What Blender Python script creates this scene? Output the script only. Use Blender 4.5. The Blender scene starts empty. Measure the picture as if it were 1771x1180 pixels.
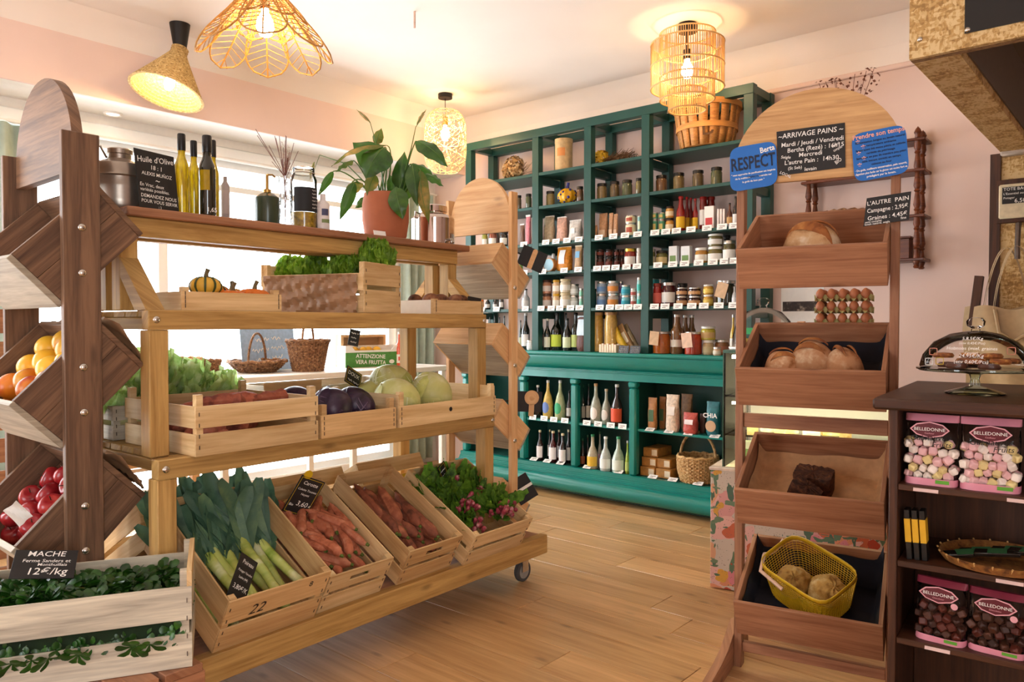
import bpy, bmesh, math, random
from mathutils import Vector, Matrix, Euler
R_ = math.radians
random.seed(7)
SC = bpy.context.scene
COL = SC.collection
# ------------------------------------------------------------------ camera
FPX, CAMH, YAW, PITCH = 1320.0, 1.22, R_(40.7), math.atan(30/1320)
cam_d = bpy.data.cameras.new('camera'); cam_d.sensor_width = 36; cam_d.lens = 36*FPX/1771
cam_d.clip_start = .05; cam_d.clip_end = 100
cam = bpy.data.objects.new('camera', cam_d); COL.objects.link(cam)
cam.location = (0, 0, CAMH); cam.rotation_euler = (math.pi/2-PITCH, 0, YAW-math.pi/2)
SC.camera = cam
# ------------------------------------------------------------------ world, exposure
w = bpy.data.worlds.new('world'); SC.world = w; w.use_nodes = True
bg = w.node_tree.nodes['Background']; bg.inputs[0].default_value = (.90, .96, 1, 1); bg.inputs[1].default_value = 7.0
vs = SC.view_settings; vs.view_transform = 'Standard'; vs.look = 'None'; vs.gamma = 1; vs.use_curve_mapping = False
vs.exposure = 0.62
# ------------------------------------------------------------------ pixel helpers (1771 x 1180 frame)
F0 = Vector((math.cos(YAW), math.sin(YAW), 0)); RV = Vector((math.sin(YAW), -math.cos(YAW), 0)); ZV = Vector((0, 0, 1))
FV = F0*math.cos(PITCH)-ZV*math.sin(PITCH); UV_ = ZV*math.cos(PITCH)+F0*math.sin(PITCH); CV = Vector((0, 0, CAMH))
def ray(x, y): return FV+RV*((x-885.5)/FPX)-UV_*((y-590)/FPX)
def pz(x, y, z): d = ray(x, y); return CV+d*((z-CAMH)/d.z)
def pX(x, y, X): d = ray(x, y); return CV+d*(X/d.x)
def pY(x, y, Y): d = ray(x, y); return CV+d*(Y/d.y)
def ppl(x, y, o, n): d = ray(x, y); n = Vector(n); return CV+d*((Vector(o)-CV).dot(n)/d.dot(n))
# ------------------------------------------------------------------ materials
MATS = {}
def nodes(name):
    m = bpy.data.materials.new(name); m.use_nodes = True; nt = m.node_tree
    return m, nt, nt.nodes, nt.links, nt.nodes['Principled BSDF']
def c4(c): return (c[0], c[1], c[2], 1)
def hexc(h):
    v = [int(h[i:i+2], 16)/255 for i in (0, 2, 4)]
    return tuple(x/12.92 if x <= .04045 else ((x+.055)/1.055)**2.4 for x in v)
def M(name, col=(.5, .5, .5), rough=.5, metal=0, var=.12, vs=40, bump=0, trans=0, ior=1.45, emit=None, es=0, alpha=1, spec=.5, sss=0, coat=0):
    """plain procedural material: colour with fine noise variation"""
    if name in MATS: return MATS[name]
    if isinstance(col, str): col = hexc(col)
    m, nt, N, L, b = nodes(name); MATS[name] = m
    b.inputs['Roughness'].default_value = rough; b.inputs['Metallic'].default_value = metal
    b.inputs['Specular IOR Level'].default_value = spec; b.inputs['IOR'].default_value = ior
    b.inputs['Transmission Weight'].default_value = trans; b.inputs['Alpha'].default_value = alpha
    b.inputs['Coat Weight'].default_value = coat
    if emit: b.inputs['Emission Color'].default_value = c4(emit); b.inputs['Emission Strength'].default_value = es
    tc = N.new('ShaderNodeTexCoord'); nz = N.new('ShaderNodeTexNoise'); nz.inputs['Scale'].default_value = vs; nz.inputs['Detail'].default_value = 3
    L.new(tc.outputs['Object'], nz.inputs['Vector'])
    if var:
        cr = N.new('ShaderNodeValToRGB'); e = cr.color_ramp.elements
        e[0].position = .3; e[1].position = .7
        e[0].color = c4([max(0, x*(1-var)) for x in col]); e[1].color = c4([min(1, x*(1+var)) for x in col])
        L.new(nz.outputs['Fac'], cr.inputs[0]); L.new(cr.outputs[0], b.inputs['Base Color'])
    else: b.inputs['Base Color'].default_value = c4(col)
    if bump:
        bp = N.new('ShaderNodeBump'); bp.inputs['Strength'].default_value = bump; bp.inputs['Distance'].default_value = .004
        L.new(nz.outputs['Fac'], bp.inputs['Height']); L.new(bp.outputs[0], b.inputs['Normal'])
    return m
def wood(name, dark, light, rough=.55, grain=1.0, knots=.5, bump=.15, spec=.35):
    """wood grain that runs along U of the UV map (metres)"""
    if name in MATS: return MATS[name]
    if isinstance(dark, str): dark = hexc(dark)
    if isinstance(light, str): light = hexc(light)
    m, nt, N, L, b = nodes(name); MATS[name] = m
    b.inputs['Roughness'].default_value = rough; b.inputs['Specular IOR Level'].default_value = spec
    tc = N.new('ShaderNodeTexCoord'); mp = N.new('ShaderNodeMapping'); mp.inputs['Scale'].default_value = (1.6*grain, 26*grain, 1)
    L.new(tc.outputs['UV'], mp.inputs[0])
    oi = N.new('ShaderNodeObjectInfo'); ad = N.new('ShaderNodeVectorMath'); ad.operation = 'ADD'
    cb = N.new('ShaderNodeCombineXYZ'); mu = N.new('ShaderNodeMath'); mu.operation = 'MULTIPLY'; mu.inputs[1].default_value = 37
    L.new(oi.outputs['Random'], mu.inputs[0]); L.new(mu.outputs[0], cb.inputs[0]); L.new(mu.outputs[0], cb.inputs[1])
    L.new(mp.outputs[0], ad.inputs[0]); L.new(cb.outputs[0], ad.inputs[1])
    n1 = N.new('ShaderNodeTexNoise'); n1.inputs['Scale'].default_value = 1.3; n1.inputs['Detail'].default_value = 6; n1.inputs['Roughness'].default_value = .62; n1.inputs['Distortion'].default_value = .7
    n2 = N.new('ShaderNodeTexNoise'); n2.inputs['Scale'].default_value = 5; n2.inputs['Detail'].default_value = 3
    L.new(ad.outputs[0], n1.inputs['Vector']); L.new(ad.outputs[0], n2.inputs['Vector'])
    mx = N.new('ShaderNodeMath'); mx.operation = 'MULTIPLY_ADD'; mx.inputs[1].default_value = .35
    L.new(n2.outputs['Fac'], mx.inputs[0]); L.new(n1.outputs['Fac'], mx.inputs[2])
    cr = N.new('ShaderNodeValToRGB'); e = cr.color_ramp.elements
    e[0].position = .46; e[1].position = .86; e[0].color = c4(dark); e[1].color = c4(light)
    L.new(mx.outputs[0], cr.inputs[0])
    last = cr.outputs[0]
    if knots:
        mp2 = N.new('ShaderNodeMapping'); mp2.inputs['Scale'].default_value = (3.2, 9, 1); L.new(tc.outputs['UV'], mp2.inputs[0])
        ad2 = N.new('ShaderNodeVectorMath'); ad2.operation = 'ADD'; L.new(mp2.outputs[0], ad2.inputs[0]); L.new(cb.outputs[0], ad2.inputs[1])
        vo = N.new('ShaderNodeTexVoronoi'); vo.inputs['Scale'].default_value = 1.0; L.new(ad2.outputs[0], vo.inputs['Vector'])
        cr2 = N.new('ShaderNodeValToRGB'); f = cr2.color_ramp.elements; f[0].position = .04; f[1].position = .13
        f[0].color = (1, 1, 1, 1); f[1].color = (0, 0, 0, 1); L.new(vo.outputs['Distance'], cr2.inputs[0])
        mf = N.new('ShaderNodeMath'); mf.operation = 'MULTIPLY'; mf.inputs[1].default_value = knots; L.new(cr2.outputs[0], mf.inputs[0])
        mc = N.new('ShaderNodeMix'); mc.data_type = 'RGBA'; L.new(mf.outputs[0], mc.inputs[0]); L.new(last, mc.inputs[6])
        mc.inputs[7].default_value = c4([x*.35 for x in dark]); last = mc.outputs[2]
    # every plank a little different
    hs = N.new('ShaderNodeHueSaturation'); mr = N.new('ShaderNodeMapRange'); mr.inputs[3].default_value = .86; mr.inputs[4].default_value = 1.12
    L.new(oi.outputs['Random'], mr.inputs[0]); L.new(mr.outputs[0], hs.inputs['Value']); L.new(last, hs.inputs['Color'])
    L.new(hs.outputs[0], b.inputs['Base Color'])
    if bump:
        bp = N.new('ShaderNodeBump'); bp.inputs['Strength'].default_value = bump; bp.inputs['Distance'].default_value = .003
        L.new(mx.outputs[0], bp.inputs['Height']); L.new(bp.outputs[0], b.inputs['Normal'])
    return m
def blotch(name, cols, scale=14, rough=.7, bump=.3, smooth=False, detail=4, spec=.4, stretch=(1, 1, 1), transl=0):
    """several colours mixed by noise: bread crust, skins, OSB, leaves"""
    if name in MATS: return MATS[name]
    m, nt, N, L, b = nodes(name); MATS[name] = m
    b.inputs['Roughness'].default_value = rough; b.inputs['Specular IOR Level'].default_value = spec
    tc = N.new('ShaderNodeTexCoord'); mp = N.new('ShaderNodeMapping'); mp.inputs['Scale'].default_value = stretch
    oi = N.new('ShaderNodeObjectInfo'); ad = N.new('ShaderNodeVectorMath'); ad.operation = 'ADD'
    L.new(tc.outputs['Object'], mp.inputs[0]); L.new(mp.outputs[0], ad.inputs[0]); L.new(oi.outputs['Random'], ad.inputs[1])
    nz = N.new('ShaderNodeTexNoise'); nz.inputs['Scale'].default_value = scale; nz.inputs['Detail'].default_value = detail; nz.inputs['Roughness'].default_value = .6
    L.new(ad.outputs[0], nz.inputs['Vector'])
    cr = N.new('ShaderNodeValToRGB'); el = cr.color_ramp.elements
    n = len(cols)
    for i, c in enumerate(cols):
        if isinstance(c, str): c = hexc(c)
        p = .3+.4*i/(n-1)
        if i == 0: el[0].position = p; el[0].color = c4(c)
        elif i == n-1: el[len(el)-1].position = p; el[len(el)-1].color = c4(c)
        else: q = el.new(p); q.color = c4(c)
    if not smooth: cr.color_ramp.interpolation = 'EASE'
    hs = N.new('ShaderNodeHueSaturation'); mr = N.new('ShaderNodeMapRange'); mr.inputs[3].default_value = .8; mr.inputs[4].default_value = 1.15; L.new(oi.outputs['Random'], mr.inputs[0]); L.new(mr.outputs[0], hs.inputs['Value'])
    L.new(nz.outputs['Fac'], cr.inputs[0]); L.new(cr.outputs[0], hs.inputs['Color']); L.new(hs.outputs[0], b.inputs['Base Color'])
    if bump:
        bp = N.new('ShaderNodeBump'); bp.inputs['Strength'].default_value = bump; bp.inputs['Distance'].default_value = .006
        L.new(nz.outputs['Fac'], bp.inputs['Height']); L.new(bp.outputs[0], b.inputs['Normal'])
    if transl:      # thin leaves let light through
        tr = N.new('ShaderNodeBsdfTranslucent'); L.new(cr.outputs[0], tr.inputs[0]); mx = N.new('ShaderNodeMixShader'); mx.inputs[0].default_value = transl
        L.new(b.outputs[0], mx.inputs[1]); L.new(tr.outputs[0], mx.inputs[2]); L.new(mx.outputs[0], N['Material Output'].inputs[0])
    return m
def glass(name, col=(1, 1, 1), rough=.02, fac=.86, ior=1.22):
    """thin glass: see-through body with a glossy film (cheap and clean)"""
    if name in MATS: return MATS[name]
    if isinstance(col, str): col = hexc(col)
    m, nt, N, L, b = nodes(name); MATS[name] = m; N.remove(b)
    t = N.new('ShaderNodeBsdfTransparent'); t.inputs[0].default_value = c4(col)
    g = N.new('ShaderNodeBsdfGlossy'); g.inputs['Roughness'].default_value = rough
    fr = N.new('ShaderNodeFresnel'); fr.inputs[0].default_value = ior
    ad = N.new('ShaderNodeMath'); ad.operation = 'ADD'; ad.use_clamp = True; ad.inputs[1].default_value = 1-fac-.15 if fac < .85 else 0
    L.new(fr.outputs[0], ad.inputs[0])
    mx = N.new('ShaderNodeMixShader'); L.new(ad.outputs[0], mx.inputs[0]); L.new(t.outputs[0], mx.inputs[1]); L.new(g.outputs[0], mx.inputs[2])
    L.new(mx.outputs[0], N['Material Output'].inputs[0])
    return m
# ------------------------------------------------------------------ mesh builder
class MB:
    def __init__(s): s.v = []; s.f = []; s.uv = []
    def add(s, vs, fs, uvs=None):
        o = len(s.v); s.v += [tuple(p) for p in vs]
        for k, f in enumerate(fs):
            s.f.append([i+o for i in f])
            if uvs is None: s.uv += [(vs[i][0]+vs[i][2]*.7, vs[i][1]+vs[i][2]*.3) for i in f]
            else: s.uv += uvs[k]
    def box(s, a, b, rot=None, piv=None, ch=0):
        """box from corner a to corner b, optional Matrix rot about piv, chamfer ch"""
        a, b = Vector(a), Vector(b); d = b-a; ax = max(range(3), key=lambda i: d[i]); o = [(ax+1) % 3, (ax+2) % 3]
        ju, jv = random.uniform(0, 9), random.uniform(0, 9)
        if ch <= 0:
            vs = [Vector((x, y, z)) for x in (a.x, b.x) for y in (a.y, b.y) for z in (a.z, b.z)]
            fs = [(0, 1, 3, 2), (4, 6, 7, 5), (0, 4, 5, 1), (2, 3, 7, 6), (0, 2, 6, 4), (1, 5, 7, 3)]
        else:
            vs = []; ids = {}
            for i in (0, 1):
                for j in (0, 1):
                    for k in (0, 1):
                        c = [(a, b)[i].x, (a, b)[j].y, (a, b)[k].z]; sg = [1-2*i, 1-2*j, 1-2*k]
                        for n in range(3):
                            p = [c[q]+(0 if q == n else sg[q]*ch) for q in range(3)]
                            ids[(i, j, k, n)] = len(vs); vs.append(Vector(p))
            fs = []
            for n in range(3):
                for e in (0, 1):
                    q = [x for x in range(3) if x != n]; l = []
                    for c2 in ((0, 0), (1, 0), (1, 1), (0, 1)):
                        t = [0, 0, 0]; t[n] = e; t[q[0]], t[q[1]] = c2; l.append(ids[(*t, n)])
                    if (e == 0) == (n != 1): l.reverse()
                    fs.append(l)
            for n in range(3):
                q = [x for x in range(3) if x != n]
                for c2 in ((0, 0), (1, 0), (1, 1), (0, 1)):
                    t0 = [0, 0, 0]; t0[q[0]], t0[q[1]] = c2; t1 = list(t0); t1[n] = 1
                    l = [ids[(*t0, q[0])], ids[(*t1, q[0])], ids[(*t1, q[1])], ids[(*t0, q[1])]]
                    fs.append(l)
            for i in (0, 1):
                for j in (0, 1):
                    for k in (0, 1): fs.append([ids[(i, j, k, n)] for n in range(3)])
            cen = (a+b)/2
            for l in fs:
                nr = (vs[l[1]]-vs[l[0]]).cross(vs[l[2]]-vs[l[0]])
                if nr.dot(sum((vs[i] for i in l), Vector())/len(l)-cen) < 0: l.reverse()
        uvs = [[(vs[i][ax]+ju, vs[i][o[0]]+vs[i][o[1]]+jv) for i in f] for f in fs]
        if rot is not None:
            p = Vector(piv) if piv is not None else (a+b)/2
            vs = [rot @ (q-p)+p for q in vs]
        s.add(vs, fs, uvs); return s
    def prism(s, pts, y0, y1, axis='y', closed=True):
        """extrude a 2D outline: pts are (x,z) for axis y, (y,z) for axis x, (x,y) for axis z"""
        def mk(p, t): return {'y': (p[0], t, p[1]), 'x': (t, p[0], p[1]), 'z': (p[0], p[1], t)}[axis]
        n = len(pts); vs = [mk(p, y0) for p in pts]+[mk(p, y1) for p in pts]
        fs = [[i, (i+1) % n, n+(i+1) % n, n+i] for i in range(n)]+[list(range(n))[::-1], list(range(n, 2*n))]
        j = random.uniform(0, 5)
        uvs = [[((pts[i % n][0])+j, pts[i % n][1]+(y1-y0 if i >= n else 0)+j) for i in f] for f in fs]
        s.add(vs, fs, uvs); return s
    def lathe(s, prof, n=20, cx=0, cy=0, mat=None, a0=0, a1=2*math.pi, sq=0):
        """revolve (r,z) profile about z"""
        full = abs(a1-a0-2*math.pi) < 1e-6; m = n if full else n+1
        vs = []; fs = []; uvs = []; L = 0; Ls = [0]
        for i in range(1, len(prof)): L += math.hypot(prof[i][0]-prof[i-1][0], prof[i][1]-prof[i-1][1]); Ls.append(L)
        for (r, z) in prof:
            for k in range(m):
                t = a0+(a1-a0)*k/n; c, d = math.cos(t), math.sin(t)
                q = r
                if sq: q = r/(abs(c)**sq+abs(d)**sq)**(1/sq)
                vs.append(Vector((cx+q*c, cy+q*d, z)))
        rr = max(p[0] for p in prof)
        for i in range(len(prof)-1):
            for k in range(n):
                k2 = (k+1) % m if full else k+1
                fs.append([i*m+k, i*m+k2, (i+1)*m+k2, (i+1)*m+k])
                u0, u1 = rr*(a0+(a1-a0)*k/n), rr*(a0+(a1-a0)*(k+1)/n)
                uvs.append([(u0, Ls[i]), (u1, Ls[i]), (u1, Ls[i+1]), (u0, Ls[i+1])])
        if mat is not None: vs = [mat @ v for v in vs]
        s.add(vs, fs, uvs); return s
    def tube(s, pts, r, n=6, cap=True, closed=False):
        """swept tube along pts; r a number or a list"""
        pts = [Vector(p) for p in pts]; m = len(pts); rs = r if isinstance(r, (list, tuple)) else [r]*m
        vs = []; fs = []; uvs = []; u = None; L = 0; Ls = []
        for i in range(m):
            if closed: t = pts[(i+1) % m]-pts[i-1]
            else: t = pts[min(i+1, m-1)]-pts[max(i-1, 0)]
            if t.length < 1e-9: t = Vector((0, 0, 1))
            t.normalize()
            if u is None:
                u = t.orthogonal().normalized()
            else:
                u = u-t*u.dot(t); u = u.normalized() if u.length > 1e-6 else t.orthogonal().normalized()
            w_ = t.cross(u)
            if i: L += (pts[i]-pts[i-1]).length
            Ls.append(L)
            for k in range(n):
                a = 2*math.pi*k/n; vs.append(pts[i]+(u*math.cos(a)+w_*math.sin(a))*rs[i])
        lim = m if closed else m-1
        for i in range(lim):
            i2 = (i+1) % m
            for k in range(n):
                k2 = (k+1) % n; fs.append([i*n+k, i*n+k2, i2*n+k2, i2*n+k])
                l2 = Ls[i2] if i2 else L; c = 6.28*rs[i]/n
                uvs.append([(Ls[i], k*c), (Ls[i], k*c+c), (l2, k*c+c), (l2, k*c)])
        if cap and not closed:
            fs += [list(range(n))[::-1], [(m-1)*n+k for k in range(n)]]
            uvs += [[(0, 0)]*n, [(0, 0)]*n]
        s.add(vs, fs, uvs); return s
    def grid(s, fn, nu, nv, closed_u=False):
        vs = [Vector(fn(i/nu, j/nv)) for j in range(nv+1) for i in range(nu if closed_u else nu+1)]
        m = nu if closed_u else nu+1; fs = []; uvs = []
        for j in range(nv):
            for i in range(nu):
                i2 = (i+1) % m if closed_u else i+1
                fs.append([j*m+i, j*m+i2, (j+1)*m+i2, (j+1)*m+i]); uvs.append([(i/nu, j/nv), ((i+1)/nu, j/nv), ((i+1)/nu, (j+1)/nv), (i/nu, (j+1)/nv)])
        s.add(vs, fs, uvs); return s
    def sphere(s, c, r, n=12, m=8, mat=None):
        r = r if hasattr(r, '__len__') else (r, r, r); c = Vector(c)
        def fn(u, v):
            t, p = u*2*math.pi, (v-.5)*math.pi*.9999
            q = Vector((r[0]*math.cos(p)*math.cos(t), r[1]*math.cos(p)*math.sin(t), r[2]*math.sin(p)))
            return c+(mat @ q if mat is not None else q)
        return s.grid(fn, n, m, True)
    def mesh(s, name, mat, angle=38):
        me = bpy.data.meshes.new(name); me.from_pydata(s.v, [], s.f)
        ul = me.uv_layers.new(name='UVMap'); flat = [x for p in s.uv for x in p]; ul.data.foreach_set('uv', flat)
        if mat is not None:
            for q in (mat if isinstance(mat, (list, tuple)) else [mat]): me.materials.append(q)
        me.polygons.foreach_set('use_smooth', [True]*len(me.polygons)); me.set_sharp_from_angle(angle=R_(angle)); me.update()
        return me
    def obj(s, name, mat, parent=None, loc=None, rot=None, angle=38):
        return ob(name, s.mesh(name, mat, angle), parent, loc, rot)
def ob(name, me, parent=None, loc=None, rot=None, scale=None):
    o = bpy.data.objects.new(name, me); COL.objects.link(o)
    if parent is not None: o.parent = parent
    if loc is not None: o.location = loc
    if rot is not None: o.rotation_euler = rot
    if scale is not None: o.scale = scale if hasattr(scale, '__len__') else (scale,)*3
    return o
def tag(o, label, cat, group=None, kind=None):
    o['label'] = label; o['category'] = cat
    if group: o['group'] = group
    if kind: o['kind'] = kind
    return o
def T(name, label, cat, loc=(0, 0, 0), rot=(0, 0, 0), group=None, scale=None):
    o = bpy.data.objects.new(name, None); COL.objects.link(o); o.empty_display_size = .05
    o.location = loc; o.rotation_euler = rot if hasattr(rot, '__len__') else (0, 0, rot)
    if scale is not None: o.scale = scale if hasattr(scale, '__len__') else (scale,)*3
    return tag(o, label, cat, group)
def struct(o): o['kind'] = 'structure'; return o
def dup(root, loc, rot=(0, 0, 0), label=None, scale=None, group=None):
    kids = [c for c in root.children]
    r = root.copy(); COL.objects.link(r); r.location = loc; r.rotation_euler = rot if hasattr(rot, '__len__') else (0, 0, rot)
    if label: r['label'] = label
    if group: r['group'] = group
    if scale is not None: r.scale = scale if hasattr(scale, '__len__') else (scale,)*3
    for c in kids:
        d = c.copy(); COL.objects.link(d); d.parent = r
        for g in c.children: e = g.copy(); COL.objects.link(e); e.parent = d
    return r
ORD = ['first', 'second', 'third', 'fourth', 'fifth', 'sixth', 'seventh', 'eighth', 'ninth', 'tenth', 'eleventh', 'twelfth']
_txt = {}
def scribble(w, h, mat, parent, loc, rot=(R_(90), 0, 0), align='LEFT'):
    """chalk handwriting too small to read: one wavy stroke per word"""
    mb = MB(); x = 0 if align == 'LEFT' else -w/2; end = x+w; q = random.random()*9
    while x < end-.2*h:
        L = min(random.uniform(1.6, 3.6)*h, end-x); n = max(4, int(L/h*6))
        mb.tube([(x+L*i/n, h*(.28+.25*math.sin(i*2.1+q)+.12*math.sin(i*.9)), 0) for i in range(n+1)], h*.07, 3); x += L+h*.45
    return mb.obj('lettering', mat, parent, loc, rot)
def text(s, size, mat, parent, loc, rot=(R_(90), 0, 0), align='LEFT', shear=0, bold=0, name='lettering', sx=1, spacing=1, maxw=None):
    """flat lettering as a mesh of its own; lies in local XY, rot turns it upright"""
    k = (s, size, align, shear, bold, spacing)
    if k not in _txt:
        cu = bpy.data.curves.new('lettering', 'FONT'); cu.body = s; cu.size = size; cu.align_x = align; cu.shear = shear
        cu.offset = bold*size; cu.resolution_u = 2; cu.fill_mode = 'FRONT'; cu.space_character = spacing
        o = bpy.data.objects.new('lettering_curve', cu); COL.objects.link(o)
        dg = bpy.context.evaluated_depsgraph_get(); me = bpy.data.meshes.new_from_object(o.evaluated_get(dg)); me.name = 'lettering'
        bpy.data.objects.remove(o); bpy.data.curves.remove(cu); me.materials.clear(); me.materials.append(mat); _txt[k] = me
    if maxw:
        xs = [v.co.x for v in _txt[k].vertices]; wd = (max(xs)-min(xs)) if xs else 0
        if wd > maxw: sx = maxw/wd
    return ob(name, _txt[k], parent, loc, rot, (sx, 1, 1))
# ------------------------------------------------------------------ palette
PINE = wood('pine_rack', '9c733c', 'cda463', knots=.55)
PINE_D = wood('weathered_brown_planks', '4f3728', '87654b', knots=.5, rough=.6)
PINE_R = wood('reddish_pine', '84543a', 'b07c5a', knots=.6, rough=.5)
PINE_L = wood('fresh_pine', 'c4925f', 'e2b988', knots=.5)
CRATE = wood('crate_poplar', 'c29a66', 'e4c695', knots=.25, grain=.8)
CRATE_B = wood('crate_tan', 'b48a58', 'dab682', knots=.35, grain=.8)
PALE = wood('pale_weathered_board', '8f8270', 'bcae98', knots=.3)
CRATE_G = wood('crate_bleached', '94897a', 'd8cdb6', knots=.2, grain=.8)
OAK_D = wood('dark_counter_wood', '2c170d', '53301c', knots=0, rough=.45)
WALNUT = wood('turned_walnut', '4a2313', '7a4022', knots=0, rough=.35)
GREEN = M('green_paint', '137a70', rough=.27, var=.06, vs=6, coat=.15)
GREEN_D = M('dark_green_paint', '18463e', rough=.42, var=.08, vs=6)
WHITE = M('white_paint', 'eee8e0', rough=.55, var=.02)
PAPER = M('white_card', 'f4f1ec', rough=.7, var=.02)
KRAFT = M('kraft_paper', 'b98d62', rough=.8, var=.12, bump=.2)
SLATE = M('chalkboard_black', '1d1a19', rough=.6, var=.15)
CHALK = M('chalk_white', 'f0ece6', rough=.8, var=0, emit=(.9, .88, .85), es=0)
STEEL = M('brushed_steel', 'b9b4ae', rough=.25, metal=1, var=.05)
STEEL_D = M('aged_steel', '6b5f57', rough=.35, metal=.9, var=.15)
BLACK = M('black_plastic', '14110f', rough=.35, var=.1)
BLACKM = M('black_metal', '191412', rough=.45, var=.1, metal=.3)
GLS = glass('clear_glass')
# ================================================================== ROOM
XW, YW, YS, ZS, ZC = 4.71, 4.95, 4.58, 2.49, 2.93
XR, YR = -2.4, -2.6
PINK = M('pink_wall', 'eacfc4', rough=.8, var=.03, vs=3)
CEIL = M('ceiling_white', 'efe4dc', rough=.85, var=.02, vs=3)
WINF = M('window_frame_white', 'f0f0ee', rough=.45, var=.01)
def planks():
    m = wood('oak_floor', 'b08353', 'd8ac78', rough=.3, grain=.55, knots=.5, bump=.08, spec=.5)
    dk = M('floor_joint', '6b4b30', rough=.7)
    fl = struct(MB().box((XR, YR, -.1), (XW+.15, YW+.15, -.004)).obj('floor', dk))
    wd, ln, g = .192, 1.285, .0012
    me = MB().box((g, g, -.012), (wd-g, ln-g, 0), ch=.0012).mesh('plank', m)
    x = .55; i = 0
    while x < XW-.02:
        y = -.9-[0, .43, .86, .2][i % 4]; x1 = min(x+wd, XW)
        while y < YW:
            y1 = min(y+ln, YW)
            if x1-x > wd-.001 and y1-y > ln-.001: ob('plank', me, fl, (x, y, 0))
            else: MB().box((x+g, y+g, -.012), (x1-g, y1-g, 0), ch=.0012).obj('plank', m, fl)
            y += ln
        x += wd; i += 1
    o = MB()
    xx = XR
    o.box((XR, YR, -.012), (.549, YW, 0)); o.box((.55, YR, -.012), (XW, -1.8, 0))
    q = o.obj('plank_field', m, fl); q['kind'] = 'stuff'
planks()
struct(MB().box((XR, YR, ZC), (XW+.15, YW+.15, ZC+.12)).obj('ceiling', CEIL))
wb = struct(MB().box((XW, YR, -.01), (XW+.14, YW+.15, 2.66)).obj('wall_back', PINK))
MB().box((XW, YR, 2.66), (XW+.14, YW+.15, ZC)).obj('upper_band', CEIL, wb)
MB().box((XW-.022, YR, 2.655), (XW, YW, 2.685), ch=.006).obj('picture_rail', PINK, wb)
# rounded cove between the back wall and the ceiling
MB().prism([(XW-.001, 2.80), (XW-.03, 2.86), (XW-.075, 2.905), (XW-.14, ZC-.001), (XW-.001, ZC-.001)], YR, YS, 'y').obj('cove', CEIL, wb)
WX0, WX1, WZ0, WZ1 = -1.6, 4.25, .1, 2.36
wl = struct(MB().box((XR, YW, -.01), (WX0, YW+.15, ZS)).box((WX1, YW, -.01), (XW, YW+.15, ZS)).box((WX0, YW, -.01), (WX1, YW+.15, WZ0)).box((WX0, YW, WZ1), (WX1, YW+.15, ZS)).obj('wall_left', WHITE))
so = struct(MB().box((XR, YS, ZS), (XW, YS+.02, ZC)).obj('wall_left_upper', PINK))
MB().box((XR, YS+.02, ZS+.0), (XW, YW+.15, ZS+.1)).obj('soffit', WHITE, so)
# picture of the cove on top of the bulkhead
MB().prism([(YS, 2.80), (YS-.03, 2.86), (YS-.075, 2.905), (YS-.14, ZC-.001), (YS, ZC-.001)], XR, XW, 'x').obj('cove', CEIL, so)
RY0, RY1, SX0, SX1 = 2.0, 3.2, -2.0, -.5      # assumed windows added behind the camera for fill daylight: rear wall and right wall
struct(MB().box((XR-.14, YR, -.01), (XR, RY0, ZC)).box((XR-.14, RY1, -.01), (XR, YW+.15, ZC)).box((XR-.14, RY0, -.01), (XR, RY1, .35)).box((XR-.14, RY0, 2.45), (XR, RY1, ZC)).obj('wall_rear', PINK))
struct(MB().box((XR-.14, YR-.14, -.01), (SX0, YR, ZC)).box((SX1, YR-.14, -.01), (XW+.14, YR, ZC)).box((SX0, YR-.14, -.01), (SX1, YR, .35)).box((SX0, YR-.14, 2.45), (SX1, YR, ZC)).obj('wall_right', PINK))
def window(name, x0, x1, z0, z1, n, tr):
    """window in a wall along X: frame, mullions, panes"""
    wn = struct(MB().box((x0, YW+.03, z0), (x1, YW+.1, z0+.05)).box((x0, YW+.03, z1-.06), (x1, YW+.1, z1)).box((x0, YW+.03, z0+.05), (x0+.05, YW+.1, z1-.06)).box((x1-.05, YW+.03, z0+.05), (x1, YW+.1, z1-.06)).obj(name, WINF))
    st = (x1-x0)/n
    for i in range(1, n): MB().box((x0+i*st-.03, YW+.03, z0+.05), (x0+i*st+.03, YW+.1, z1-.06)).obj('mullion', WINF, wn)
    MB().box((x0+.05, YW+.035, tr-.02), (x1-.05, YW+.095, tr+.02)).obj('transom', WINF, wn)
    for i in range(n): MB().box((x0+i*st+.03, YW+.06, z0+.05), (x0+i*st+st-.03, YW+.066, z1-.06)).obj('pane', GLS, wn)
    MB().box((x0-.06, YW-.035, z1-.02), (x1+.06, YW, z1+.07), ch=.008).obj('head_trim', WINF, wn)
    return wn
window('window_1', WX0, WX1, WZ0, WZ1, 3, 2.16)
wn2 = struct(MB().box((XR-.1, RY0, .35), (XR-.03, RY0+.06, 2.45)).box((XR-.1, RY1-.06, .35), (XR-.03, RY1, 2.45)).box((XR-.1, RY0+.06, .35), (XR-.03, RY1-.06, .41)).box((XR-.1, RY0+.06, 2.39), (XR-.03, RY1-.06, 2.45)).obj('fill_window_rear', WINF))  # added unseen window: fill for the faces turned to the rear wall
MB().box((XR-.07, RY0+.06, .41), (XR-.064, RY1-.06, 2.39)).obj('pane', GLS, wn2)
wn3 = struct(MB().box((SX0, YR-.1, .35), (SX0+.06, YR-.03, 2.45)).box((SX1-.06, YR-.1, .35), (SX1, YR-.03, 2.45)).box((SX0+.06, YR-.1, .35), (SX1-.06, YR-.03, .41)).box((SX0+.06, YR-.1, 2.39), (SX1-.06, YR-.03, 2.45)).obj('fill_window_right', WINF))  # added unseen window that brightens the rack front
MB().box((SX0+.06, YR-.07, .41), (SX1-.06, YR-.064, 2.39)).obj('pane', GLS, wn3)
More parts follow.
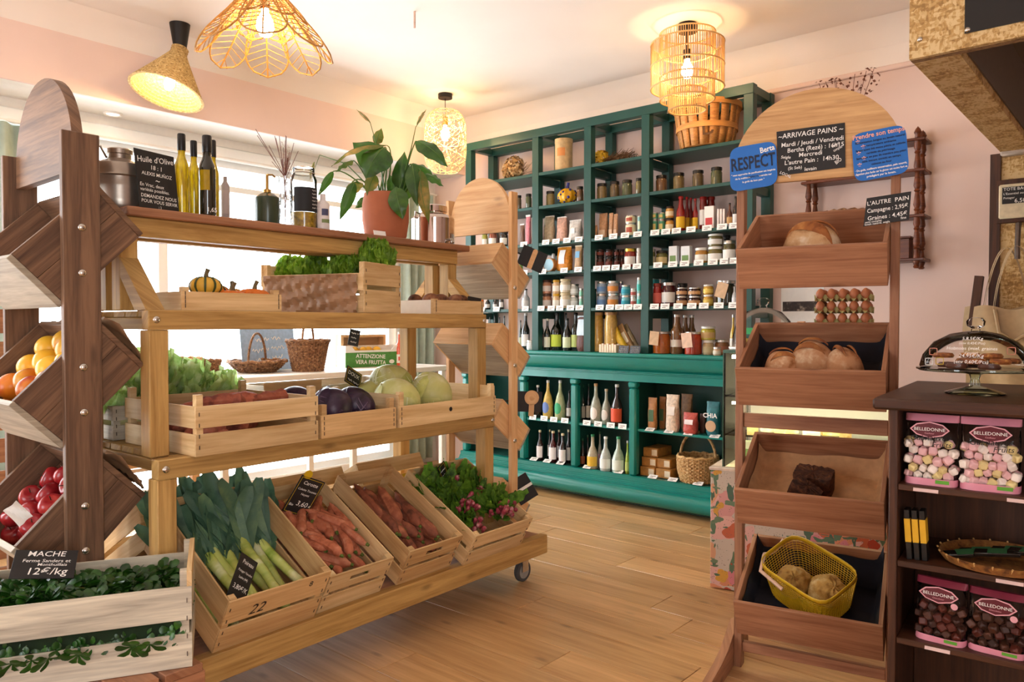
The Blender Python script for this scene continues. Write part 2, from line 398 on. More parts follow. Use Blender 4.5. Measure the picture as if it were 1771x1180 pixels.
def portal(loc, rot, sx, sy):
    l = bpy.data.lights.new('daylight_portal', 'AREA'); l.shape = 'RECTANGLE'; l.size = sx; l.size_y = sy; l.cycles.is_portal = True
    o = bpy.data.objects.new('daylight_portal', l); COL.objects.link(o); o.location = loc; o.rotation_euler = rot
portal(((WX0+WX1)/2, YW+.16, (WZ0+WZ1)/2), (R_(-90), 0, 0), WX1-WX0, WZ1-WZ0)
portal((XR-.16, (RY0+RY1)/2, 1.4), (0, R_(-90), 0), 2.1, RY1-RY0)
portal(((SX0+SX1)/2, YR-.16, 1.4), (R_(90), 0, 0), SX1-SX0, 2.1)
# downlights in the soffit
def downlight(x, y, nm):
    p = pz(x, y, ZS); t = T('recessed_downlight', nm, 'downlight', (p.x, p.y, ZS-.012), group='downlights in the window soffit')
    MB().lathe([(.0, .011), (.036, .011), (.036, .004), (.046, 0), (.052, .003), (.054, .0115)], 24).obj('rim', WHITE, t)
    MB().lathe([(0, .008), (.035, .008)], 20).obj('lens', M('downlight_lens', 'ffffff', emit=(1, .97, .9), es=2.0, var=0), t)
downlight(195, 196, 'round white recessed spotlight in the window soffit beside the brown wooden arch')
# small ceiling hook
q = pz(717, 20, ZC); hk = MB().tube([(0, 0, 0), (0, 0, -.09)], .006, 8).obj('ceiling_hook', M('hook_cream', 'd8b7a8'), None, (q.x, q.y, ZC))
tag(hk, 'small pale stub hook hanging from the bare ceiling', 'hook')
# ------------------------------------------------------------------ curtains
CURT = M('sage_curtain', 'a9b8ac', rough=.85, var=.08, vs=20)
def curtain(xa, xb, y, z0, z1, waves, amp, nm, ph=0):
    t = T('curtain', nm, 'curtain', ((xa+xb)/2, y, z0), group='window curtains')
    hw = (xb-xa)/2
    def fn(u, v):
        s = 1-.25*(1-abs(2*v-1)) if amp > 0 else 1
        return (-hw+2*hw*u, abs(amp)*math.sin(u*waves*6.283+ph)*(.6+.4*v)+.01*math.sin(v*7+u*9), v*(z1-z0))
    me = MB().grid(fn, waves*12, 6).mesh('fabric', CURT); o = ob('fabric', me, t)
    o.modifiers.new('thick', 'SOLIDIFY').thickness = .004
    return t
lx = pY(0, 300, YW-.06).x
curtain(lx-.35, lx+.18, YW-.07, .05, 2.33, 4, .035, 'pale sage green curtain gathered at the far left edge of the window')
curtain(4.27, 4.62, YW-.07, .05, 2.33, 4, .04, 'pale sage green curtain by the corner behind the steel canister', 1)
MB().tube([(XR+.2, 0, 0), (XW-.05, 0, 0)], .009, 8).obj('curtain_rod', WHITE, None, (0, YW-.07, 2.345))
tag(bpy.data.objects['curtain_rod'], 'thin white curtain rod under the window soffit', 'curtain rod')
# white counter under the window
wc = T('window_counter', 'long white counter below the bright shop window', 'counter', (0, 0, 0))
MB().box((.3, 4.2, .86), (4.2, YW-.145, .895), ch=.004).obj('counter_top', WHITE, wc)
for x in (.4, 1.35, 2.3, 3.25, 4.1):
    for y in (4.24, YW-.2): MB().box((x, y, 0), (x+.04, y+.04, .8595), ch=.003).obj('leg', WHITE, wc)
MB().box((.45, 4.29, .4), (4.09, YW-.21, .42)).obj('shelf', WHITE, wc)
# ================================================================== LAMPS
BULB = M('bulb_glow', 'fff0c8', emit=(1, .70, .36), es=110, var=0)
def bulb(t, z, r=.03, h=.1, name='bulb'):
    return MB().lathe([(0, z-h), (r*.6, z-h*.93), (r, z-h*.68), (r*.9, z-h*.4), (r*.42, z-h*.1), (r*.4, z)], 14).obj(name, BULB, t)
# rattan three tier lamp
RATT = wood('rattan_cane', 'b98a4c', 'e6bd80', knots=0, rough=.5)
lp = pz(1189, 42, ZC)
t = T('rattan_ceiling_lamp', 'tiered cylindrical rattan cane ceiling lamp near the green shelves', 'lamp', (lp.x, lp.y, ZC), group='ceiling lamps')
MB().lathe([(0, 0), (.055, 0), (.055, -.045), (0, -.045)], 20).obj('ceiling_rose', BLACKM, t)
MB().lathe([(.008, -.045), (.008, -.14), (.022, -.145), (.022, -.2), (0, -.2)], 12).obj('lamp_holder', BLACKM, t)
bulb(t, -.2, .034, .11)
def cane_tier(r, z0, z1, n, rings):
    mb = MB()
    for k in range(n):
        a = 6.283*k/n+random.uniform(-.012, .012); mb.tube([(r*math.cos(a), r*math.sin(a), z0), (r*math.cos(a+.01), r*math.sin(a+.01), z1)], .0023, 4)
    o = mb.obj('cane_tier', RATT, t); o['kind'] = 'stuff'
    for z in rings:
        MB().tube([((r+.001)*math.cos(6.283*k/40), (r+.001)*math.sin(6.283*k/40), z) for k in range(40)], .0045, 6, closed=True).obj('ring', RATT, o)
cane_tier(.155, -.055, -.17, 74, (-.055, -.165)); cane_tier(.205, -.11, -.365, 100, (-.112, -.24, -.363))
cane_tier(.153, -.30, -.43, 76, (-.302, -.428)); cane_tier(.105, -.375, -.49, 54, (-.377, -.488))
# woven ball pendant
lp = pz(770, 163, ZC)
t = T('woven_pendant_lamp', 'rounded openwork woven pendant lamp with black ceiling rose, beside the leafy plant', 'lamp', (lp.x, lp.y, ZC), group='ceiling lamps')
MB().lathe([(0, 0), (.053, 0), (.053, -.032), (0, -.032)], 24).obj('ceiling_rose', BLACKM, t)
MB().tube([(0, 0, -.03), (0, 0, -.2)], .003, 6).obj('cord', BLACK, t)
MB().lathe([(.006, -.16), (.02, -.17), (.02, -.23), (0, -.23)], 12).obj('lamp_holder', M('brass', 'b08a4a', metal=.8, rough=.35), t)
bulb(t, -.23, .033, .12)
mb = MB(); STR = M('woven_string', 'ead3a0', rough=.8, var=.15)
def shp(v):
    z = -.13-.445*v; q = .03+.94*v; r = .157*(1-abs(2*q-1)**3.6)**(1/3.2); return r, z
for dr in (1, -1):
    for k in range(34):
        pts = []
        for i in range(25):
            v = i/24; r, z = shp(v); a = 6.283*k/34+dr*(v*2.2+.25*math.sin(v*17+k)); pts.append((r*math.cos(a), r*math.sin(a), z))
        mb.tube(pts, .0021, 4)
for v in (0, .06, .2, .5, .8, .95, 1):
    r, z = shp(v); mb.tube([(r*math.cos(6.283*k/30), r*math.sin(6.283*k/30), z) for k in range(30)], .0028, 4, closed=True)
mb.obj('woven_shade', STR, t)['kind'] = 'stuff'
# jute cone lamp, hung tilted from a black cup
lp = pz(311, 42, ZC)
t = T('jute_cone_lamp', 'cone shaped rope lamp under a black ceiling cup, left of the petal lamp', 'lamp', (lp.x, lp.y, ZC), group='ceiling lamps')
MB().lathe([(0, 0), (.056, 0), (.036, -.13), (0, -.13)], 24).obj('ceiling_cup', BLACKM, t)
cn = MB(); JUTE = blotch('jute_rope', ['8a6a3c', 'c8a468', 'e4c88e'], 90, .9, .6)
prof = []; N_ = 19
for i in range(N_+1):
    v = i/N_; r = .036+.155*max(0, (v-.12)/.88)**1.05; z = -.13-.29*v; prof.append((r, z)); prof.append((r+.011, z-.0095))
inn = [(r-.014, z) for r, z in prof[::-1]]
sh = MB().lathe(prof+[(prof[-1][0]-.012, prof[-1][1])]+inn, 36).obj('rope_shade', JUTE, t, (0, 0, 0), (R_(0), R_(0), 0))
b_ = bulb(t, -.30, .028, .11)
tilt = Matrix.Translation((0, 0, -.14)) @ Matrix.Rotation(R_(-16), 4, RV) @ Matrix.Rotation(R_(9), 4, F0) @ Matrix.Translation((0, 0, .14))
for o in (sh, b_): o.data.transform(tilt)
# petal lamp of wire and string
pc = CV+ray(459, 100)*3.55; pc.z = 0
t = T('petal_lamp', 'large flower shaped wire and string lamp with scalloped leaf petals at the top edge', 'lamp', (pc.x, pc.y, ZC), group='ceiling lamps')
MB().lathe([(0, 0), (.05, 0), (.05, -.03), (0, -.03)], 20).obj('ceiling_rose', BLACKM, t)
MB().tube([(0, 0, -.03), (0, 0, -.2)], .004, 6).obj('cord', BLACK, t)
MB().lathe([(.006, -.18), (.022, -.19), (.022, -.25), (0, -.25)], 12).obj('lamp_holder', BLACKM, t)
bulb(t, -.25, .04, .13)
WIRE = M('petal_wire', 'b07a35', rough=.7, var=.15)
def petal(ang, r0, r1, z0, z1, wd):
    """leaf outline on a cone, with midrib and slanted string veins"""
    mb = MB(); e = Vector((math.cos(ang), math.sin(ang), 0)); s = Vector((-math.sin(ang), math.cos(ang), 0))
    def P(v, u): r = r0+(r1-r0)*v; return e*r+s*u+ZV*(z0+(z1-z0)*v**1.15)
    def W(v): return wd*(.28+.72*math.sin(min(1, v*.9)*1.5708))*(1 if v < .72 else math.sqrt(max(0, 1-((v-.72)/.28)**2)))
    n = 18; out = [P(i/n, W(i/n)) for i in range(n+1)]+[P(i/n, -W(i/n)) for i in range(n-1, -1, -1)]
    mb.tube(out, .0042, 5); mb.tube([P(0, 0), P(.5, 0), P(1, 0)], .004, 5)
    for i in range(1, 13):
        v = i/13.5
        for sg in (1, -1):
            v2 = min(.985, v+.10); mb.tube([P(v, 0), P(v2, sg*W(v2))], .0022, 4)
    mb.obj('petal', WIRE, t)['kind'] = 'stuff'
for k in range(8): petal(6.283*k/8+.2, .03, .305, -.17, -.47, .112)
for k in range(8): petal(6.283*(k+.5)/8+.2, .03, .20, -.15, -.33, .085)
# ================================================================== GREEN SHELVING
XU, DU, YB0 = 4.37, .32, 1.88
LV = [2.323, 2.079, 1.809, 1.598, 1.33, 1.023]; ZT = 2.645
PY = [4.216, 3.535, 3.07, 2.61, 1.909]; PW = .03
su = T('shelf_unit', 'tall dark green open wooden shelf unit standing on the green buffet', 'shelf unit', (XU, YB0, 1.0235))
def sbox(n, a, b, m=GREEN_D, p=su, ch=.002): return MB().box((a[0], a[1]-YB0, a[2]-1.0235), (b[0], b[1]-YB0, b[2]-1.0235), ch=ch).obj(n, m, p)
for y in PY:
    sbox('post', (0, y-PW, 1.0235), (.055, y+PW, ZT-.06)); sbox('post', (DU-.055, y-PW, 1.0235), (DU, y+PW, ZT-.06))
    sbox('cross_rail', (.06, y-PW+.005, ZT-.055), (DU-.06, y+PW-.005, ZT-.005))
    for z in LV[:5]: sbox('bearer', (.056, y-.02, z-.075), (DU-.056, y+.02, z-.024))
for x in (0, DU-.058): sbox('top_rail', (x, PY[-1]-PW, ZT-.06), (x+.058, PY[0]+PW, ZT))
BAYN = ['leftmost', 'second', 'third', 'rightmost']; LVN = ['top shelf', 'second shelf', 'third shelf', 'fourth shelf', 'fifth shelf', 'buffet top']
for i in range(4):
    for z in LV[:5]:
        y0, y1 = PY[i+1]+PW, PY[i]-PW
        s_ = MB(); s_.box((.002, y0-YB0+.0005, z-.022-1.0235), (DU-.002, y1-YB0-.0005, z-1.0235), ch=.0015); s_.obj('shelf', GREEN_D, su)
# ------------------------------------------------------------------ buffet below
XB, DB, YE0, YE1 = 4.3255, .37, 1.90, 4.32
bu = T('green_buffet', 'long glossy teal green antique buffet with moulded cornice and open bays', 'sideboard', (XB, YE0, 0))
LN = YE1-YE0
def bpro(n, pts): return MB().prism(pts, 0, LN, 'y').obj(n, GREEN, bu, angle=50)
def arc(cx, cz, r, a0, a1, n=8): return [(cx+r*math.cos(R_(a0+(a1-a0)*i/n)), cz+r*math.sin(R_(a0+(a1-a0)*i/n))) for i in range(n+1)]
bpro('counter_top', [(-.012, 1.003), (-.012, 1.017), (-.006, 1.023), (DB, 1.023), (DB, .995), (-.004, .995)])
bpro('cornice', [(.0, .994), (.0, .985)]+[(.004+.050*(1-math.cos(a*.196)), .985-.075*math.sin(a*.196)*1.0) for a in range(1, 9)]+[(.06, .902), (.052, .899), (.052, .893), (.06, .89), (.06, .882), (.066, .879), (.066, .994)])
bpro('frieze', [(.066, .994), (.066, .832), (.10, .832), (.10, .994)])
bpro('base_rail', [(.066, .198), (.058, .195), (.058, .168), (.05, .165), (.05, .158), (.044, .154), (.044, .147), (.036, .143), (.036, .128), (.10, .128), (.10, .198)])
bpro('plinth_roll', [(.03, .127)]+arc(.02, .085, .055, 70, 250, 12)+[(.05, .035), (.10, .035), (.10, .127)])
MB().box((.12, .0, .172), (DB-.012, LN, .198)).obj('bottom_board', GREEN_D, bu)
MB().box((DB-.011, .0, .036), (DB, LN, .994)).obj('back_panel', GREEN_D, bu)
ST = [pX(x, 740, XB+.06).y for x in (902, 991, 1092.5)]
for y in [YE1-.04]+ST+[YE0+.04]:
    yy = y-YE0
    st = MB().box((.062, yy-.029, .199), (.118, yy+.029, .79), ch=.012).obj('stile', GREEN, bu)
    MB().box((.056, yy-.032, .79), (.118, yy+.032, .83), ch=.009).obj('capital', GREEN, st)
    MB().box((.119, yy-.012, .199), (DB-.012, yy+.012, .831)).obj('divider', GREEN_D, bu)
ys = [YE1-.04]+ST+[YE0+.04]
for i in range(4): MB().box((.085, ys[i+1]-YE0+.03, .498), (DB-.013, ys[i]-YE0-.03, .516), ch=.002).obj('inner_shelf', GREEN, bu)
for y in (.06, LN-.1):
    ft = MB().prism([(-.03, 0), (.05, 0), (.13, .034), (.0, .034), (-.02, .03)], y-.05, y+.09, 'y').obj('foot', GREEN, bu)
MB().box((.1, .2, .0), (.13, LN-.2, .034)).obj('recessed_kick', GREEN_D, bu)
# ------------------------------------------------------------------ goods
def ctr(col, coat=.5, rough=.12): return M('product_'+col, col, rough=rough, var=.14, vs=60, coat=coat)
def lbl(col): return M('label_'+col, col, rough=.6, var=.03)
def cap(col, metal=0): return M('cap_'+col+('m' if metal else ''), col, rough=.3, metal=metal, var=.05)
A0, A1 = R_(105), R_(262)
def jar(t, r, h, body, lab, lid, lf=.16, lab_z=(.2, .68), bulge=0):
    lh = min(h*lf, .02); hb = h-lh
    MB().lathe([(0, 0), (r*.9, 0), (r, .004), (r*(1+bulge), hb*.5), (r, hb*.84), (r*.86, hb*.95), (r*.84, hb)], 16).obj('glass_body', ctr(body), t)
    if lab: MB().lathe([(r*(1+bulge)+.0012, hb*lab_z[0]), (r*(1+bulge)+.0012, hb*lab_z[1])], 10, a0=A0, a1=A1).obj('paper_label', lbl(lab), t)
    MB().lathe([(r*.86, hb-.001), (r*.97, hb), (r*.97, h-.002), (r*.93, h), (0, h)], 16).obj('lid', cap(lid, lid in ('c8c4bc', 'd8b24a')), t)
def bottle(t, r, h, body, lab, capc, neck=.55, lz=(.14, .42), nr=.34, soft=.14, oval=None):
    sh = h*neck
    MB().lathe([(0, 0), (r*.92, 0), (r, .006), (r, sh-h*.04), (r*.93, sh), (r*.66, sh+h*soft*.6), (r*nr*1.25, sh+h*soft), (r*nr, sh+h*soft*1.6), (r*nr, h*.95)], 16).obj('glass_body', ctr(body, .8, .06) if body not in ('clear',) else GLS, t)
    if lab: MB().lathe([(r+.0012, h*lz[0]), (r+.0012, h*lz[1])], 10, a0=A0, a1=A1).obj('paper_label', lbl(lab), t)
    if oval:
        MB().grid(lambda u, v: ((r+.0022)*math.cos(R_(183)+(u-.5)*1.5*math.sqrt(max(0, 1-(2*v-1)**2))), (r+.0022)*math.sin(R_(183)+(u-.5)*1.5*math.sqrt(max(0, 1-(2*v-1)**2))), h*(lz[0]+(lz[1]-lz[0])*v)), 8, 10).obj('oval_label', lbl(oval), t)
    MB().lathe([(r*nr*1.12, h*.93), (r*nr*1.16, h-.003), (r*nr, h), (0, h)], 12).obj('cap', cap(capc, capc == 'c8c4bc'), t)
def tin(t, r, h, body, lab, lid):
    MB().lathe([(0, 0), (r*.97, 0), (r, .003), (r, h-.004), (r*.97, h-.001), (r*.93, h-.001), (r*.92, h-.004), (0, h-.004)], 18).obj('can', cap('c8c4bc', 1), t)
    MB().lathe([(r+.0008, .007), (r+.0008, h-.008)], 20).obj('wrapper', lbl(body), t)
    if lab: MB().lathe([(r+.0016, h*.3), (r+.0016, h*.72)], 6, a0=R_(150), a1=R_(220)).obj('motif', lbl(lab), t)
def sack(t, w, d, h, body, lab, top, lz=(.25, .7), lw=.6, seal=True):
    """filled pouch: boxy cushion that narrows to a pinched, slightly crumpled top"""
    sd = random.random()*9
    def fn(u, v):
        a = u*6.283; c, s = math.cos(a), math.sin(a); k = (abs(c)**3.2+abs(s)**3.2)**(-1/3.2)
        f = min(1, .8+v*2) if v < .12 else 1
        dd = d*(1-.93*max(0, (v-.55)/.45)**1.1); ww = w*(1-.06*math.sin(v*3.1))
        wob = 1+.035*math.sin(a*3+v*9+sd)+.025*math.sin(a*5-v*13+sd)
        return (dd/2*c*k*f*wob, ww/2*s*k*f*wob, h*v)
    b = MB(); b.grid(fn, 20, 10, True); b.add([fn(i/20, 0) for i in range(20)], [list(range(20))[::-1]])
    b.obj('pouch', body if not isinstance(body, str) else M('pouch_'+body, body, rough=.45, var=.22, vs=70, bump=.4), t)
    if lab: MB().grid(lambda u, v: (-d/2*(1.05-.9*max(0, (lz[0]+(lz[1]-lz[0])*v-.55)/.45)**1.1)-.003, (u-.5)*w*lw, h*(lz[0]+(lz[1]-lz[0])*v)), 3, 5).obj('paper_label', lbl(lab), t)
    if top: MB().box((-.004, -w*.49, h*.94), (.004, w*.49, h*1.0)).obj('top_seal', M('seal_'+top, top, rough=.5), t)
def carton(t, w, d, h, body, lab):
    MB().box((-d/2, -w/2, 0), (d/2, w/2, h), ch=.0015).obj('carton', lbl(body), t)
    if lab: MB().box((-d/2-.001, -w*.36, h*.12), (-d/2-.0004, w*.36, h*.5)).obj('printed_panel', lbl(lab), t)
cnt = {}; GOODS = {}
def place(kind, x0, x1, yt, lev, desc, args, bay=None, zb=None, xo=0, cat=None, h=None, word=None, zbase=None, fx=None, grp=None):
    """put one product: x0..x1 pixel span, yt pixel of its top; stands on shelf lev"""
    cx = (x0+x1)/2; zl = LV[lev] if zbase is None else zbase; X = (XU if fx is None else fx)+.05+xo
    t_ = X/ray(cx, 500).x; wd = (x1-x0)*t_/FPX; r = wd/2; X += min(r, .05); p = pX(cx, 500, X); t_ = X/ray(cx, 500).x; wd = (x1-x0)*t_/FPX; r = wd/2
    z = zl if zb is None else zb
    if h is None: h = max(.03, pX(cx, yt, X).z-z)
    if lev: h = min(h, LV[lev-1]-.03-z)
    if bay is None:
        bay = sum(1 for y in PY[1:4] if p.y < y)
    key = (lev, bay, desc); GOODS.setdefault((lev, bay), []).append((p.y, xo, z, desc, kind, args, r, wd, h, X, cat, grp))
    return z+h
def flush():
    for (lev, bay), L in sorted(GOODS.items()):
        L.sort(key=lambda q: (-q[0], q[2]))
        for k, (y, xo, z, desc, kind, args, r, wd, h, X, cat, grp) in enumerate(L):
            lb = f'{desc}, {ORD[k] if k < 12 else str(k+1)+"th"} from left, {LVN[lev]}, {BAYN[bay]} bay'
            nm, ct = {'jar': ('glass_jar', 'jar'), 'bottle': ('glass_bottle', 'bottle'), 'tin': ('tin_can', 'can'), 'sack': ('food_pouch', 'bag'), 'carton': ('food_carton', 'carton')}[kind]
            t = T(nm, lb, cat or ct, (X, y, z+.0005), group=grp or {'jar': 'jars', 'bottle': 'bottles', 'tin': 'cans', 'sack': 'food bags', 'carton': 'cartons'}[kind]+' on the green shelves')
            if kind == 'jar': jar(t, r, h, *args)
            elif kind == 'bottle': bottle(t, r, h, *args)
            elif kind == 'tin': tin(t, r, h, *args)
            elif kind == 'sack': sack(t, wd*.96, min(wd*.6, .09), h, *args)
            elif kind == 'carton': carton(t, wd, min(wd*.6, .07), h, *args)
def A(x): return 820+.2936*x
def Ay(y): return 140+.2936*y
def B(x): return 820+.271*x
def By(y): return 340+.271*y
def stack2(x0, x1, yt, ym, lev, d, a1, a2=None, **k):
    z = place('jar', x0, x1, ym, lev, d+' at the bottom', a1, **k); place('jar', x0, x1, yt, lev, d+' on top', a2 or a1, zb=z+.001, **k)
# second shelf: spice jars
SP = [('5a4a32', '4e5236', '7a6a3c', '6b4a2e', '74603a')[i % 5] for i in range(20)]
for i, (x0, x1, y0) in enumerate(((248, 279, 676), (304, 339, 667), (424, 475, 652), (603, 643, 624), (722, 782, 607), (798, 855, 595), (870, 930, 586), (950, 990, 575), (1068, 1134, 560), (1170, 1235, 545), (1283, 1348, 530), (1391, 1457, 512))):
    place('jar', A(x0), A(x1), Ay(y0), 1, 'small dried herb jar with black lid', (SP[i], None, '1b1613', .17))
# third shelf
R3 = 2
for x0, x1, y0, c in ((50, 88, 228, '9a9a3a'), (95, 150, 222, '8a4a34'), (165, 218, 222, '2a221f')): place('jar', B(x0), B(x1), By(y0), R3, 'dim glass jar', (c, 'e8e4da', '2a2420'))
for x0, x1, y0, c, d in ((290, 326, 175, '6b4630', 'brown pasta bag'), (326, 366, 118, 'c8737a', 'clear bag of pink grains'), (405, 440, 190, 'a03c48', 'small red grain bag'), (438, 522, 125, 'b3a184', 'clear bag of brown seeds'), (522, 600, 130, 'd0a08c', 'clear bag of pinkish grains'), (600, 696, 150, 'd8cfc6', 'clear bag of pale flakes')):
    place('sack', B(x0), B(x1), By(y0), R3, d, (c, 'f0ece6' if x0 > 590 else None, 'e4ddd6', (.35, .6), .3))
for x0, x1, y0, d in ((745, 790, 185, 'short brown bag'), (792, 858, 108, 'tall kraft paper bag'), (858, 890, 106, 'tall kraft paper bag'), (888, 918, 112, 'tall kraft paper bag')): place('sack', B(x0), B(x1), By(y0), R3, d, ('b88a64', 'd9b695' if y0 < 180 else None, None, (.08, .34), .75))
z = place('tin', B(966), B(1036), By(178), R3, 'cream tin at the bottom', ('e8dcb8', 'b5543a', None)); place('tin', B(966), B(1036), By(124), R3, 'cream tin on top', ('e8dcb8', 'b5543a', None), zb=z+.001)
place('tin', B(1043), B(1069), By(124), R3, 'narrow pale blue tin', ('8cc4c0', 'dfe8c8', None))
for x0, x1 in ((1132, 1172), (1176, 1216)):
    z = place('tin', B(x0), B(x1), By(152), R3, 'teal green tin at the bottom', ('4f9a7c', 'd8c87c', None)); place('tin', B(x0), B(x1), By(104), R3, 'teal green tin on top', ('4f9a7c', 'd8c87c', None), zb=z+.001)
stack2(B(1220), B(1273), By(66), By(140), R3, 'squat honey jar', ('c89448', 'f0e2c0', '2a1a12'))
for x0, x1, y0, xo in ((1288, 1346, 0, 0), (1338, 1374, 4, .08), (1364, 1396, 10, .12), (1392, 1426, 14, .05)): place('bottle', B(x0), B(x1), By(y0), R3, 'red ketchup bottle with yellow label', ('8e1412', 'e2b21c', 'b01818', .6, (.1, .42), .46, .12), xo=xo)
for x0, x1, xo in ((1436, 1484, 0.06), (1484, 1534, .1)): place('jar', B(x0), B(x1), By(4), R3, 'tall jar of dark tomato sauce', ('74140f', 'e8e0d8', '8a1a14'), xo=xo)
place('carton', B(1472), B(1537), By(64), R3, 'white carton printed with red fruit', ('f0e6e0', 'c43a3a'))
for x0, x1 in ((1548, 1562), (1566, 1580), (1584, 1598)): place('carton', B(x0), B(x1), By(80), R3, 'thin white box standing on end', ('e6d8d0', None))
place('bottle', B(1610), B(1646), By(42), R3, 'small brown sauce bottle', ('5a2a18', 'c89a60', '1a1412', .55))
place('bottle', B(1648), B(1684), By(0), R3, 'dark bottle with white label', ('1c1412', 'e8e4e0', '141110', .6))
# fourth shelf
R4 = 3
place('jar', B(284), B(312), By(425), R4, 'bright green jar', ('5a8a2a', None, 'd8d4c8'))
place('sack', B(522), B(634), By(296), R4, 'clear bag of orange shell pasta', ('d98a24', 'eceff0', 'e8dcc0', (.3, .86), .42))
place('sack', B(640), B(697), By(293), R4, 'kraft bag with round blue label', ('b99468', '7fb2d6', 'd8c8a8', (.5, .76), .6))
place('tin', B(496), B(517), By(364), R4, 'small white tub', ('eeeae4', None, None), xo=.1)
for x0, x1, xo in ((780, 832, 0), (838, 886, 0), (893, 928, .02), (930, 958, .05)): stack2(B(x0), B(x1), By(338), By(384), R4, 'squat dark spread jar', ('3a1a14', '6a2a1c', '17120f'), xo=xo)
place('jar', B(960), B(1036), By(334), R4, 'red preserve jar with white label', ('8a2a1c', 'eee8e0', 'd8b24a'))
place('jar', B(1036), B(1070), By(330), R4, 'white labelled jar', ('d8cfc4', 'eee8e0', 'd8d4cc'))
place('jar', B(1120), B(1156), By(338), R4, 'green bean jar', ('6a6a44', 'c8c0a4', 'c8c4bc'))
place('jar', B(1160), B(1236), By(348), R4, 'olive green jar with dark lid', ('6f6c34', 'd8c48c', '1c1814'))
for x0, x1 in ((1246, 1304), (1323, 1386)): place('carton', B(x0), B(x1), By(318), R4, 'white drink carton with green print', ('eceeee', '7a9a5a'))
place('jar', B(1410), B(1492), By(330), R4, 'mustard coloured jar with white label', ('b07a2a', 'ece6d8', 'e8e4dc'))
stack2(B(1492), B(1586), By(234), By(322), R4, 'wide pesto jar with white lid', ('6c6030', 'f0ece4', 'ece8e0'))
place('jar', B(1590), B(1634), By(246), R4, 'dark jar standing behind', ('2a2018', None, '1a1512'), xo=.12)
place('jar', B(1588), B(1668), By(283), R4, 'olive jar with white label', ('5a5230', 'f0ece4', 'c8c4bc'))
# fifth shelf
R5 = 4
for x0, x1, c, d in ((30, 62, 'c86a2a', 'orange jar'), (70, 105, '2c2a2a', 'black capped bottle'), (120, 150, '3a3432', 'black capped bottle'), (160, 190, '4a4442', 'dark jar'), (304, 356, 'b9bcc0', 'clear bottle with black cap')):
    place('bottle' if 'bottle' in d else 'jar', B(x0), B(x1), By(590 if x0 > 200 else 640), R5, d, (c, 'dcd8d4', '151212'))
place('bottle', B(402), B(430), By(590), R5, 'black capped bottle', ('4a4444', 'd8d4d0', '151212'))
for x0, x1, yt, ym, c, l, lid in ((436, 498, 535, 622, 'b0795a', 'cfc6c0', '4a2a1c'), (502, 548, 533, 622, 'd8b48a', 'efe8da', 'c8981c'), (548, 622, 528, 616, 'd8c8ac', 'f2eee6', 'c8b48c'), (610, 670, 560, 632, 'cfd0c8', 'eef0ec', 'c8c4bc'), (672, 697, 588, 640, '9cc4ac', '8ad0b4', 'c8c4bc')):
    stack2(B(x0), B(x1), By(yt), By(ym), R5, {'b0795a': 'brown lidded spread jar', 'd8b48a': 'yellow lidded spread jar', 'd8c8ac': 'wide cream spread jar', 'cfd0c8': 'silver lidded white jar', '9cc4ac': 'mint green jar'}[c], (c, l, lid), xo=.04 if x0 == 610 else 0)
place('jar', B(746), B(782), By(590), R5, 'dark teal tin jar', ('15403c', None, '1c2a28'))
for x0, x1, yt, ym, c, l, d in ((784, 846, 544, 622, '9ab0c8', '6a94c8', 'blue labelled yogurt jar'), (852, 926, 540, 620, 'b8a89c', 'd88a3c', 'orange labelled yogurt jar'), (922, 952, 543, 620, '8a7a9a', '6a4a8a', 'purple labelled yogurt jar'), (940, 998, 566, 632, '6ab4c0', '2a9ab0', 'turquoise labelled jar'), (1000, 1036, 588, 640, 'd8d0c8', 'b85a50', 'tiny white jar with red label'), (1040, 1070, 518, 620, '9ad0cc', '4ac0b4', 'aqua labelled jar')):
    stack2(B(x0), B(x1), By(yt), By(ym), R5, d, (c, l, 'c8c4bc'), xo=.06 if x0 == 922 else 0)
place('tin', B(1120), B(1180), By(524), R5, 'aqua tin behind the red jar', ('3aa0a0', 'e0f0ec', None), xo=.1)
place('jar', B(1142), B(1198), By(556), R5, 'bright red jar', ('a02420', 'd86a60', '8a2a20'))
place('jar', B(1198), B(1290), By(550), R5, 'dark plum jar with white label', ('4a1418', 'ecebe8', 'c8c4bc'))
place('jar', B(1296), B(1362), By(556), R5, 'dark jar standing behind', ('2a1418', None, '2a2624'), xo=.13)
for x0, x1 in ((1292, 1364), (1368, 1450)): stack2(B(x0), B(x1), By(582), By(636), R5, 'dark jar with kraft label', ('3a1a14', 'c89a6c', 'c8c4bc'))
stack2(B(1464), B(1528), By(564), By(628), R5, 'yellow labelled jar', ('c8983a', 'e8c860', 'e0dcd4'))
place('jar', B(1546), B(1668), By(538), R5, 'large dark green preserving jar', ('2e2e1c', None, 'c8c4bc', .12))
place('bottle', B(1646), B(1676), By(574), R5, 'slim white bottle', ('d8dce0', 'eef0f4', 'c8c4bc'))
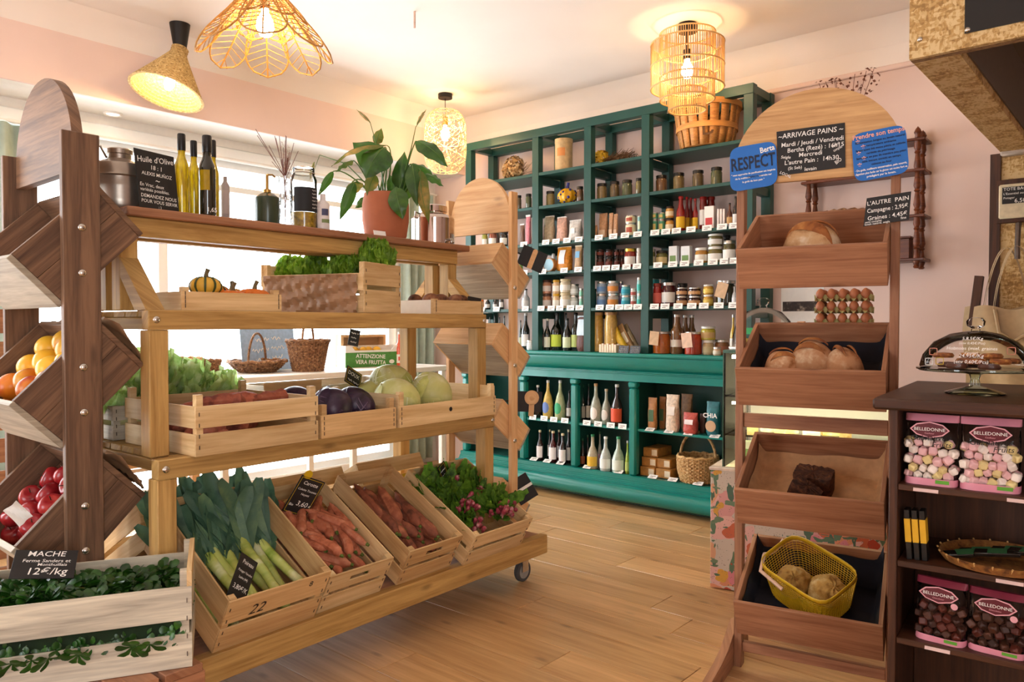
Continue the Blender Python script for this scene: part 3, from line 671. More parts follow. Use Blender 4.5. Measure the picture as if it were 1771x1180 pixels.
# buffet top
R6 = 5
for x0, x1, y0 in ((90, 112, 770), (120, 142, 760), (150, 172, 770), (182, 204, 762), (286, 308, 790)): place('bottle', B(x0), B(x1), By(y0), R6, 'dark oil bottle', ('1c2414', 'b8b89c', '141210', .62))
W_ = ('bottle',)
for x0, x1, y0, g, l, c, xo, d in ((302, 356, 738, '16180f', 'ece8e4', 'dcd8d4', 0, 'dark bottle with white label'), (398, 446, 740, '17150f', 'e8a090', '1a1614', 0, 'dark bottle with pink label'), (446, 490, 780, '15180f', 'e4e4d4', 'd8d0c0', 0, 'dark bottle with pale label'), (490, 566, 724, '14160e', 'c8d84a', '16140f', .02, 'big dark bottle with lime label'), (566, 622, 778, '15170e', 'e0e8c0', '16140f', 0, 'dark bottle with pale green label'), (572, 602, 726, '1a1e0e', None, '16140f', .12, 'dark bottle standing behind'), (618, 680, 724, '15180e', 'cfe08a', '16140f', .03, 'dark curvy bottle with lime label')):
    place('bottle', B(x0), B(x1), By(y0), R6, d, (g, l, c, .56, (.1, .42), .36, .14), xo=xo)
place('jar', B(336), B(390), By(918), R6, 'small white jar with silver lid', ('d8d8d4', 'e8e8e6', 'c8c4bc', .2), xo=-.04)
place('sack', B(652), B(742), By(762), R6, 'clear bag of chocolate granola', ('5a2a1c', 'cfe0ea', 'cfe0ea', (.45, .9), .7), xo=-.03)
for x0, x1, c in ((736, 828, 'c8a04c'), (832, 916, 'd2ae60')): place('jar', B(x0), B(x1), By(722), R6, 'tall jar of dry pasta', (c, None, 'c89a68', .08))
place('jar', B(1142), B(1256), By(862), R6, 'large orange preserve jar', ('a8571c', None, 'c8c4bc', .1), xo=-.03)
for x0, x1, y0, xo in ((1256, 1336, 752, 0), (1320, 1376, 756, .09), (1362, 1418, 756, .14)): place('bottle', B(x0), B(x1), By(y0), R6, 'bottle of brown soup', ('7a5430', 'e4dcd0' if xo == 0 else None, 'c8c4bc', .6, (.18, .36), .5, .12), xo=xo)
place('jar', B(1346), B(1456), By(864), R6, 'large jar of red sauce with pale tag', ('b03a20', None, 'c8c4bc', .1), xo=-.03)
z = place('jar', B(1462), B(1532), By(918), R6, 'pale spread jar below a tub', ('b8a07a', 'c8b48a', 'd8d4cc')); place('jar', B(1450), B(1542), By(830), R6, 'yellow tub stacked on top', ('b8a83a', 'c8a46c', 'd8d4cc'), zb=z+.001)
place('jar', B(1538), B(1630), By(914), R6, 'squat jar with kraft label', ('8a5a34', 'a86a4c', 'c8c4bc'), xo=.05)
place('jar', B(1528), B(1578), By(962), R6, 'small jar with paper label', ('c8a884', 'dcd0bc', 'c8c4bc', .2), xo=-.05)
place('bottle', B(1636), B(1672), By(754), R6, 'yellow bottle', ('c8a018', 'e8e4d8', 'c8c4bc'))
flush()
# ------------------------------------------------------------------ price cards on the shelf edges
cards = {2: [70, 140, 315, 455, 520, 590, 665, 793, 885, 960, 1040, 1150, 1220, 1287, 1380, 1482, 1577, 1655], 3: [318, 436, 572, 662, 783, 840, 900, 970, 1037, 1170, 1265, 1340, 1430, 1520, 1597, 1650], 4: [45, 140, 325, 425, 490, 545, 613, 670, 800, 865, 925, 982, 1042, 1150, 1217, 1300, 1388, 1465, 1560, 1655]}
cm = MB().box((-.0008, -.032, 0), (.0008, .032, .036)).mesh('price_card', PAPER)
pm = MB().box((-.0012, -.02, .022), (-.0009, .02, .025)).box((-.0012, -.02, .017), (-.0009, .012, .020)).box((-.0012, -.006, .008), (-.0009, .02, .013)).mesh('print', M('card_print', '8a8078'))
def card(p, label, rz=0, s=1):
    t = T('price_card', label, 'price tag', p, (0, R_(8), rz), 'price cards on shelf edges', s); ob('card', cm, t); ob('print', pm, t); return t
for lev, L in cards.items():
    k = {}
    for x in L:
        p = pX(B(x), 500, XU-.006); bay = sum(1 for y in PY[1:4] if p.y < y); k[bay] = k.get(bay, 0)+1
        card((XU-.006, p.y, LV[lev]-.016), f'white price card, {ORD[k[bay]-1]} from left on the {LVN[lev]} edge, {BAYN[bay]} bay')
# kraft tags hanging on jars
tg = M('kraft_tag', 'c9a886', rough=.8)
def hangtag(x, y, X, lab, rr, s=1, m=tg):
    p = pX(x, y, X); o = MB().box((-.001, -.034, -.045), (.001, .034, .045), ch=.0004).obj('hang_tag', m, None, p, (rr, 0, 0)); o.scale = (1, s, s); tag(o, lab, 'tag', 'paper tags on jars')
hangtag(B(1148), By(905), 4.36, 'brown kraft tag on the orange preserve jar', .1); hangtag(B(1357), By(918), 4.355, 'pale kraft tag on the red sauce jar', -.12, 1.05, M('pale_tag', 'dcb9a0')); hangtag(B(1578), By(598), 4.40, 'kraft tag on the large dark green jar', .3, 1.05)
# ------------------------------------------------------------------ odd things on the shelf unit
FLW = blotch('dried_petals', ['6a4a2c', 'b98f5c', 'e0c69a'], 30, .9, 0); FLY = blotch('dried_yellow', ['6a5018', 'c89a1c', 'd8b24a'], 40, .9, 0); TWG = M('dried_stems', '6a4a2c', rough=.9, var=.3)
def petals(mb, c, r, n, s, flat=1):
    for _ in range(n):
        d = Vector((random.gauss(0, 1), random.gauss(0, 1), random.gauss(0, 1)*flat)).normalized(); p = Vector(c)+Vector((d.x*r[0], d.y*r[1], d.z*r[2]))*random.uniform(.75, 1)
        u = d.orthogonal().normalized(); u = Matrix.Rotation(random.uniform(0, 6.28), 3, d) @ u; v = (d.cross(u)+d*random.uniform(-.5, .5)).normalized(); a = s*random.uniform(.6, 1.2)
        mb.add([p-u*a, p-v*a*.8, p+u*a, p+v*a*.8+d*a*.4], [(0, 1, 2, 3)])
yc = pX(890, 280, 4.5).y
t = T('dried_bouquet', 'dried cream and brown hydrangea bouquet on the top left shelf', 'dried flowers', (4.5, yc, LV[0]+.001))
mb = MB()
for c, r in (((0, .04, .075), (.07, .07, .07)), ((-.03, -.03, .07), (.06, .07, .065)), ((.03, .08, .10), (.06, .05, .06)), ((0, 0, .13), (.06, .08, .06))): petals(mb, c, r, 260, .016)
mb.obj('blossoms', FLW, t)['kind'] = 'stuff'
mb = MB()
for _ in range(60):
    a = random.uniform(-.15, .06); mb.tube([(random.uniform(-.05, .05), -.02, .03), (random.uniform(-.08, .06), a-.03, random.uniform(.01, .13))], .0012, 3)
mb.obj('stems', TWG, t)['kind'] = 'stuff'
p = pX(975, 285, 4.47); t = T('round_tin', 'tall beige cylindrical tin with orange label on the top shelf', 'tin', (4.47, p.y, LV[0]+.001))
hh = pX(975, 242, 4.47).z-LV[0]; MB().lathe([(0, 0), (.064, 0), (.064, hh-.03), (.066, hh-.028), (.066, hh), (0, hh)], 24).obj('body', M('beige_tin', 'c9a878', rough=.6), t); MB().lathe([(.0655, hh*.45), (.0655, hh*.7)], 10, a0=R_(170), a1=R_(225)).obj('paper_label', lbl('d58a4a'), t)
p = pX(1065, 268, 4.5); t = T('dried_yellow_flowers', 'bunch of dried yellow flowers lying on the top shelf', 'dried flowers', (4.5, p.y, LV[0]+.001))
mb = MB(); petals(mb, (0, .12, .06), (.05, .06, .055), 420, .011); mb.obj('blossoms', FLY, t)['kind'] = 'stuff'
mb = MB()
for _ in range(150):
    y = random.uniform(-.15, .1); q = Vector((random.uniform(-.05, .05), y, random.uniform(.01, .07))); mb.tube([(0, .1, .04), q, q+Vector((random.uniform(-.02, .02), -.03, random.uniform(-.008, .03)))], .0014, 3)
mb.obj('stems', TWG, t)['kind'] = 'stuff'
mb = MB(); petals(mb, (0, -.05, .04), (.05, .12, .035), 200, .007); mb.obj('seed_heads', TWG, t)['kind'] = 'stuff'
# bushel basket
p = pX(1227, 250, 4.53); t = T('bushel_basket', 'round slatted wooden bushel basket with a painted D on the top shelf', 'basket', (4.492, p.y, LV[0]+.001))
BW = wood('bushel_wood', 'a86a30', 'd89a54', knots=.1, grain=.7); hb = .275; n = 18
for k in range(n):
    a = 6.283*k/n; hw = .155
    def fn(u, v, a=a): r = .16+.045*v+.006*math.sin(v*3.1); w2 = (.0225+.0075*v); c = Vector((math.cos(a), math.sin(a), 0)); s = Vector((-math.sin(a), math.cos(a), 0)); return c*r+s*(u-.5)*2*w2+ZV*hb*v
    o = MB().grid(fn, 1, 4).obj('slat', BW, t); o.modifiers.new('thick', 'SOLIDIFY').thickness = .003
for z, r in ((hb-.02, .211), (.12, .187)): MB().lathe([(r, z-.017), (r+.004, z-.017), (r+.004, z+.017), (r, z+.017), (r, z-.017)], 36).obj('hoop', BW, t)
MB().lathe([(0, .004), (.158, .004)], 24).obj('bottom', BW, t)
text('D', .11, M('painted_letter', '6a4a30'), t, (-.19, -.06, .05), (R_(80), 0, YAW-math.pi/2), bold=.02)
# gourd
p = pX(981, 350, 4.45); t = T('painted_gourd', 'yellow painted gourd with dark blue spots and blue stem', 'gourd', (4.45, p.y, LV[1]+.001))
MB().grid(lambda u, v: ((.068+.004*math.cos(u*6.283*9))*math.sin(v*3.1416)*math.cos(u*6.283), (.068+.004*math.cos(u*6.283*9))*math.sin(v*3.1416)*math.sin(u*6.283), .058-.058*math.cos(v*3.1416)), 54, 14, True).obj('body', M('gourd_yellow', 'e0a51c', rough=.4), t)
gb = M('gourd_blue', '2c2a78', rough=.45)
for k in range(26):
    a = 6.283*k*.381; v = .18+.62*((k*7) % 26)/26; s_ = MB().sphere((.067*math.sin(v*3.14)*math.cos(a), .067*math.sin(v*3.14)*math.sin(a), .058-.058*math.cos(v*3.14)), random.uniform(.006, .011), 8, 5).obj('spot', gb, t)
MB().tube([(0, 0, .105), (0, -.005, .13), (.0, -.012, .155)], [.018, .011, .009], 8).obj('stem', gb, t)
# round wooden cheese box standing on edge, 4th shelf second bay
p = pX(B(480), 455, 4.42); t = T('round_box', 'small round wooden box with blue and white lid turned to the front', 'box', (4.41, p.y, LV[3]+.052))
MB().lathe([(0, 0), (.05, 0), (.05, .045), (0, .045)], 24, mat=Matrix.Rotation(R_(90), 4, 'Y')).obj('drum', M('veneer', 'c08a50'), t); MB().lathe([(0, 0), (.044, 0)], 24, mat=Matrix.Translation((-.001, 0, 0)) @ Matrix.Rotation(R_(90), 4, 'Y')).obj('lid_print', lbl('a8d0e4'), t)
# buffet top bay 3: little basket of pots, leaning packets, slate signs
p = pX(B(870), 610, 4.40); t = T('small_crate_of_pots', 'little pale wooden basket holding small pots on the buffet top', 'basket', (4.40, p.y, 1.0235))
for k in range(7): MB().box((-.04, -.07+.02*k, 0), (-.037, -.054+.02*k, .055+.006*(k % 2))).obj('slat', M('pale_slat', 'e8d2b4'), t)
MB().box((-.036, -.07, 0), (.06, .07, .006)).obj('base', M('pale_slat', 'e8d2b4'), t); MB().box((-.036, .067, .006), (.06, .07, .05)).obj('side', M('pale_slat', 'e8d2b4'), t); MB().box((-.036, -.07, .006), (.06, -.067, .05)).obj('side', M('pale_slat', 'e8d2b4'), t)
for k in range(6):
    q = T('small_pot', f'tiny red and white pot in the pale basket on the buffet top, {ORD[k]} from left', 'pot', (4.40-.01+.03*(k % 2), p.y+.05-.02*k, 1.031), group='tiny pots'); MB().lathe([(0, 0), (.009, 0), (.012, .035), (.012, .05), (0, .052)], 10).obj('pot', lbl(['d86a50', 'f0e4d8'][k % 2]), q)
for k, (x, c, y) in enumerate(((965, 'd8b01c', 870), (1010, 'b08a5c', 845), (1040, '9a8a6a', 842))):
    p = pX(B(x), By(950), 4.47+.03*k); q = T('leaning_packet', ['yellow', 'kraft', 'grey green'][k]+' packet leaning at a slant on the buffet top', 'packet', (4.47+.03*k, p.y, 1.04), (R_(-32), 0, 0), 'leaning packets'); sack(q, .055, .03, .2, c, 'e8dcc0' if k else None, None, (.3, .7), .6)
for k, x in enumerate((953, 1025)):
    p = pX(B(x), By(1000), 4.33); q = T('slate_sign', ['left', 'right'][k]+' of two small grey slate signs on the buffet edge', 'sign', (4.325, p.y, 1.0235), (0, R_(14), 0), 'slate signs on the buffet'); MB().box((0, -.038, 0), (.003, .038, .052)).obj('board', M('slate_grey', '4a505a', rough=.7), q)
    for j in range(4): scribble(.06-.01*(j % 2), .011, CHALK, q, (-.001-.0028*(3-j)*0, 0, .038-.0115*j), (R_(90), 0, R_(-90)), 'CENTER')
# ------------------------------------------------------------------ goods inside the buffet
def Cx(x): return 840+.2882*x
def Cy(y): return 590+.2882*y
low = {}
def put(kind, x0, x1, yt, zb, row, desc, args, xo=0, cat=None):
    cx = (Cx(x0)+Cx(x1))/2; X = XB+.10+xo; t_ = X/ray(cx, 700).x; wd = (x1-x0)*.2882*t_/FPX; X += min(wd/2, .045)
    t_ = X/ray(cx, 700).x; wd = (x1-x0)*.2882*t_/FPX; p = pX(cx, 700, X); h = max(.05, pX(cx, Cy(yt), X).z-zb)
    bay = 0 if x1 < 520 else 1 if x1 < 870 else 2
    low.setdefault((row, bay), []).append((p.y, X, zb, wd, h, kind, desc, args))
ZL, ZU = .1985, .5165
LEM = dict()
put('bottle', 290, 336, 265, ZU, 0, 'dark bottle with white cap', ('2a1c16', None, 'e8e4e0', .6), .02)
put('bottle', 342, 406, 235, ZU, 0, 'yellow lemonade bottle with blue oval', ('cfae5a', None, 'd8d4cc', .42, (.14, .44), .26, .3, '6a84c0'))
put('bottle', 414, 480, 236, ZU, 0, 'greenish lemonade bottle with green oval', ('aeb488', None, 'd8d4cc', .42, (.14, .44), .26, .3, '3aa070'))
put('bottle', 484, 520, 300, ZU, 0, 'dark bottle with white label', ('241815', 'dcd8d4', '1a1512'), .04)
for x0, x1, yt, xo, g, l, c, d in ((566, 600, 265, .05, '1a1a14', 'b0a898', '1f5a3a', 'dark wine bottle'), (602, 634, 258, .08, '1c1612', 'd8d0c0', '1f4a34', 'dark wine bottle'), (628, 694, 255, 0, 'a5aa9a', None, 'c89a6a', 'cider bottle with round label'), (694, 754, 288, .03, 'a2a89a', None, 'c8b49a', 'clear cider bottle with round white label'), (752, 824, 260, -.01, '2c1410', 'd8502c', 'd8d4d0', 'dark cola bottle with red label')):
    put('bottle', x0, x1, yt, ZU, 0, d, (g, l, c, .46, (.1, .42), .3, .22, 'ece8e2' if 'cider' in d else None), xo)
for x0, x1, yt, xo, d, c, l in ((972, 1032, 340, 0, 'kraft coffee bag with green label', 'b57c4a', '4a6a4a'), (1040, 1086, 334, .08, 'kraft coffee bag with green label', 'a8703f', '4a6a4a'), (1080, 1168, 322, -.02, 'tall pale paper bag', 'd8c0a8', 'e8dcd0'), (1170, 1246, 318, .12, 'large brown bag in the back', '8a6440', None), (1184, 1280, 430, -.03, 'short red printed bag', 'b8493c', 'f0e0dc'), (1284, 1322, 436, .06, 'small dark bag', '4a2a1c', None), (1324, 1412, 364, -.02, 'teal bag of chia seeds', '17646a', None)):
    put('sack', x0, x1, yt, ZU, 0, d, (c, l, None, (.25, .62) if 'coffee' in d else (.45, .68), .6), xo)
for x0, x1, yt, xo in ((306, 346, 535, 0), (372, 398, 532, .1), (380, 430, 540, .0), (426, 455, 534, .1), (440, 486, 555, -.02), (484, 512, 532, .04)):
    put('bottle', x0, x1, yt, ZL, 1, 'small dark red juice bottle', ('4a0f10' if x0 in (380, 426) else '260c0d', 'ece6e6', 'd8c8a0', .55, (.1, .48), .36, .14), xo)
for x0, x1, yt, xo, g, l, c, d in ((566, 600, 585, .03, '2a1410', '8a4a2c', '1f5a3a', 'dark bottle with green cap'), (598, 628, 565, .08, '28100e', None, '1f5a3a', 'dark bottle with green cap'), (610, 676, 560, -.02, 'b3a890', 'e0b43a', '1f7a4a', 'clear bottle with yellow label'), (672, 700, 545, .1, 'a8a8a0', 'c89ab0', '1f5a3a', 'clear bottle standing behind'), (686, 756, 574, -.03, 'b4bab4', 'e4e8e4', 'e4e4e0', 'clear water bottle with white label'), (760, 836, 574, -.03, 'a9b8a8', 'dfe8dc', '2a8a5a', 'clear swing top bottle with green cap'), (838, 866, 600, 0, 'a8c040', 'c8dc7a', 'd8d8d0', 'lime green bottle')):
    put('bottle', x0, x1, yt, ZL, 1, d, (g, l, c, .42, (.08, .36), .3, .24), xo)
for (row, bay), L in low.items():
    L.sort(key=lambda q: -q[0])
    for k, (y, X, zb, wd, h, kind, desc, args) in enumerate(L):
        lb = f'{desc}, {ORD[k]} from left, {["upper", "lower"][row]} row, {["left", "middle", "right"][bay]} buffet bay'
        t = T('glass_bottle' if kind == 'bottle' else 'food_pouch', lb, 'bottle' if kind == 'bottle' else 'bag', (X, y, zb+.0005), group='bottles in the buffet' if kind == 'bottle' else 'bags in the buffet')
        if kind == 'bottle': bottle(t, wd/2, h, *args)
        else:
            sack(t, wd*.96, min(.08, wd*.6), h, *args)
            if 'chia' in desc:
                text('CHIA', .04, CHALK, t, (-.056, .045, h*.55), (R_(90), 0, R_(-90)), bold=.02); MB().lathe([(0, 0), (.035, 0)], 20, mat=Matrix.Translation((-.052, -.005, h*.3)) @ Matrix.Rotation(R_(90), 4, 'Y')).obj('printed_bowl', lbl('c8a07a'), t)
k = {}
for x, z, row in ((282, ZU, 0), (350, ZU, 0), (408, ZU, 0), (474, ZU, 0), (606, ZU, 0), (674, ZU, 0), (750, ZU, 0), (820, ZU, 0), (980, ZU, 0), (1095, ZU, 0), (1212, ZU, 0), (1370, ZU, 0), (290, ZL, 1), (370, ZL, 1), (450, ZL, 1), (610, ZL, 1), (800, ZL, 1), (1005, ZL, 1), (1125, ZL, 1), (1278, ZL, 1)):
    b_ = 0 if x < 520 else 1 if x < 870 else 2; k[(row, b_)] = k.get((row, b_), 0)+1
    o = card((XB+.078 if row == 0 else XB+.064, pX(Cx(x), 700, XB+.08).y, z-.012 if row == 0 else z-.002), f'white price card, {ORD[k[(row, b_)]-1]} from left, {["upper", "lower"][row]} ledge, {["left", "middle", "right"][b_]} buffet bay')
    if row or b_ == 2: o.rotation_euler = (0, R_(60), 0); o.location.z += .006
# biscuit boxes
bx = M('biscuit_box', 'b5803f', rough=.55, var=.25, vs=30); p = pX(Cx(1030), 850, XB+.16)
for i, (dy, dz, dx) in enumerate(((.06, 0, 0), (-.06, 0, 0), (.06, .062, .02), (-.04, .062, .03), (.06, .124, .04))):
    q = T('biscuit_box', f'orange brown biscuit carton, {["bottom left", "bottom right", "middle left", "middle right", "topmost"][i]} of the stack in the buffet', 'box', (XB+.13+dx, p.y+dy+.0, ZL+dz), group='biscuit cartons'); MB().box((0, -.055, 0), (.2, .055, .06), ch=.002).obj('carton', bx, q); MB().box((-.001, -.05, .01), (-.0004, -.01, .05)).obj('printed_panel', lbl('e8d8bc'), q)
WICK = blotch('wicker', ['8a6034', 'c8a068', 'e0c290'], 60, .7, .3); WICK_D = blotch('wicker_brown', ['4a2f1c', '8a6040', 'b98f64'], 60, .7, .3)
def wicker(t, prof, mat, nst=24, row=.011, r=.0045, name='weave'):
    """woven wall: stakes plus wavy weavers following profile prof [(r,z)...], oval factor none"""
    zs = [q[1] for q in prof]
    def rad(z):
        for (r0, z0), (r1, z1) in zip(prof, prof[1:]):
            if z0 <= z <= z1: return r0+(r1-r0)*(z-z0)/(z1-z0+1e-9)
        return prof[-1][0]
    mb = MB()
    for k in range(nst):
        a = 6.283*k/nst; mb.tube([(rad(z)*math.cos(a), rad(z)*math.sin(a), z) for z in [zs[0]+(zs[-1]-zs[0])*i/6 for i in range(7)]], r*.9, 4)
    z = zs[0]+row/2; j = 0
    while z < zs[-1]:
        m = nst*2; mb.tube([((rad(z)+r*1.0*math.cos(math.pi*k+j*math.pi))*math.cos(6.283*k/m*2/2), (rad(z)+r*1.0*math.cos(math.pi*k+j*math.pi))*math.sin(6.283*k/m), z) for k in range(m)], r, 4, closed=True); z += row; j += 1
    mb.lathe([(max(.01, q[0]-r*.3), q[1]) for q in prof], nst)
    o = mb.obj(name, mat, t); o['kind'] = 'stuff'
    rt = rad(zs[-1]); rim = MB(); rim.tube([(rt*math.cos(6.283*k/36), rt*math.sin(6.283*k/36), zs[-1]+r*math.sin(k*2.1)) for k in range(36)], r*1.9, 6, closed=True).obj('rim', mat, t)
    MB().lathe([(0, zs[0]+.002), (prof[0][0], zs[0]+.002)], nst).obj('base', mat, t)
p = pX(Cx(1268), 840, XB+.18); t = T('wicker_basket', 'pale wicker basket with arched handle in the buffet right bay', 'basket', (XB+.19, p.y, ZL+.0005), group='wicker baskets')
wicker(t, [(.105, 0), (.125, .07), (.13, .14), (.128, .165)], WICK)
MB().tube([(0, .125*math.cos(3.1416*i/16), .15+.17*math.sin(3.1416*i/16)) for i in range(17)], .009, 7).obj('handle', WICK, t)
# ================================================================== VEGETABLE RACK
RA = R_(1.8); RO = Vector((1.067, 2.15, 0)); EX = Vector((math.cos(RA), math.sin(RA), 0)); EY = Vector((-math.sin(RA), math.cos(RA), 0))
def RK(u, v, z): return RO+EX*u+EY*v+ZV*z
rk = T('display_rack', 'stepped pine vegetable rack on castors with shelves and slanted lower tier', 'rack', RO, RA)
def rb(n, a, b, m=PINE, p=rk, ch=.003): return MB().box(a, b, ch=ch).obj(n, m, p)
UL, UR, UE, VB = -.03, 1.53, 1.755, .90
for v in (0, VB-.045): rb('base_beam', (0, v, .14), (UE, v+.045, .226))
for u in (0, .86, UE-.045): rb('base_crossbeam', (u+.0005, .046, .14), (u+.0445, VB-.046, .2))
for k in range(6): rb('platform_board', (.002, .048+.1345*k, .2005), (UE-.002, .048+.1345*k+.13, .222), PINE_R)
STL = M('bolt_steel', 'c8c2b8', rough=.25, metal=1, var=.05)
bolt_me = MB().lathe([(0, .006), (.006, .0055), (.010, .003), (.0115, 0)], 14, mat=Matrix.Rotation(R_(90), 4, 'X')).mesh('bolt_head', STL)
for s in (0, 1):     # front (s=0) and window side (s=1)
    def vv(a, b, s=s): return (a, b) if s == 0 else (VB-b, VB-a)
    for u in (UL, UR-.06):
        a, b = vv(.142, .202); rb('post', (u+.001, a, .2265), (u+.061, b, .7485))
        a, b = vv(.19, .25); rb('post', (u+.004, a, .8105), (u+.064, b, 1.2005))
        a, b = vv(.37, .43); rb('post', (u+.0, a, 1.2625), (u+.058, b, 1.5005))
        # slanted brace beside the upper post
        a, b = vv(.2, .37); z0, z1 = 1.2625, 1.43
        pts = [(a, z0), (a+.075, z0), (b, z1-.06), (b, z1)] if s == 0 else [(b, z0), (b-.075, z0), (a, z1-.06), (a, z1)]
        MB().prism(pts, u-.0, u+.058, 'x').obj('brace', PINE, rk)
    a, b = vv(.135, .18); rb('beam', (UL, a, .749), (UR, b, .81))
    a, b = vv(.185, .23); rb('beam', (UL, a, 1.201), (UR, b, 1.262))
    a, b = vv(.365, .41); rb('beam', (UL, a, 1.501), (UR, b, 1.563))
    for u in (UL+.02, UR-.02):
        for v, z in ((.135, .78), (.185, 1.232)):
            if s == 0: ob('bolt', bolt_me, rk, (u+.005, v-.0005, z))
for u in (UL+.062, .72, UR-.105): rb('cross_bearer', (u, .2305, 1.201), (u+.04, VB-.2305, 1.24)); rb('cross_bearer', (u, .1805, .749), (u+.04, VB-.1805, .786))
for k in range(5): rb('shelf_board', (UL+.07, .2315+.0885*k, 1.2405), (UR-.07, .2315+.0885*k+.084, 1.2615)); 
for k in range(6): rb('shelf_board', (UL+.07, .2035+.083*k, .7865), (UR-.07, .2035+.083*k+.078, .8085))
rb('top_board', (-.02, .335, 1.5635), (1.585, .57, 1.592), PINE_R, ch=.004)
def castor(u, v):
    # plate is the part; fork and wheel are its sub-parts
    pl = MB().box((u-.04, v-.04, .132), (u+.04, v+.04, .1395), ch=.001).obj('castor_plate', STEEL, rk)
    MB().box((u-.022, v-.02, .05), (u+.022, v-.0165, .131)).box((u-.022, v+.0165, .05), (u+.022, v+.02, .131)).lathe([(0, .118), (.026, .118), (.026, .131), (0, .131)], 16, u, v).obj('fork', STEEL, pl)
    rx = Matrix.Translation((u, v, .051)) @ Matrix.Rotation(R_(90), 4, 'X')
    MB().lathe([(.037, -.014), (.046, -.014), (.05, -.009), (.05, .009), (.046, .014), (.037, .014)], 28, mat=rx).obj('tyre', M('grey_rubber', '4c4c4c', rough=.7), pl)
    MB().lathe([(0, -.0125), (.036, -.0125), (.036, .0125), (0, .0125)], 24, mat=rx).obj('hub', M('grey_hub', '8d8a86', rough=.5), pl)
for u, v in ((.07, .1), (1.69, .1), (.07, .8), (1.69, .8)): castor(u, v)
# ------------------------------------------------------------------ crates
INK = M('black_ink', '1e1612', rough=.7)
def crate(t, w, L, h, m=CRATE, slats=2, front=None, th=.006, end=None, hole=False, gap=.018, low=None):
    """fruit crate, open top: corner blocks, end boards, side slats, floor slats; x width, y depth, z height"""
    end = end or h
    for x in (th+.0003, w-th-.022):
        for y in (th+.0003, L-th-.022): MB().prism([(x, y), (x+.0217, y), (x+.0217, y+.0217), (x, y+.0217)], .008, end, 'z').obj('corner_post', m, t)
    for (a, b, hh, ns) in ((0, 0, front or h, slats), (1, 0, h, slats)):        # front and back boards
        y = 0 if a == 0 else L-th; sh = (hh-gap*(ns-1))/ns
        for k in range(ns):
            z0 = k*(sh+gap); z1 = z0+sh
            if hole and k == ns-1 and a == 0:
                c = w/2; mb = MB(); zc = (z0+z1)/2; s_ = .045
                mb.box((.0, y, z0), (w, y+th, zc-.011)).box((0, y, zc+.011), (w, y+th, z1)).box((0, y, zc-.011), (c-s_, y+th, zc+.011)).box((c+s_, y, zc-.011), (w, y+th, zc+.011)); mb.obj('end_board', m, t)
            else: MB().box((0, y, z0), (w, y+th, z1), ch=.001).obj('end_board', m, t)
    sl = h if low is None else low; ns = slats; sh = (sl-gap*(ns-1))/ns
    for x in (0, w-th):
        for k in range(ns): MB().box((x, th+.0003, k*(sh+gap)), (x+th, L-th-.0003, k*(sh+gap)+sh), ch=.001).obj('side_slat', m, t)
    n = max(3, int(w/.09)); bw = (w-2*th)/n
    for k in range(n): MB().box((th+k*bw+.002, th+.0003, .001), (th+(k+1)*bw-.002, L-th-.0003, .006)).obj('floor_slat', m, t)
    # wire staples
    st = MB()
    for x in (.012, w-.012):
        for k in range(4): st.box((x-.0012, -.0016, h*.14+k*h*.22), (x+.0012, 0, h*.14+k*h*.22+.012))
    st.obj('staples', STEEL_D, t)['kind'] = 'stuff'
    return t
TH = R_(29)
def low_crate(u, v, w, L, h, label, m=CRATE_B, **k):
    t = T('fruit_crate', label, 'crate', RK(u, v, .2235), (TH, 0, RA), 'fruit crates'); crate(t, w, L, h, m, **k); return t
def inside(t):      # world matrix of a thing before depsgraph update
    return Matrix.Translation(t.location) @ t.rotation_euler.to_matrix().to_4x4()
cr1 = low_crate(.072, .02, .37, .49, .205, 'long tan wooden crate of leeks, leftmost on the slanted bottom tier')
cr2 = low_crate(.462, .035, .285, .49, .165, 'narrow tan wooden crate of carrots with a yellow edged sign', m=CRATE, hole=True)
cr3 = low_crate(.83, .035, .29, .49, .165, 'narrow tan wooden crate of dark earthy carrots beside the radishes', m=CRATE_B, hole=True)
cr4 = low_crate(1.165, .0, .38, .46, .155, 'wooden crate of radish bunches, rightmost on the slanted bottom tier', m=CRATE)
text('22', .055, INK, cr1, (.08, -.0012, .125), (R_(90), 0, 0), shear=.3); text('8', .03, INK, cr1, (.29, -.0012, .165), (R_(90), 0, R_(0)))
CAR = blotch('carrot_skin', ['8f4a2e', 'b5694a', 'c98466'], 25, .7, .25, stretch=(1, 1, 1)); CARD = blotch('earthy_carrot_skin', ['5a3324', '8f5038', 'b5704f'], 16, .75, .3)
def root_me(L, r, bend, mat, n=8, lump=.06, tip=.12):
    pts = []; rs = []; sd = random.random()*9
    for i in range(n+1):
        v = i/n; pts.append((bend*math.sin(v*3.1), (v-.5)*L, .3*bend*math.sin(v*5+sd))); k = max(.02, (1-(1-tip)*v**2.2)); e = min(1, math.sqrt(max(0, v*14))) if v < .07 else 1
        rs.append(r*k*(.35+.65*e)*(1+lump*math.sin(v*23+sd)))
    rs[-1] = .0012
    return MB().tube(pts, rs, 9).mesh('root', mat)
carA = [root_me(random.uniform(.14, .2), random.uniform(.015, .021), random.uniform(-.012, .012), CAR, tip=.42) for _ in range(6)]
carB = [root_me(random.uniform(.18, .27), random.uniform(.02, .027), random.uniform(-.014, .014), CARD, tip=.5) for _ in range(6)]
stub = MB().tube([(0, 0, 0), (0, -.012, .001)], [.007, .005], 6).mesh('stem_stub', M('carrot_top', '5a6a2a', rough=.8))
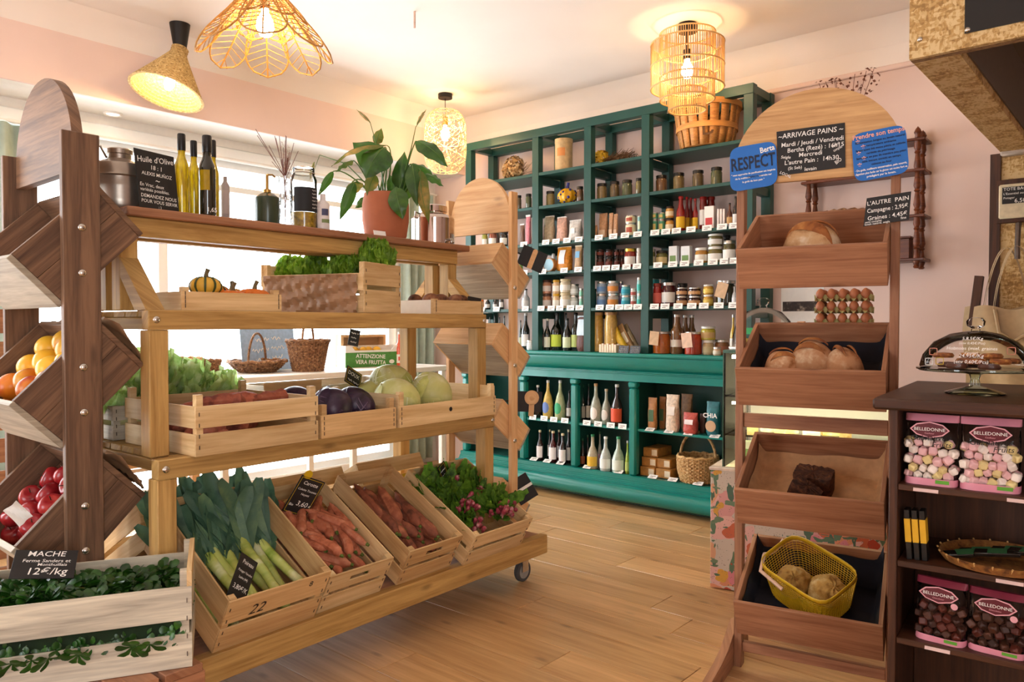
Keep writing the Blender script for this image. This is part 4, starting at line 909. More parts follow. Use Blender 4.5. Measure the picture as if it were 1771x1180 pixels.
def heap(crate_t, meshes, n, w, L, z0, dz, name, label, cat, group, stubs=None, spread=.5, y0=.05, prof=None):
    mtx = inside(crate_t)
    for k in range(n):
        lay = k/n; me = meshes[k % len(meshes)]
        ln = max(v.co.y for v in me.vertices)-min(v.co.y for v in me.vertices)
        x = random.uniform(.03, w-.03); y = random.uniform(y0+ln*.48, L-ln*.5); a = random.gauss(0, spread)
        half = ln/2*abs(math.sin(a)); x = min(max(x, half+.028), w-.028-half) if half < w/2-.03 else w/2
        z = z0+dz*lay
        m = mtx @ Matrix.Translation((x, y, z)) @ Matrix.Rotation(a, 4, 'Z') @ Matrix.Rotation(random.gauss(0, .06), 4, 'X')
        o = ob(name, me); o.matrix_world = m; tag(o, label, cat, group)
        if stubs: ob('stem_stub', stubs, o, (0, -ln/2+.001, 0))
heap(cr2, carA, 54, .285, .47, .045, .105, 'carrot', 'orange carrot in the heap in the crate with the yellow edged sign', 'carrot', 'carrots in the second bottom crate', stub, .42)
heap(cr3, carB, 28, .29, .48, .05, .09, 'carrot', 'long earthy carrot in the heap in the third bottom crate', 'carrot', 'earthy carrots in the third bottom crate', stub, .22)
# ---- leeks
LEEKG = blotch('leek_green', ['3a5c48', '587c60', '7d9c6c'], 9, .5, .05, transl=.25); LEEKY = blotch('leek_shank', ['7f9a34', 'b9c468', 'dfe2b4'], 5, .35, .05, stretch=(1, 2, 1)); LEEKW = M('leek_white', 'e0dcc0', rough=.5)
def leaf_strip(L, w, bend, twist, fold=.35, n=8):
    def fn(u, v):
        ww = w*(.75+.25*math.sin(v*2.6))*(1-max(0, (v-.8)/.2)**2*.55); x = (u-.5)*ww; z = abs(u-.5)*2*fold*ww*.5+bend*v*v; a = twist*v
        return (x*math.cos(a)+.0, v*L, z+x*math.sin(a))
    return MB().grid(fn, 4, n)
strips = [leaf_strip(random.uniform(.2, .31), random.uniform(.042, .06), random.uniform(-.05, .09), random.uniform(-.6, .6)).mesh('leaf', LEEKG) for _ in range(7)]
shanks = []
for i in range(3):
    sd = i*2.; shanks.append(MB().tube([(0, -.125, 0), (.002, -.115, 0), (.004*math.sin(sd), -.03, .003), (.0, .07, 0), (0, .13, 0)], [.012, .0165, .0155, .017, .021], 12).mesh('shank', LEEKY))
rt = MB(); [rt.tube([(0, 0, 0), (random.uniform(-.012, .012), -random.uniform(.008, .02), random.uniform(-.012, .012))], .0007, 3) for _ in range(14)]; rt = rt.mesh('roots', M('root_hair', 'b8a884'))
mtx = inside(cr1)
for k in range(12):
    x = .045+.026*k+random.uniform(-.006, .006); z = .045+(k % 2)*.035+(.03 if k in (4, 7) else 0); y = .175+random.uniform(-.012, .03); a = random.gauss(0, .14)
    t = T('leek', f'leek with pale shank and blue green leaves, {ORD[k]} from left in its crate', 'leek', (0, 0, 0), group='leeks in the bottom crate'); t.matrix_world = mtx @ Matrix.Translation((x, y, z)) @ Matrix.Rotation(a, 4, 'Z') @ Matrix.Rotation(random.uniform(.02, .12), 4, 'X')
    ob('shank', shanks[k % 3], t); ob('roots', rt, t, (0, -.124, 0))
    for j in range(9): ob('leaf', strips[(k+j) % 7], t, (random.uniform(-.006, .006), .09+.005*j, .004*(j-3)*.5+.004), (random.gauss(.16, .14), random.uniform(-.7, .7), (j-4)*.10+random.gauss(0, .07)))
# ---- radishes
LEAFG = blotch('radish_leaf', ['30500f', '55801f', '7fa838'], 30, .6, .2, transl=.3); RAD = blotch('radish_skin', ['6f1c2c', '9c3a48', 'd09a98'], 25, .35, .1)
def ruffle(L, w, n=5, m=3, wave=.25, curl=.5):
    sd = random.random()*6
    return lambda u, v: ((u-.5)*2*w*math.sin(min(1, .12+v)*2.75)*(1+.12*math.sin(v*22+sd)), v*L, curl*L*v*v*.4+wave*w*math.sin(v*15+sd+(2 if u > .5 else 0))*abs(u-.5)*2)
rleaf = [MB().grid(ruffle(.11, .026), 4, 6).mesh('leaf', LEAFG) for _ in range(4)]
radr = MB().lathe([(0, -.032), (.0015, -.022), (.006, -.014), (.0105, 0), (.0095, .008), (.004, .0125), (0, .013)], 10).mesh('radish_root', RAD)
mtx = inside(cr4)
for k, (x, y, z, nr, nl, dx) in enumerate(((.06, .31, .09, 0, 46, 0), (.13, .2, .10, 22, 40, .3), (.24, .10, .115, 26, 40, -.1), (.28, .24, .10, 10, 46, .2), (.10, .10, .07, 10, 30, .4), (.32, .10, .11, 4, 46, .5), (.2, .34, .09, 10, 30, .2))):
    t = T('radish_bunch', f'{["bushy green", "large pink", "front pink", "dense leafy", "low left", "right corner", "rear red"][k]} radish bunch in the rightmost bottom crate', 'radishes', (0, 0, 0), group='radish bunches'); t.matrix_world = mtx @ Matrix.Translation((x, y, z)) @ Matrix.Rotation(dx, 4, 'Z')
    for j in range(nr): ob('radish', radr, t, (random.gauss(0, .026), random.gauss(-.02, .018), random.uniform(.03, .075)), (random.uniform(-1, .3), random.uniform(-.6, .6), random.uniform(0, 6.2)))
    for j in range(nl):
        a = random.gauss(0, 1.1); ob('leaf', rleaf[j % 4], t, (random.gauss(0, .03), random.uniform(.0, .05), random.uniform(.0, .035)), (random.uniform(-.1, 1.0), random.uniform(-.5, .5), a), random.uniform(.55, 1.05))
# ---- chalk signs stuck in the produce
def sign(loc, rot, w, h, label, lines, mat=SLATE, th=.003, edge=None, size=None, frame=None, name='price_sign', cat='sign', group='chalk price signs', up=True):
    """black board standing in local XZ with chalk lines [(text, x0..1, y0..1, size, rz, align)]"""
    t = T(name, label, cat, loc, rot, group); MB().box((-w/2, 0, 0), (w/2, th, h), ch=.0006).obj('board', mat, t)
    if edge: MB().box((-w/2+.005, -.0006, .005), (w/2-.005, -.0003, .0065)).box((-w/2+.005, -.0006, h-.0065), (w/2-.005, -.0003, h-.005)).box((-w/2+.005, -.0006, .005), (-w/2+.0065, -.0003, h-.005)).box((w/2-.0065, -.0006, .005), (w/2-.005, -.0003, h-.005)).obj('gold_line', edge, t)
    for s, x, y, sz, rz, al in lines:
      if s[0] == '§': scribble(float(s[1:])*w, sz, CHALK, t, (-w/2+x*w, -.0012, y*h), (R_(90), R_(-rz), 0), al)
      else: text(s, sz, CHALK, t, (-w/2+x*w, -.0012, y*h), (R_(90), R_(-rz), 0), al, .12, .004, maxw=w*(.95-x if al == 'LEFT' else 2*min(x, 1-x)*.94))
    return t
YEL = M('gold_yellow', 'd8b01c', rough=.5)
def world_of(crate_t, x, y, z): return (inside(crate_t) @ Vector((x, y, z, 1))).to_3d()
sg = sign(world_of(cr2, .09, .36, .13), (R_(18), R_(24), RA+R_(-6)), .105, .15, 'black price sign with gold border and yellow tab stuck in the carrots', [('Carotte', .5, .8, .02, 0, 'CENTER'), ('Colette Touzeau', .5, .64, .012, 0, 'CENTER'), ('Noyant', .5, .52, .012, 0, 'CENTER'), ('Bio', .18, .2, .014, 0, 'CENTER'), ('3,60', .58, .24, .028, 0, 'CENTER'), ('€', .9, .24, .016, 0, 'CENTER')], edge=YEL)
MB().lathe([(0, 0), (.017, 0), (.017, .002), (0, .002)], 16, mat=Matrix.Translation((-.03, .002, .158)) @ Matrix.Rotation(R_(90), 4, 'X')).obj('yellow_tab', YEL, sg)
s_ = sign(world_of(cr1, .045, .03, .175), (R_(-8), R_(38), RA+R_(14)), .085, .13, 'dark tilted chalk sign at the left corner of the leek crate', [('Poireau', .5, .8, .018, 0, 'CENTER'), ('Potager Varades', .5, .6, .0105, 0, 'CENTER'), ('Loire (44)', .5, .46, .011, 0, 'CENTER'), ('3,80€/K', .5, .2, .021, 0, 'CENTER')])
sign(world_of(cr4, .2, .37, .1), (R_(12), R_(-35), RA), .05, .13, 'narrow chalk sign leaning among the radishes', [('§.7', .5, .7, .012, 0, 'CENTER'), ('§.6', .5, .5, .011, 0, 'CENTER'), ('§.6', .5, .3, .014, 0, 'CENTER')], edge=YEL)
# ------------------------------------------------------------------ tier of flat crates (z .81)
k1 = T('fruit_crate', 'slatted pale crate of sweet potatoes on the middle tier beside the left post', 'crate', RK(.07, .10, .8105), RA, 'fruit crates'); crate(k1, .455, .47, .155, CRATE, end=.19)
k2 = T('fruit_crate', 'shallow tan crate of red cabbages on the middle tier', 'crate', RK(.542, .105, .8105), RA, 'fruit crates'); crate(k2, .355, .42, .083, CRATE_B, slats=1, end=.12)
bk = MB().box((.04, .412, .09), (.315, .418, .175), ch=.002).obj('back_board', CRATE_B, k2)
k3 = T('fruit_crate', 'low pale crate of green cabbages on the middle tier beside the right post', 'crate', RK(.91, .10, .8105), RA, 'fruit crates'); crate(k3, .585, .43, .085, CRATE, slats=1, end=.14, low=.13)
hl = MB(); hl.lathe([(0, 0), (.0095, 0)], 14, mat=Matrix.Translation((.29, -.0012, .05)) @ Matrix.Rotation(R_(90), 4, 'X')); hl.obj('knot_hole', INK, k3)
SWP = blotch('sweet_potato_skin', ['7a3a2c', 'a85a42', 'bc7458'], 20, .75, .25)
swp = [root_me(random.uniform(.19, .26), random.uniform(.026, .034), random.uniform(-.02, .02), SWP, 10, .12, .1) for _ in range(5)]
heap(k1, swp, 22, .45, .46, .04, .10, 'sweet_potato', 'reddish sweet potato in the slatted crate on the middle tier', 'sweet potato', 'sweet potatoes', None, 1.3, .02)
for k, (x, y, a) in enumerate(((.2, .14, 1.5), (.12, .11, 1.3), (.3, .12, 1.7))):
    o = ob('sweet_potato', swp[k]); o.matrix_world = inside(k1) @ Matrix.Translation((x, y, .148)) @ Matrix.Rotation(a, 4, 'Z'); tag(o, 'reddish sweet potato in the slatted crate on the middle tier', 'sweet potato', 'sweet potatoes')
RCAB = blotch('red_cabbage_skin', ['1d1420', '352339', '5c4a5e'], 12, .4, .15, stretch=(1, 1, .5)); GCAB = blotch('green_cabbage_skin', ['a3a652', 'ccca7e', 'e2e0b0'], 7, .45, .15, stretch=(1, 1, .4)); VEIN = M('cabbage_vein', 'e4e6c0', rough=.5); VEINR = M('red_cabbage_vein', '6f5a70', rough=.5)
def cabbage(r, m, vm, red=False):
    sd = random.random()*6; out = []
    body = MB().grid(lambda u, v: ((r+.006*math.sin(u*12.6+sd+v*3))*math.sin(v*3.1416)*math.cos(u*6.283), (r+.006*math.sin(u*12.6+sd+v*3))*math.sin(v*3.1416)*math.sin(u*6.283), -r*.9*math.cos(v*3.1416)*1.0), 28, 16, True).mesh('heart', m)
    def wrap(a0, sp, k):
        def P(u, v, rr): a = a0+(u-.5)*sp*math.sin(.35+v*2.3); p = v*2.15; return Vector((rr*math.sin(p)*math.cos(a), rr*math.sin(p)*math.sin(a), -r*.9*math.cos(p)*1.03))
        lf = MB().grid(lambda u, v: P(u, v, r*(1.035+.012*k)+.003*math.sin(u*14+v*9+sd)), 10, 12).mesh('outer_leaf', m)
        vn = MB(); vn.tube([P(.5, v/8, r*(1.043+.012*k)) for v in range(9)], [.005-.0005*v for v in range(9)], 5)
        for j in range(2, 8):
            for sg in (-1, 1): vn.tube([P(.5, j/10, r*(1.042+.012*k)), P(.5+sg*.2, j/10+.07, r*(1.042+.012*k)), P(.5+sg*.4, j/10+.17, r*(1.042+.012*k))], [.0022, .0014, .0006], 4)
        return lf, vn.mesh('vein', vm)
    return body, [wrap(a, 2.2, i % 2) for i, a in enumerate((0.2, 2.3, 4.4))]
def put_cab(c, p, rot, label, grp, nm, loc):
    t = T(nm, label, 'cabbage', loc, rot, grp); ob('heart', c[0], t)
    for lf, vn in c[1]: o = ob('outer_leaf', lf, t); ob('vein', vn, o)
rc = cabbage(.078, RCAB, VEINR); gc_ = cabbage(.092, GCAB, VEIN)
for k, (x, y, z, a, lb) in enumerate(((.10, .30, .02, (0.3, 0, 0), 'red cabbage at the back of its crate'), (.13, .10, .02, (.9, .2, .5), 'red cabbage at the front left of its crate'), (.26, .13, .012, (.6, -.5, 2), 'red cabbage at the front right of its crate'), (.27, .30, .0, (0, .4, 3), 'red cabbage hidden at the back right of its crate'))): put_cab(rc, None, a, lb, 'red cabbages', 'red_cabbage', RK(.542+x, .105+y, .8185+.068+z))
for k, (x, y, z, a, lb) in enumerate(((.1, .12, .01, (.4, 0, 0), 'pale green cabbage at the front left of its crate'), (.20, .27, .06, (.2, .3, 1), 'pale green cabbage on top at the back of its crate'), (.30, .12, .02, (1.0, .1, .3), 'pale green cabbage at the front centre of its crate'), (.14, .3, -.0, (.2, .8, 4), 'pale green cabbage hidden behind the front ones'))): put_cab(gc_, None, a, lb, 'green cabbages', 'green_cabbage', RK(.91+x, .10+y, .8185+.082+z))
sign(RK(.97, .46, .955), (R_(-12), R_(28), RA+.1), .1, .075, 'black price sign with yellow tab standing behind the red cabbages', [('DOUX', .45, .55, .024, 0, 'CENTER'), ('§.7', .5, .2, .014, 0, 'CENTER')], edge=YEL)
sign(RK(1.23, .5, .96), (R_(-8), R_(5), RA), .085, .06, 'black price sign with yellow tab behind the green cabbages', [('Choux', .5, .55, .018, 0, 'CENTER'), ('§.7', .5, .25, .013, 0, 'CENTER')], edge=YEL)
# ------------------------------------------------------------------ upper tier (z 1.262)
k4 = T('fruit_crate', 'very low pale crate of small squashes on the upper tier', 'crate', RK(.085, .205, 1.2625), RA, 'fruit crates'); crate(k4, .365, .3, .06, CRATE, slats=1, end=.075)
SQA = M('squash_orange', 'd9701c', rough=.45, var=.12); SQY = M('squash_yellow', 'd8a83a', rough=.5); SQG = M('squash_stripe', '3f4a22', rough=.5); STM = M('squash_stem', '6a5a3a', rough=.8)
def squash(loc, r, flat, m, label, strip=None, ribs=10, name='squash'):
    t = T(name, label, 'squash', loc, (random.uniform(-.1, .1), random.uniform(-.1, .1), random.uniform(0, 6)), 'small squashes')
    rr = lambda u, v: r*(1-.09*(.5+.5*math.cos(u*6.283*ribs))**3)*math.sin(v*3.1416)
    MB().grid(lambda u, v: (rr(u, v)*math.cos(u*6.283), rr(u, v)*math.sin(u*6.283), r*flat*(1-math.cos(v*3.1416))-.10*r*math.exp(-(1-v)**2*60)), ribs*6, 12, True).obj('body', m, t)
    if strip:
        mb = MB()
        for k in range(ribs): mb.tube([(rr(k/ribs, v/9)*1.01*math.cos(6.283*k/ribs), rr(k/ribs, v/9)*1.01*math.sin(6.283*k/ribs), r*flat*(1-math.cos(v/9*3.1416))) for v in range(1, 9)], [.001, .003, .004, .005, .005, .005, .004, .003], 4)
        mb.obj('stripes', strip, t)
    MB().tube([(0, 0, 2*r*flat-.012), (.003, 0, 2*r*flat+.012), (.009, .002, 2*r*flat+.026)], [.011, .007, .008], 7).obj('stem', STM, t)
SQL = [('striped yellow squash with dark stripes in the low crate', SQY, SQG, .055, .62), ('orange squash beside the striped one', SQA, SQG, .05, .5), ('flat orange squash at the front right of the low crate', SQA, None, .054, .42), ('flat orange squash in the middle of the low crate', SQA, None, .05, .4), ('orange squash at the back of the low crate', SQA, SQY, .052, .5)]
for (x, y, z), (lb, m, st, r, fl) in zip(((.13, .09, .035), (.21, .17, .03), (.305, .08, .025), (.21, .06, .02), (.29, .2, .02)), SQL): squash(RK(.085+x, .205+y, 1.2625+z+.012), r, fl, m, lb, st)
k5 = T('fruit_crate', 'angled wooden crate lined with brown paper and holding curly lettuce', 'crate', RK(.825, .205, 1.2635), (0, 0, R_(19)), 'fruit crates'); crate(k5, .28, .5, .2, CRATE, low=.155)
KP = M('brown_paper', '9a7454', rough=.55, var=.2, vs=12, bump=.5)
def crump(u, v): return (-.003-.007*abs(math.sin(u*31+3*math.sin(v*7)))-.005*math.sin(v*17+u*11), .03+u*.45, .0+v*.152)
o = MB().grid(crump, 60, 14).obj('paper_liner', KP, k5, angle=25)
LETT = blotch('curly_lettuce', ['4a7412', '7aa42a', 'a8cc54'], 40, .5, .2, transl=.45); LETP = blotch('pale_lettuce', ['8fba5a', 'bcd88c', 'dcecbc'], 25, .5, .1, transl=.5)
cur = [MB().grid(lambda u, v, s=s: ((u-.5)*.1*math.sin(min(1, .2+v)*2.2)*(1+.1*math.sin(v*30+s)), v*.09, .05*v*v+.013*v*math.sin(u*26+v*9+s)+.006*v*math.sin(u*51+s)), 14, 6).mesh('leaf', LETT) for s in range(4)]
pal = [MB().grid(lambda u, v, s=s: ((u-.5)*.13*math.sin(min(1, .15+v)*2.4), v*.15, .05*v*v+.012*v*math.sin(u*15+v*6+s)), 12, 7).mesh('leaf', LETP) for s in range(4)]
def lettuce(loc, label, meshes, n, r, name='lettuce', s=1.0, grp='lettuces'):
    t = T(name, label, 'lettuce', loc, (0, 0, random.uniform(0, 6)), grp, s)
    for k in range(n):
        a = k*2.4; lay = k/n; ob('leaf', meshes[k % len(meshes)], t, (r*.25*(1-lay)*math.cos(a+1.57), r*.25*(1-lay)*math.sin(a+1.57), .01+.03*lay), (.25+1.15*lay+random.uniform(-.1, .1), random.uniform(-.2, .2), a), random.uniform(.8, 1.1))
    return t
m5 = inside(k5)
for k, (x, y, z, s, lb) in enumerate(((.19, .07, .15, 1.1, 'curly green lettuce rising at the near end of the paper lined crate'), (.12, .33, .11, 1, 'curly green lettuce in the middle of the paper lined crate'), (.14, .45, .10, 1, 'curly green lettuce at the far end of the paper lined crate'), (.12, .18, .10, 1, 'curly green lettuce between its neighbours in the paper lined crate'))): lettuce((m5 @ Vector((x, y, z, 1))).to_3d(), lb, cur, 26, .08, s=s)
k6 = T('fruit_crate', 'low white and tan crate of brown roots beside the right brace', 'crate', RK(1.2, .195, 1.2625), RA, 'fruit crates'); crate(k6, .32, .3, .06, CRATE, slats=1, end=.065)
MB().box((-.0015, .02, .0), (-.0005, .28, .06)).obj('white_liner', WHITE, k6)
BRT = blotch('brown_root_skin', ['4a2c1c', '7a4c32', '96684a'], 30, .8, .3)
for k, (x, y) in enumerate(((.05, .07), (.13, .09), (.21, .07), (.28, .1), (.08, .2), (.19, .2))):
    o = MB().sphere((0, 0, .03), (.04, .034, .032), 14, 8).obj('brown_root', BRT, None, RK(1.2+x, .195+y, 1.292), (0, 0, random.uniform(0, 3))); tag(o, f'round brown root, {["front left", "second in front", "third in front", "front right", "back left", "back right"][k]} in the low crate by the brace', 'root', 'round brown roots')
o = MB().box((0, 0, 0), (.09, .004, .02), ch=.001).obj('small_tag', SLATE, None, RK(1.42, .2, 1.325), (0, .1, RA)); tag(o, 'small black tag lying on the low crate of brown roots', 'tag')
# ------------------------------------------------------------------ things on the top board (z 1.592)
ZTB = 1.5925
def on_top(x, v): # world point on the board below pixel x at rack depth v
    d = ray(x, 380); t_ = (v-(CV-RO).dot(EY))/d.dot(EY); q = CV+d*t_; return Vector((q.x, q.y, ZTB))
def hpx(p, x, y): return ppl(x, y, p, EY).z-p.z       # height of pixel y above p
p = on_top(208, .47); t = T('metal_churn', 'dark ribbed metal milk churn at the left end of the top board', 'churn', p)
MB().lathe([(0, 0), (.086, 0), (.09, .01)]+[(.09+.002*(i % 2), .02+.007*i) for i in range(9)]+[(.09, .10), (.094, .105), (.09, .112), (.09, .125), (.082, .145), (.05, .16), (.036, .166), (.036, .18), (.04, .182), (.04, .196), (.034, .2), (0, .2)], 32).obj('body', M('churn_metal', 'a09488', rough=.3, metal=.9, var=.2, vs=12), t)
MB().tube([(-.075, .0, .145), (-.085, .0, .19), (-.06, .0, .2), (-.04, .0, .165)], .0045, 6).obj('handle', STEEL, t)
p = on_top(264, .385); sg = sign(p, (R_(-7), 0, RA+R_(14)), .155, .19, 'tall black chalkboard sign for olive oil at the left of the top board', [('Huile d\'Olive', .5, .81, .027, 5, 'CENTER'), ('18 : 1', .5, .68, .021, 0, 'CENTER'), ('ALEXIS MUÑOZ', .5, .57, .0165, 0, 'CENTER'), ('~', .5, .45, .03, 0, 'CENTER'), ('En Vrac, deux', .05, .37, .0165, 0, 'LEFT'), ('variétés possibles.', .05, .29, .0155, 0, 'LEFT'), ('DEMANDEZ NOUS', .05, .18, .0165, 0, 'LEFT'), ('POUR VOUS SERVIR', .05, .09, .0160, 0, 'LEFT'), (': )', .5, .01, .014, 0, 'CENTER')])
sg.location = RK(.092, .352, ZTB); 
OILG = M('olive_oil', 'b8980c', rough=.05, var=.2, trans=.25, coat=.6); OILD = M('dark_bottle_glass', '201e10', rough=.06, var=.1, coat=.6)
def oil(x0, x1, ytop, v, label, dark=False):
    p = on_top((x0+x1)/2, v); dd = (p-CV).dot(FV); r = (x1-x0)*dd/FPX/2; h = hpx(p, (x0+x1)/2, ytop)
    t = T('oil_bottle', label, 'bottle', p, group='olive oil bottles')
    MB().lathe([(0, 0), (r*.95, 0), (r, .005), (r, h*.56), (r*.95, h*.62), (r*.6, h*.7), (r*.5, h*.74), (r*.5, h*.8)], 18).obj('glass_body', OILG if not dark else OILD, t)
    MB().lathe([(r*.55, h*.79), (r*.57, h*.8), (r*.57, h*.985), (r*.5, h), (0, h)], 16).obj('cap', BLACK, t)
    if dark: MB().lathe([(r*.8, h*.3), (r*1.005, h*.31), (r*1.005, h*.56)], 12, a0=R_(190), a1=R_(260)).obj('oil_window', OILG, t); text('1,65', .022, CHALK, t, (-r*.6, -r*1.02, .012), (R_(90), 0, RA))
    return t
oil(303, 327, 232, .40, 'yellow olive oil bottle with black cap right beside the chalkboard'); oil(326, 346, 244, .45, 'shorter yellow olive oil bottle, second from the chalkboard'); oil(345, 373, 235, .37, 'dark olive oil bottle with a chalk price in front', True); oil(358, 379, 243, .50, 'olive oil bottle mostly hidden behind the dark one')
def cyl_item(name, label, cat, x0, x1, ytop, v, build):
    p = on_top((x0+x1)/2, v); dd = (p-CV).dot(FV); r = (x1-x0)*dd/FPX/2; h = hpx(p, (x0+x1)/2, ytop); t = T(name, label, cat, p); build(t, r, h); return t
def b_(t, r, h): MB().lathe([(0, 0), (r, 0), (r, h*.82), (r*.6, h*.88), (r*.5, h*.9), (r*.5, h), (0, h)], 16).obj('body', M('grey_bottle', 'a89a94', rough=.5), t); MB().lathe([(r*1.01, h*.2), (r*1.01, h*.7)], 10, a0=R_(190), a1=R_(330)).obj('paper_label', lbl('b8a8a0'), t)
cyl_item('cosmetic_bottle', 'greyish backlit bottle just right of the olive oils', 'bottle', 383, 397, 306, .5, b_)
def b_(t, r, h):
    MB().lathe([(0, 0), (r*.97, 0), (r, .004), (r, h*.48), (r*.96, h*.53), (r*.55, h*.6), (r*.3, h*.63), (0, h*.63)], 22).obj('body', M('dark_green_glass', '34402e', rough=.25, var=.08), t)
    MB().lathe([(r*.32, h*.62), (r*.34, h*.68), (r*.14, h*.7), (r*.12, h*.97), (0, h*.97)], 12).tube([(0, 0, h*.97), (r*.5, 0, h*.985), (r*.75, 0, h*.95)], .004, 6).obj('pump', M('brass', 'b08a4a', metal=.8, rough=.35), t)
cyl_item('pump_bottle', 'squat dark green pump bottle on the top board', 'bottle', 442, 483, 300, .42, b_)
def b_(t, r, h):
    MB().grid(lambda u, v: ((r*(.9+.1*math.cos(v*6))+.0025*math.cos(u*6.283*12+(round(v*10) % 2)*3.14))*math.cos(u*6.283), (r*(.9+.1*math.cos(v*6))+.0025*math.cos(u*6.283*12+(round(v*10) % 2)*3.14))*math.sin(u*6.283), v*h), 48, 14, True).lathe([(0, .003), (r*.9, .003)], 20).obj('vase', glass('cut_glass', (.93, .95, .96), .05, .6), t)
    mb = MB()
    for k in range(26):
        a = random.uniform(-1, 1); b = random.uniform(-.6, .6); top = random.uniform(.2, .34); mb.tube([(0, 0, .01), (a*.006, b*.006, h), (a*.03+(-.10 if k < 7 else .02)*(k % 7)/5, b*.03, top+.02)], .0011, 4)
    mb.obj('grass_stalks', M('dried_grass', '7a5048', rough=.8, var=.2), t)['kind'] = 'stuff'
    mb = MB()
    for k in range(14):
        q = Vector((random.uniform(-.01, .045), random.uniform(-.02, .02), random.uniform(.2, .31)))
        for j in range(22): d = Vector((random.gauss(0, 1), random.gauss(0, 1), random.gauss(0, 1))).normalized()*.011; s_ = q+Vector((0, 0, random.uniform(-.03, .03))); mb.add([s_, s_+d, s_+d+Vector((.002, .001, .001))], [(0, 1, 2)])
    mb.obj('fluffy_heads', M('dried_heads', 'b08478', rough=.9, var=.2), t)['kind'] = 'stuff'
cyl_item('grass_vase', 'clear cut glass vase holding dried reddish grasses', 'vase', 483, 504, 306, .40, b_)
def b_(t, r, h):
    MB().lathe([(0, .001), (r*.98, .001), (r, .006), (r, h*.80), (r*.85, h*.87), (r*.78, h*.9)], 24).obj('glass_jar', glass('jar_glass', (.95, .96, .93), .03, .8), t)
    MB().lathe([(0, .003), (r*.96, .003), (r*.96, h*.27), (0, h*.27)], 20).obj('olives', blotch('olives', ['6a5a10', 'b08a14', 'd8b42c'], 60, .3, .4), t)
    MB().lathe([(r*1.012, h*.27), (r*1.012, h*.66)], 14, a0=R_(190), a1=R_(350)).obj('black_label', lbl('17181a'), t); MB().lathe([(r*1.02, h*.28), (r*1.02, h*.65)], 3, a0=R_(320), a1=R_(335)).obj('orange_strip', lbl('d8905a'), t)
    for j in range(6): scribble(r*.8, .009, CHALK, t, (r*.05, -r*1.04, h*(.6-.055*j)), (R_(90), 0, RA))
    MB().lathe([(r*.8, h*.9), (r*.82, h*.91), (r*.82, h*.985), (r*.7, h), (0, h)], 20).obj('glass_lid', glass('jar_glass', (.95, .96, .93), .03, .8), t); MB().tube([(r*.84*math.cos(6.283*k/20), r*.84*math.sin(6.283*k/20), h*.9) for k in range(20)], .002, 5, closed=True).tube([(r*.84, 0, h*.9), (r*1.1, 0, h*.83), (r*1.02, 0, h*.72)], .0025, 5).obj('wire_clip', STEEL, t)
cyl_item('swing_top_jar', 'clip top glass jar of olives with black label', 'jar', 503, 548, 290, .44, b_)
def b_(t, r, h): MB().lathe([(0, 0), (r, 0), (r, h*.68), (r*.85, h*.76), (r*.42, h*.82), (r*.42, h), (0, h)], 18).obj('body', M('white_bottle', 'ddd5d2', rough=.4), t); MB().lathe([(r*1.015, h*.4), (r*1.015, h*.58)], 8, a0=R_(225), a1=R_(285)).obj('blue_stamp', lbl('4a4c6a'), t); MB().lathe([(r*1.015, h*.2), (r*1.015, h*.3)], 8, a0=R_(225), a1=R_(305)).obj('green_leaf_print', lbl('7a8a5a'), t)
cyl_item('lotion_bottle', 'white lotion bottle with small blue stamp', 'bottle', 547, 570, 336, .40, b_)
# peace lily in a terracotta pot
p = on_top(667, .43); dd = (p-CV).dot(FV); pr = 80*dd/FPX/2; ph = hpx(p, 667, 340)+.01
t = T('potted_peace_lily', 'leafy peace lily in a terracotta pot on the top board', 'plant', p)
TERR = M('terracotta', 'a8603f', rough=.75, var=.06, vs=20)
MB().lathe([(0, 0), (pr*.86, 0), (pr*.9, .01), (pr*1.0, ph*.4), (pr*1.0, ph*.75), (pr*.92, ph), (pr*.86, ph), (pr*.9, ph*.8), (0, ph*.8)], 32).obj('pot', TERR, t)
MB().lathe([(0, ph*.86), (pr*.88, ph*.86)], 20).obj('soil', M('soil', '2a1c14', rough=.95), t)
LLY = blotch('lily_leaf', ['234210', '365c1a', '4a7624'], 9, .35, .05, spec=.6, transl=.3); LLB = blotch('lily_leaf_browned', ['365618', '68702a', 'b08c44'], 8, .45, .05, transl=.3); LST = M('lily_stalk', '4a7028', rough=.5)
def leaf_world(x, y, off):      # a point in the plane of the plant, off metres nearer the camera
    q = ppl(x, y, p, FV); return q-p-FV*off
def lily(x0, y0, x1, y1, wd, off0, off1, m, nrm, curl=.15, bend=.0):
    """leaf from petiole end (pixel) to tip (pixel); wd half width m; plane normal hint"""
    a, b = leaf_world(x0, y0, off0), leaf_world(x1, y1, off1); ax = (b-a); L = ax.length; ax.normalize(); n = Vector(nrm); n = (n-ax*n.dot(ax)).normalized(); s = ax.cross(n)
    def fn(u, v): w2 = wd*max(0, math.sin(min(1, v*1.02)**.8*3.1415))**.85*(1-.15*v); q = (u-.5)*2; return a+ax*(v*L)+s*(q*w2)+n*(-(abs(q)**1.3)*w2*.35+curl*L*math.sin(v*3.14)*1+bend*v*v*L+.004*math.sin(v*20)*abs(q))
    MB().grid(fn, 8, 14).obj('leaf', m, t)
    mb = MB(); mb.tube([fn(.5, i/10)+n*.0006 for i in range(11)], [.0018-.00013*i for i in range(11)], 4); o = mb.obj('midrib', LST, t); return a
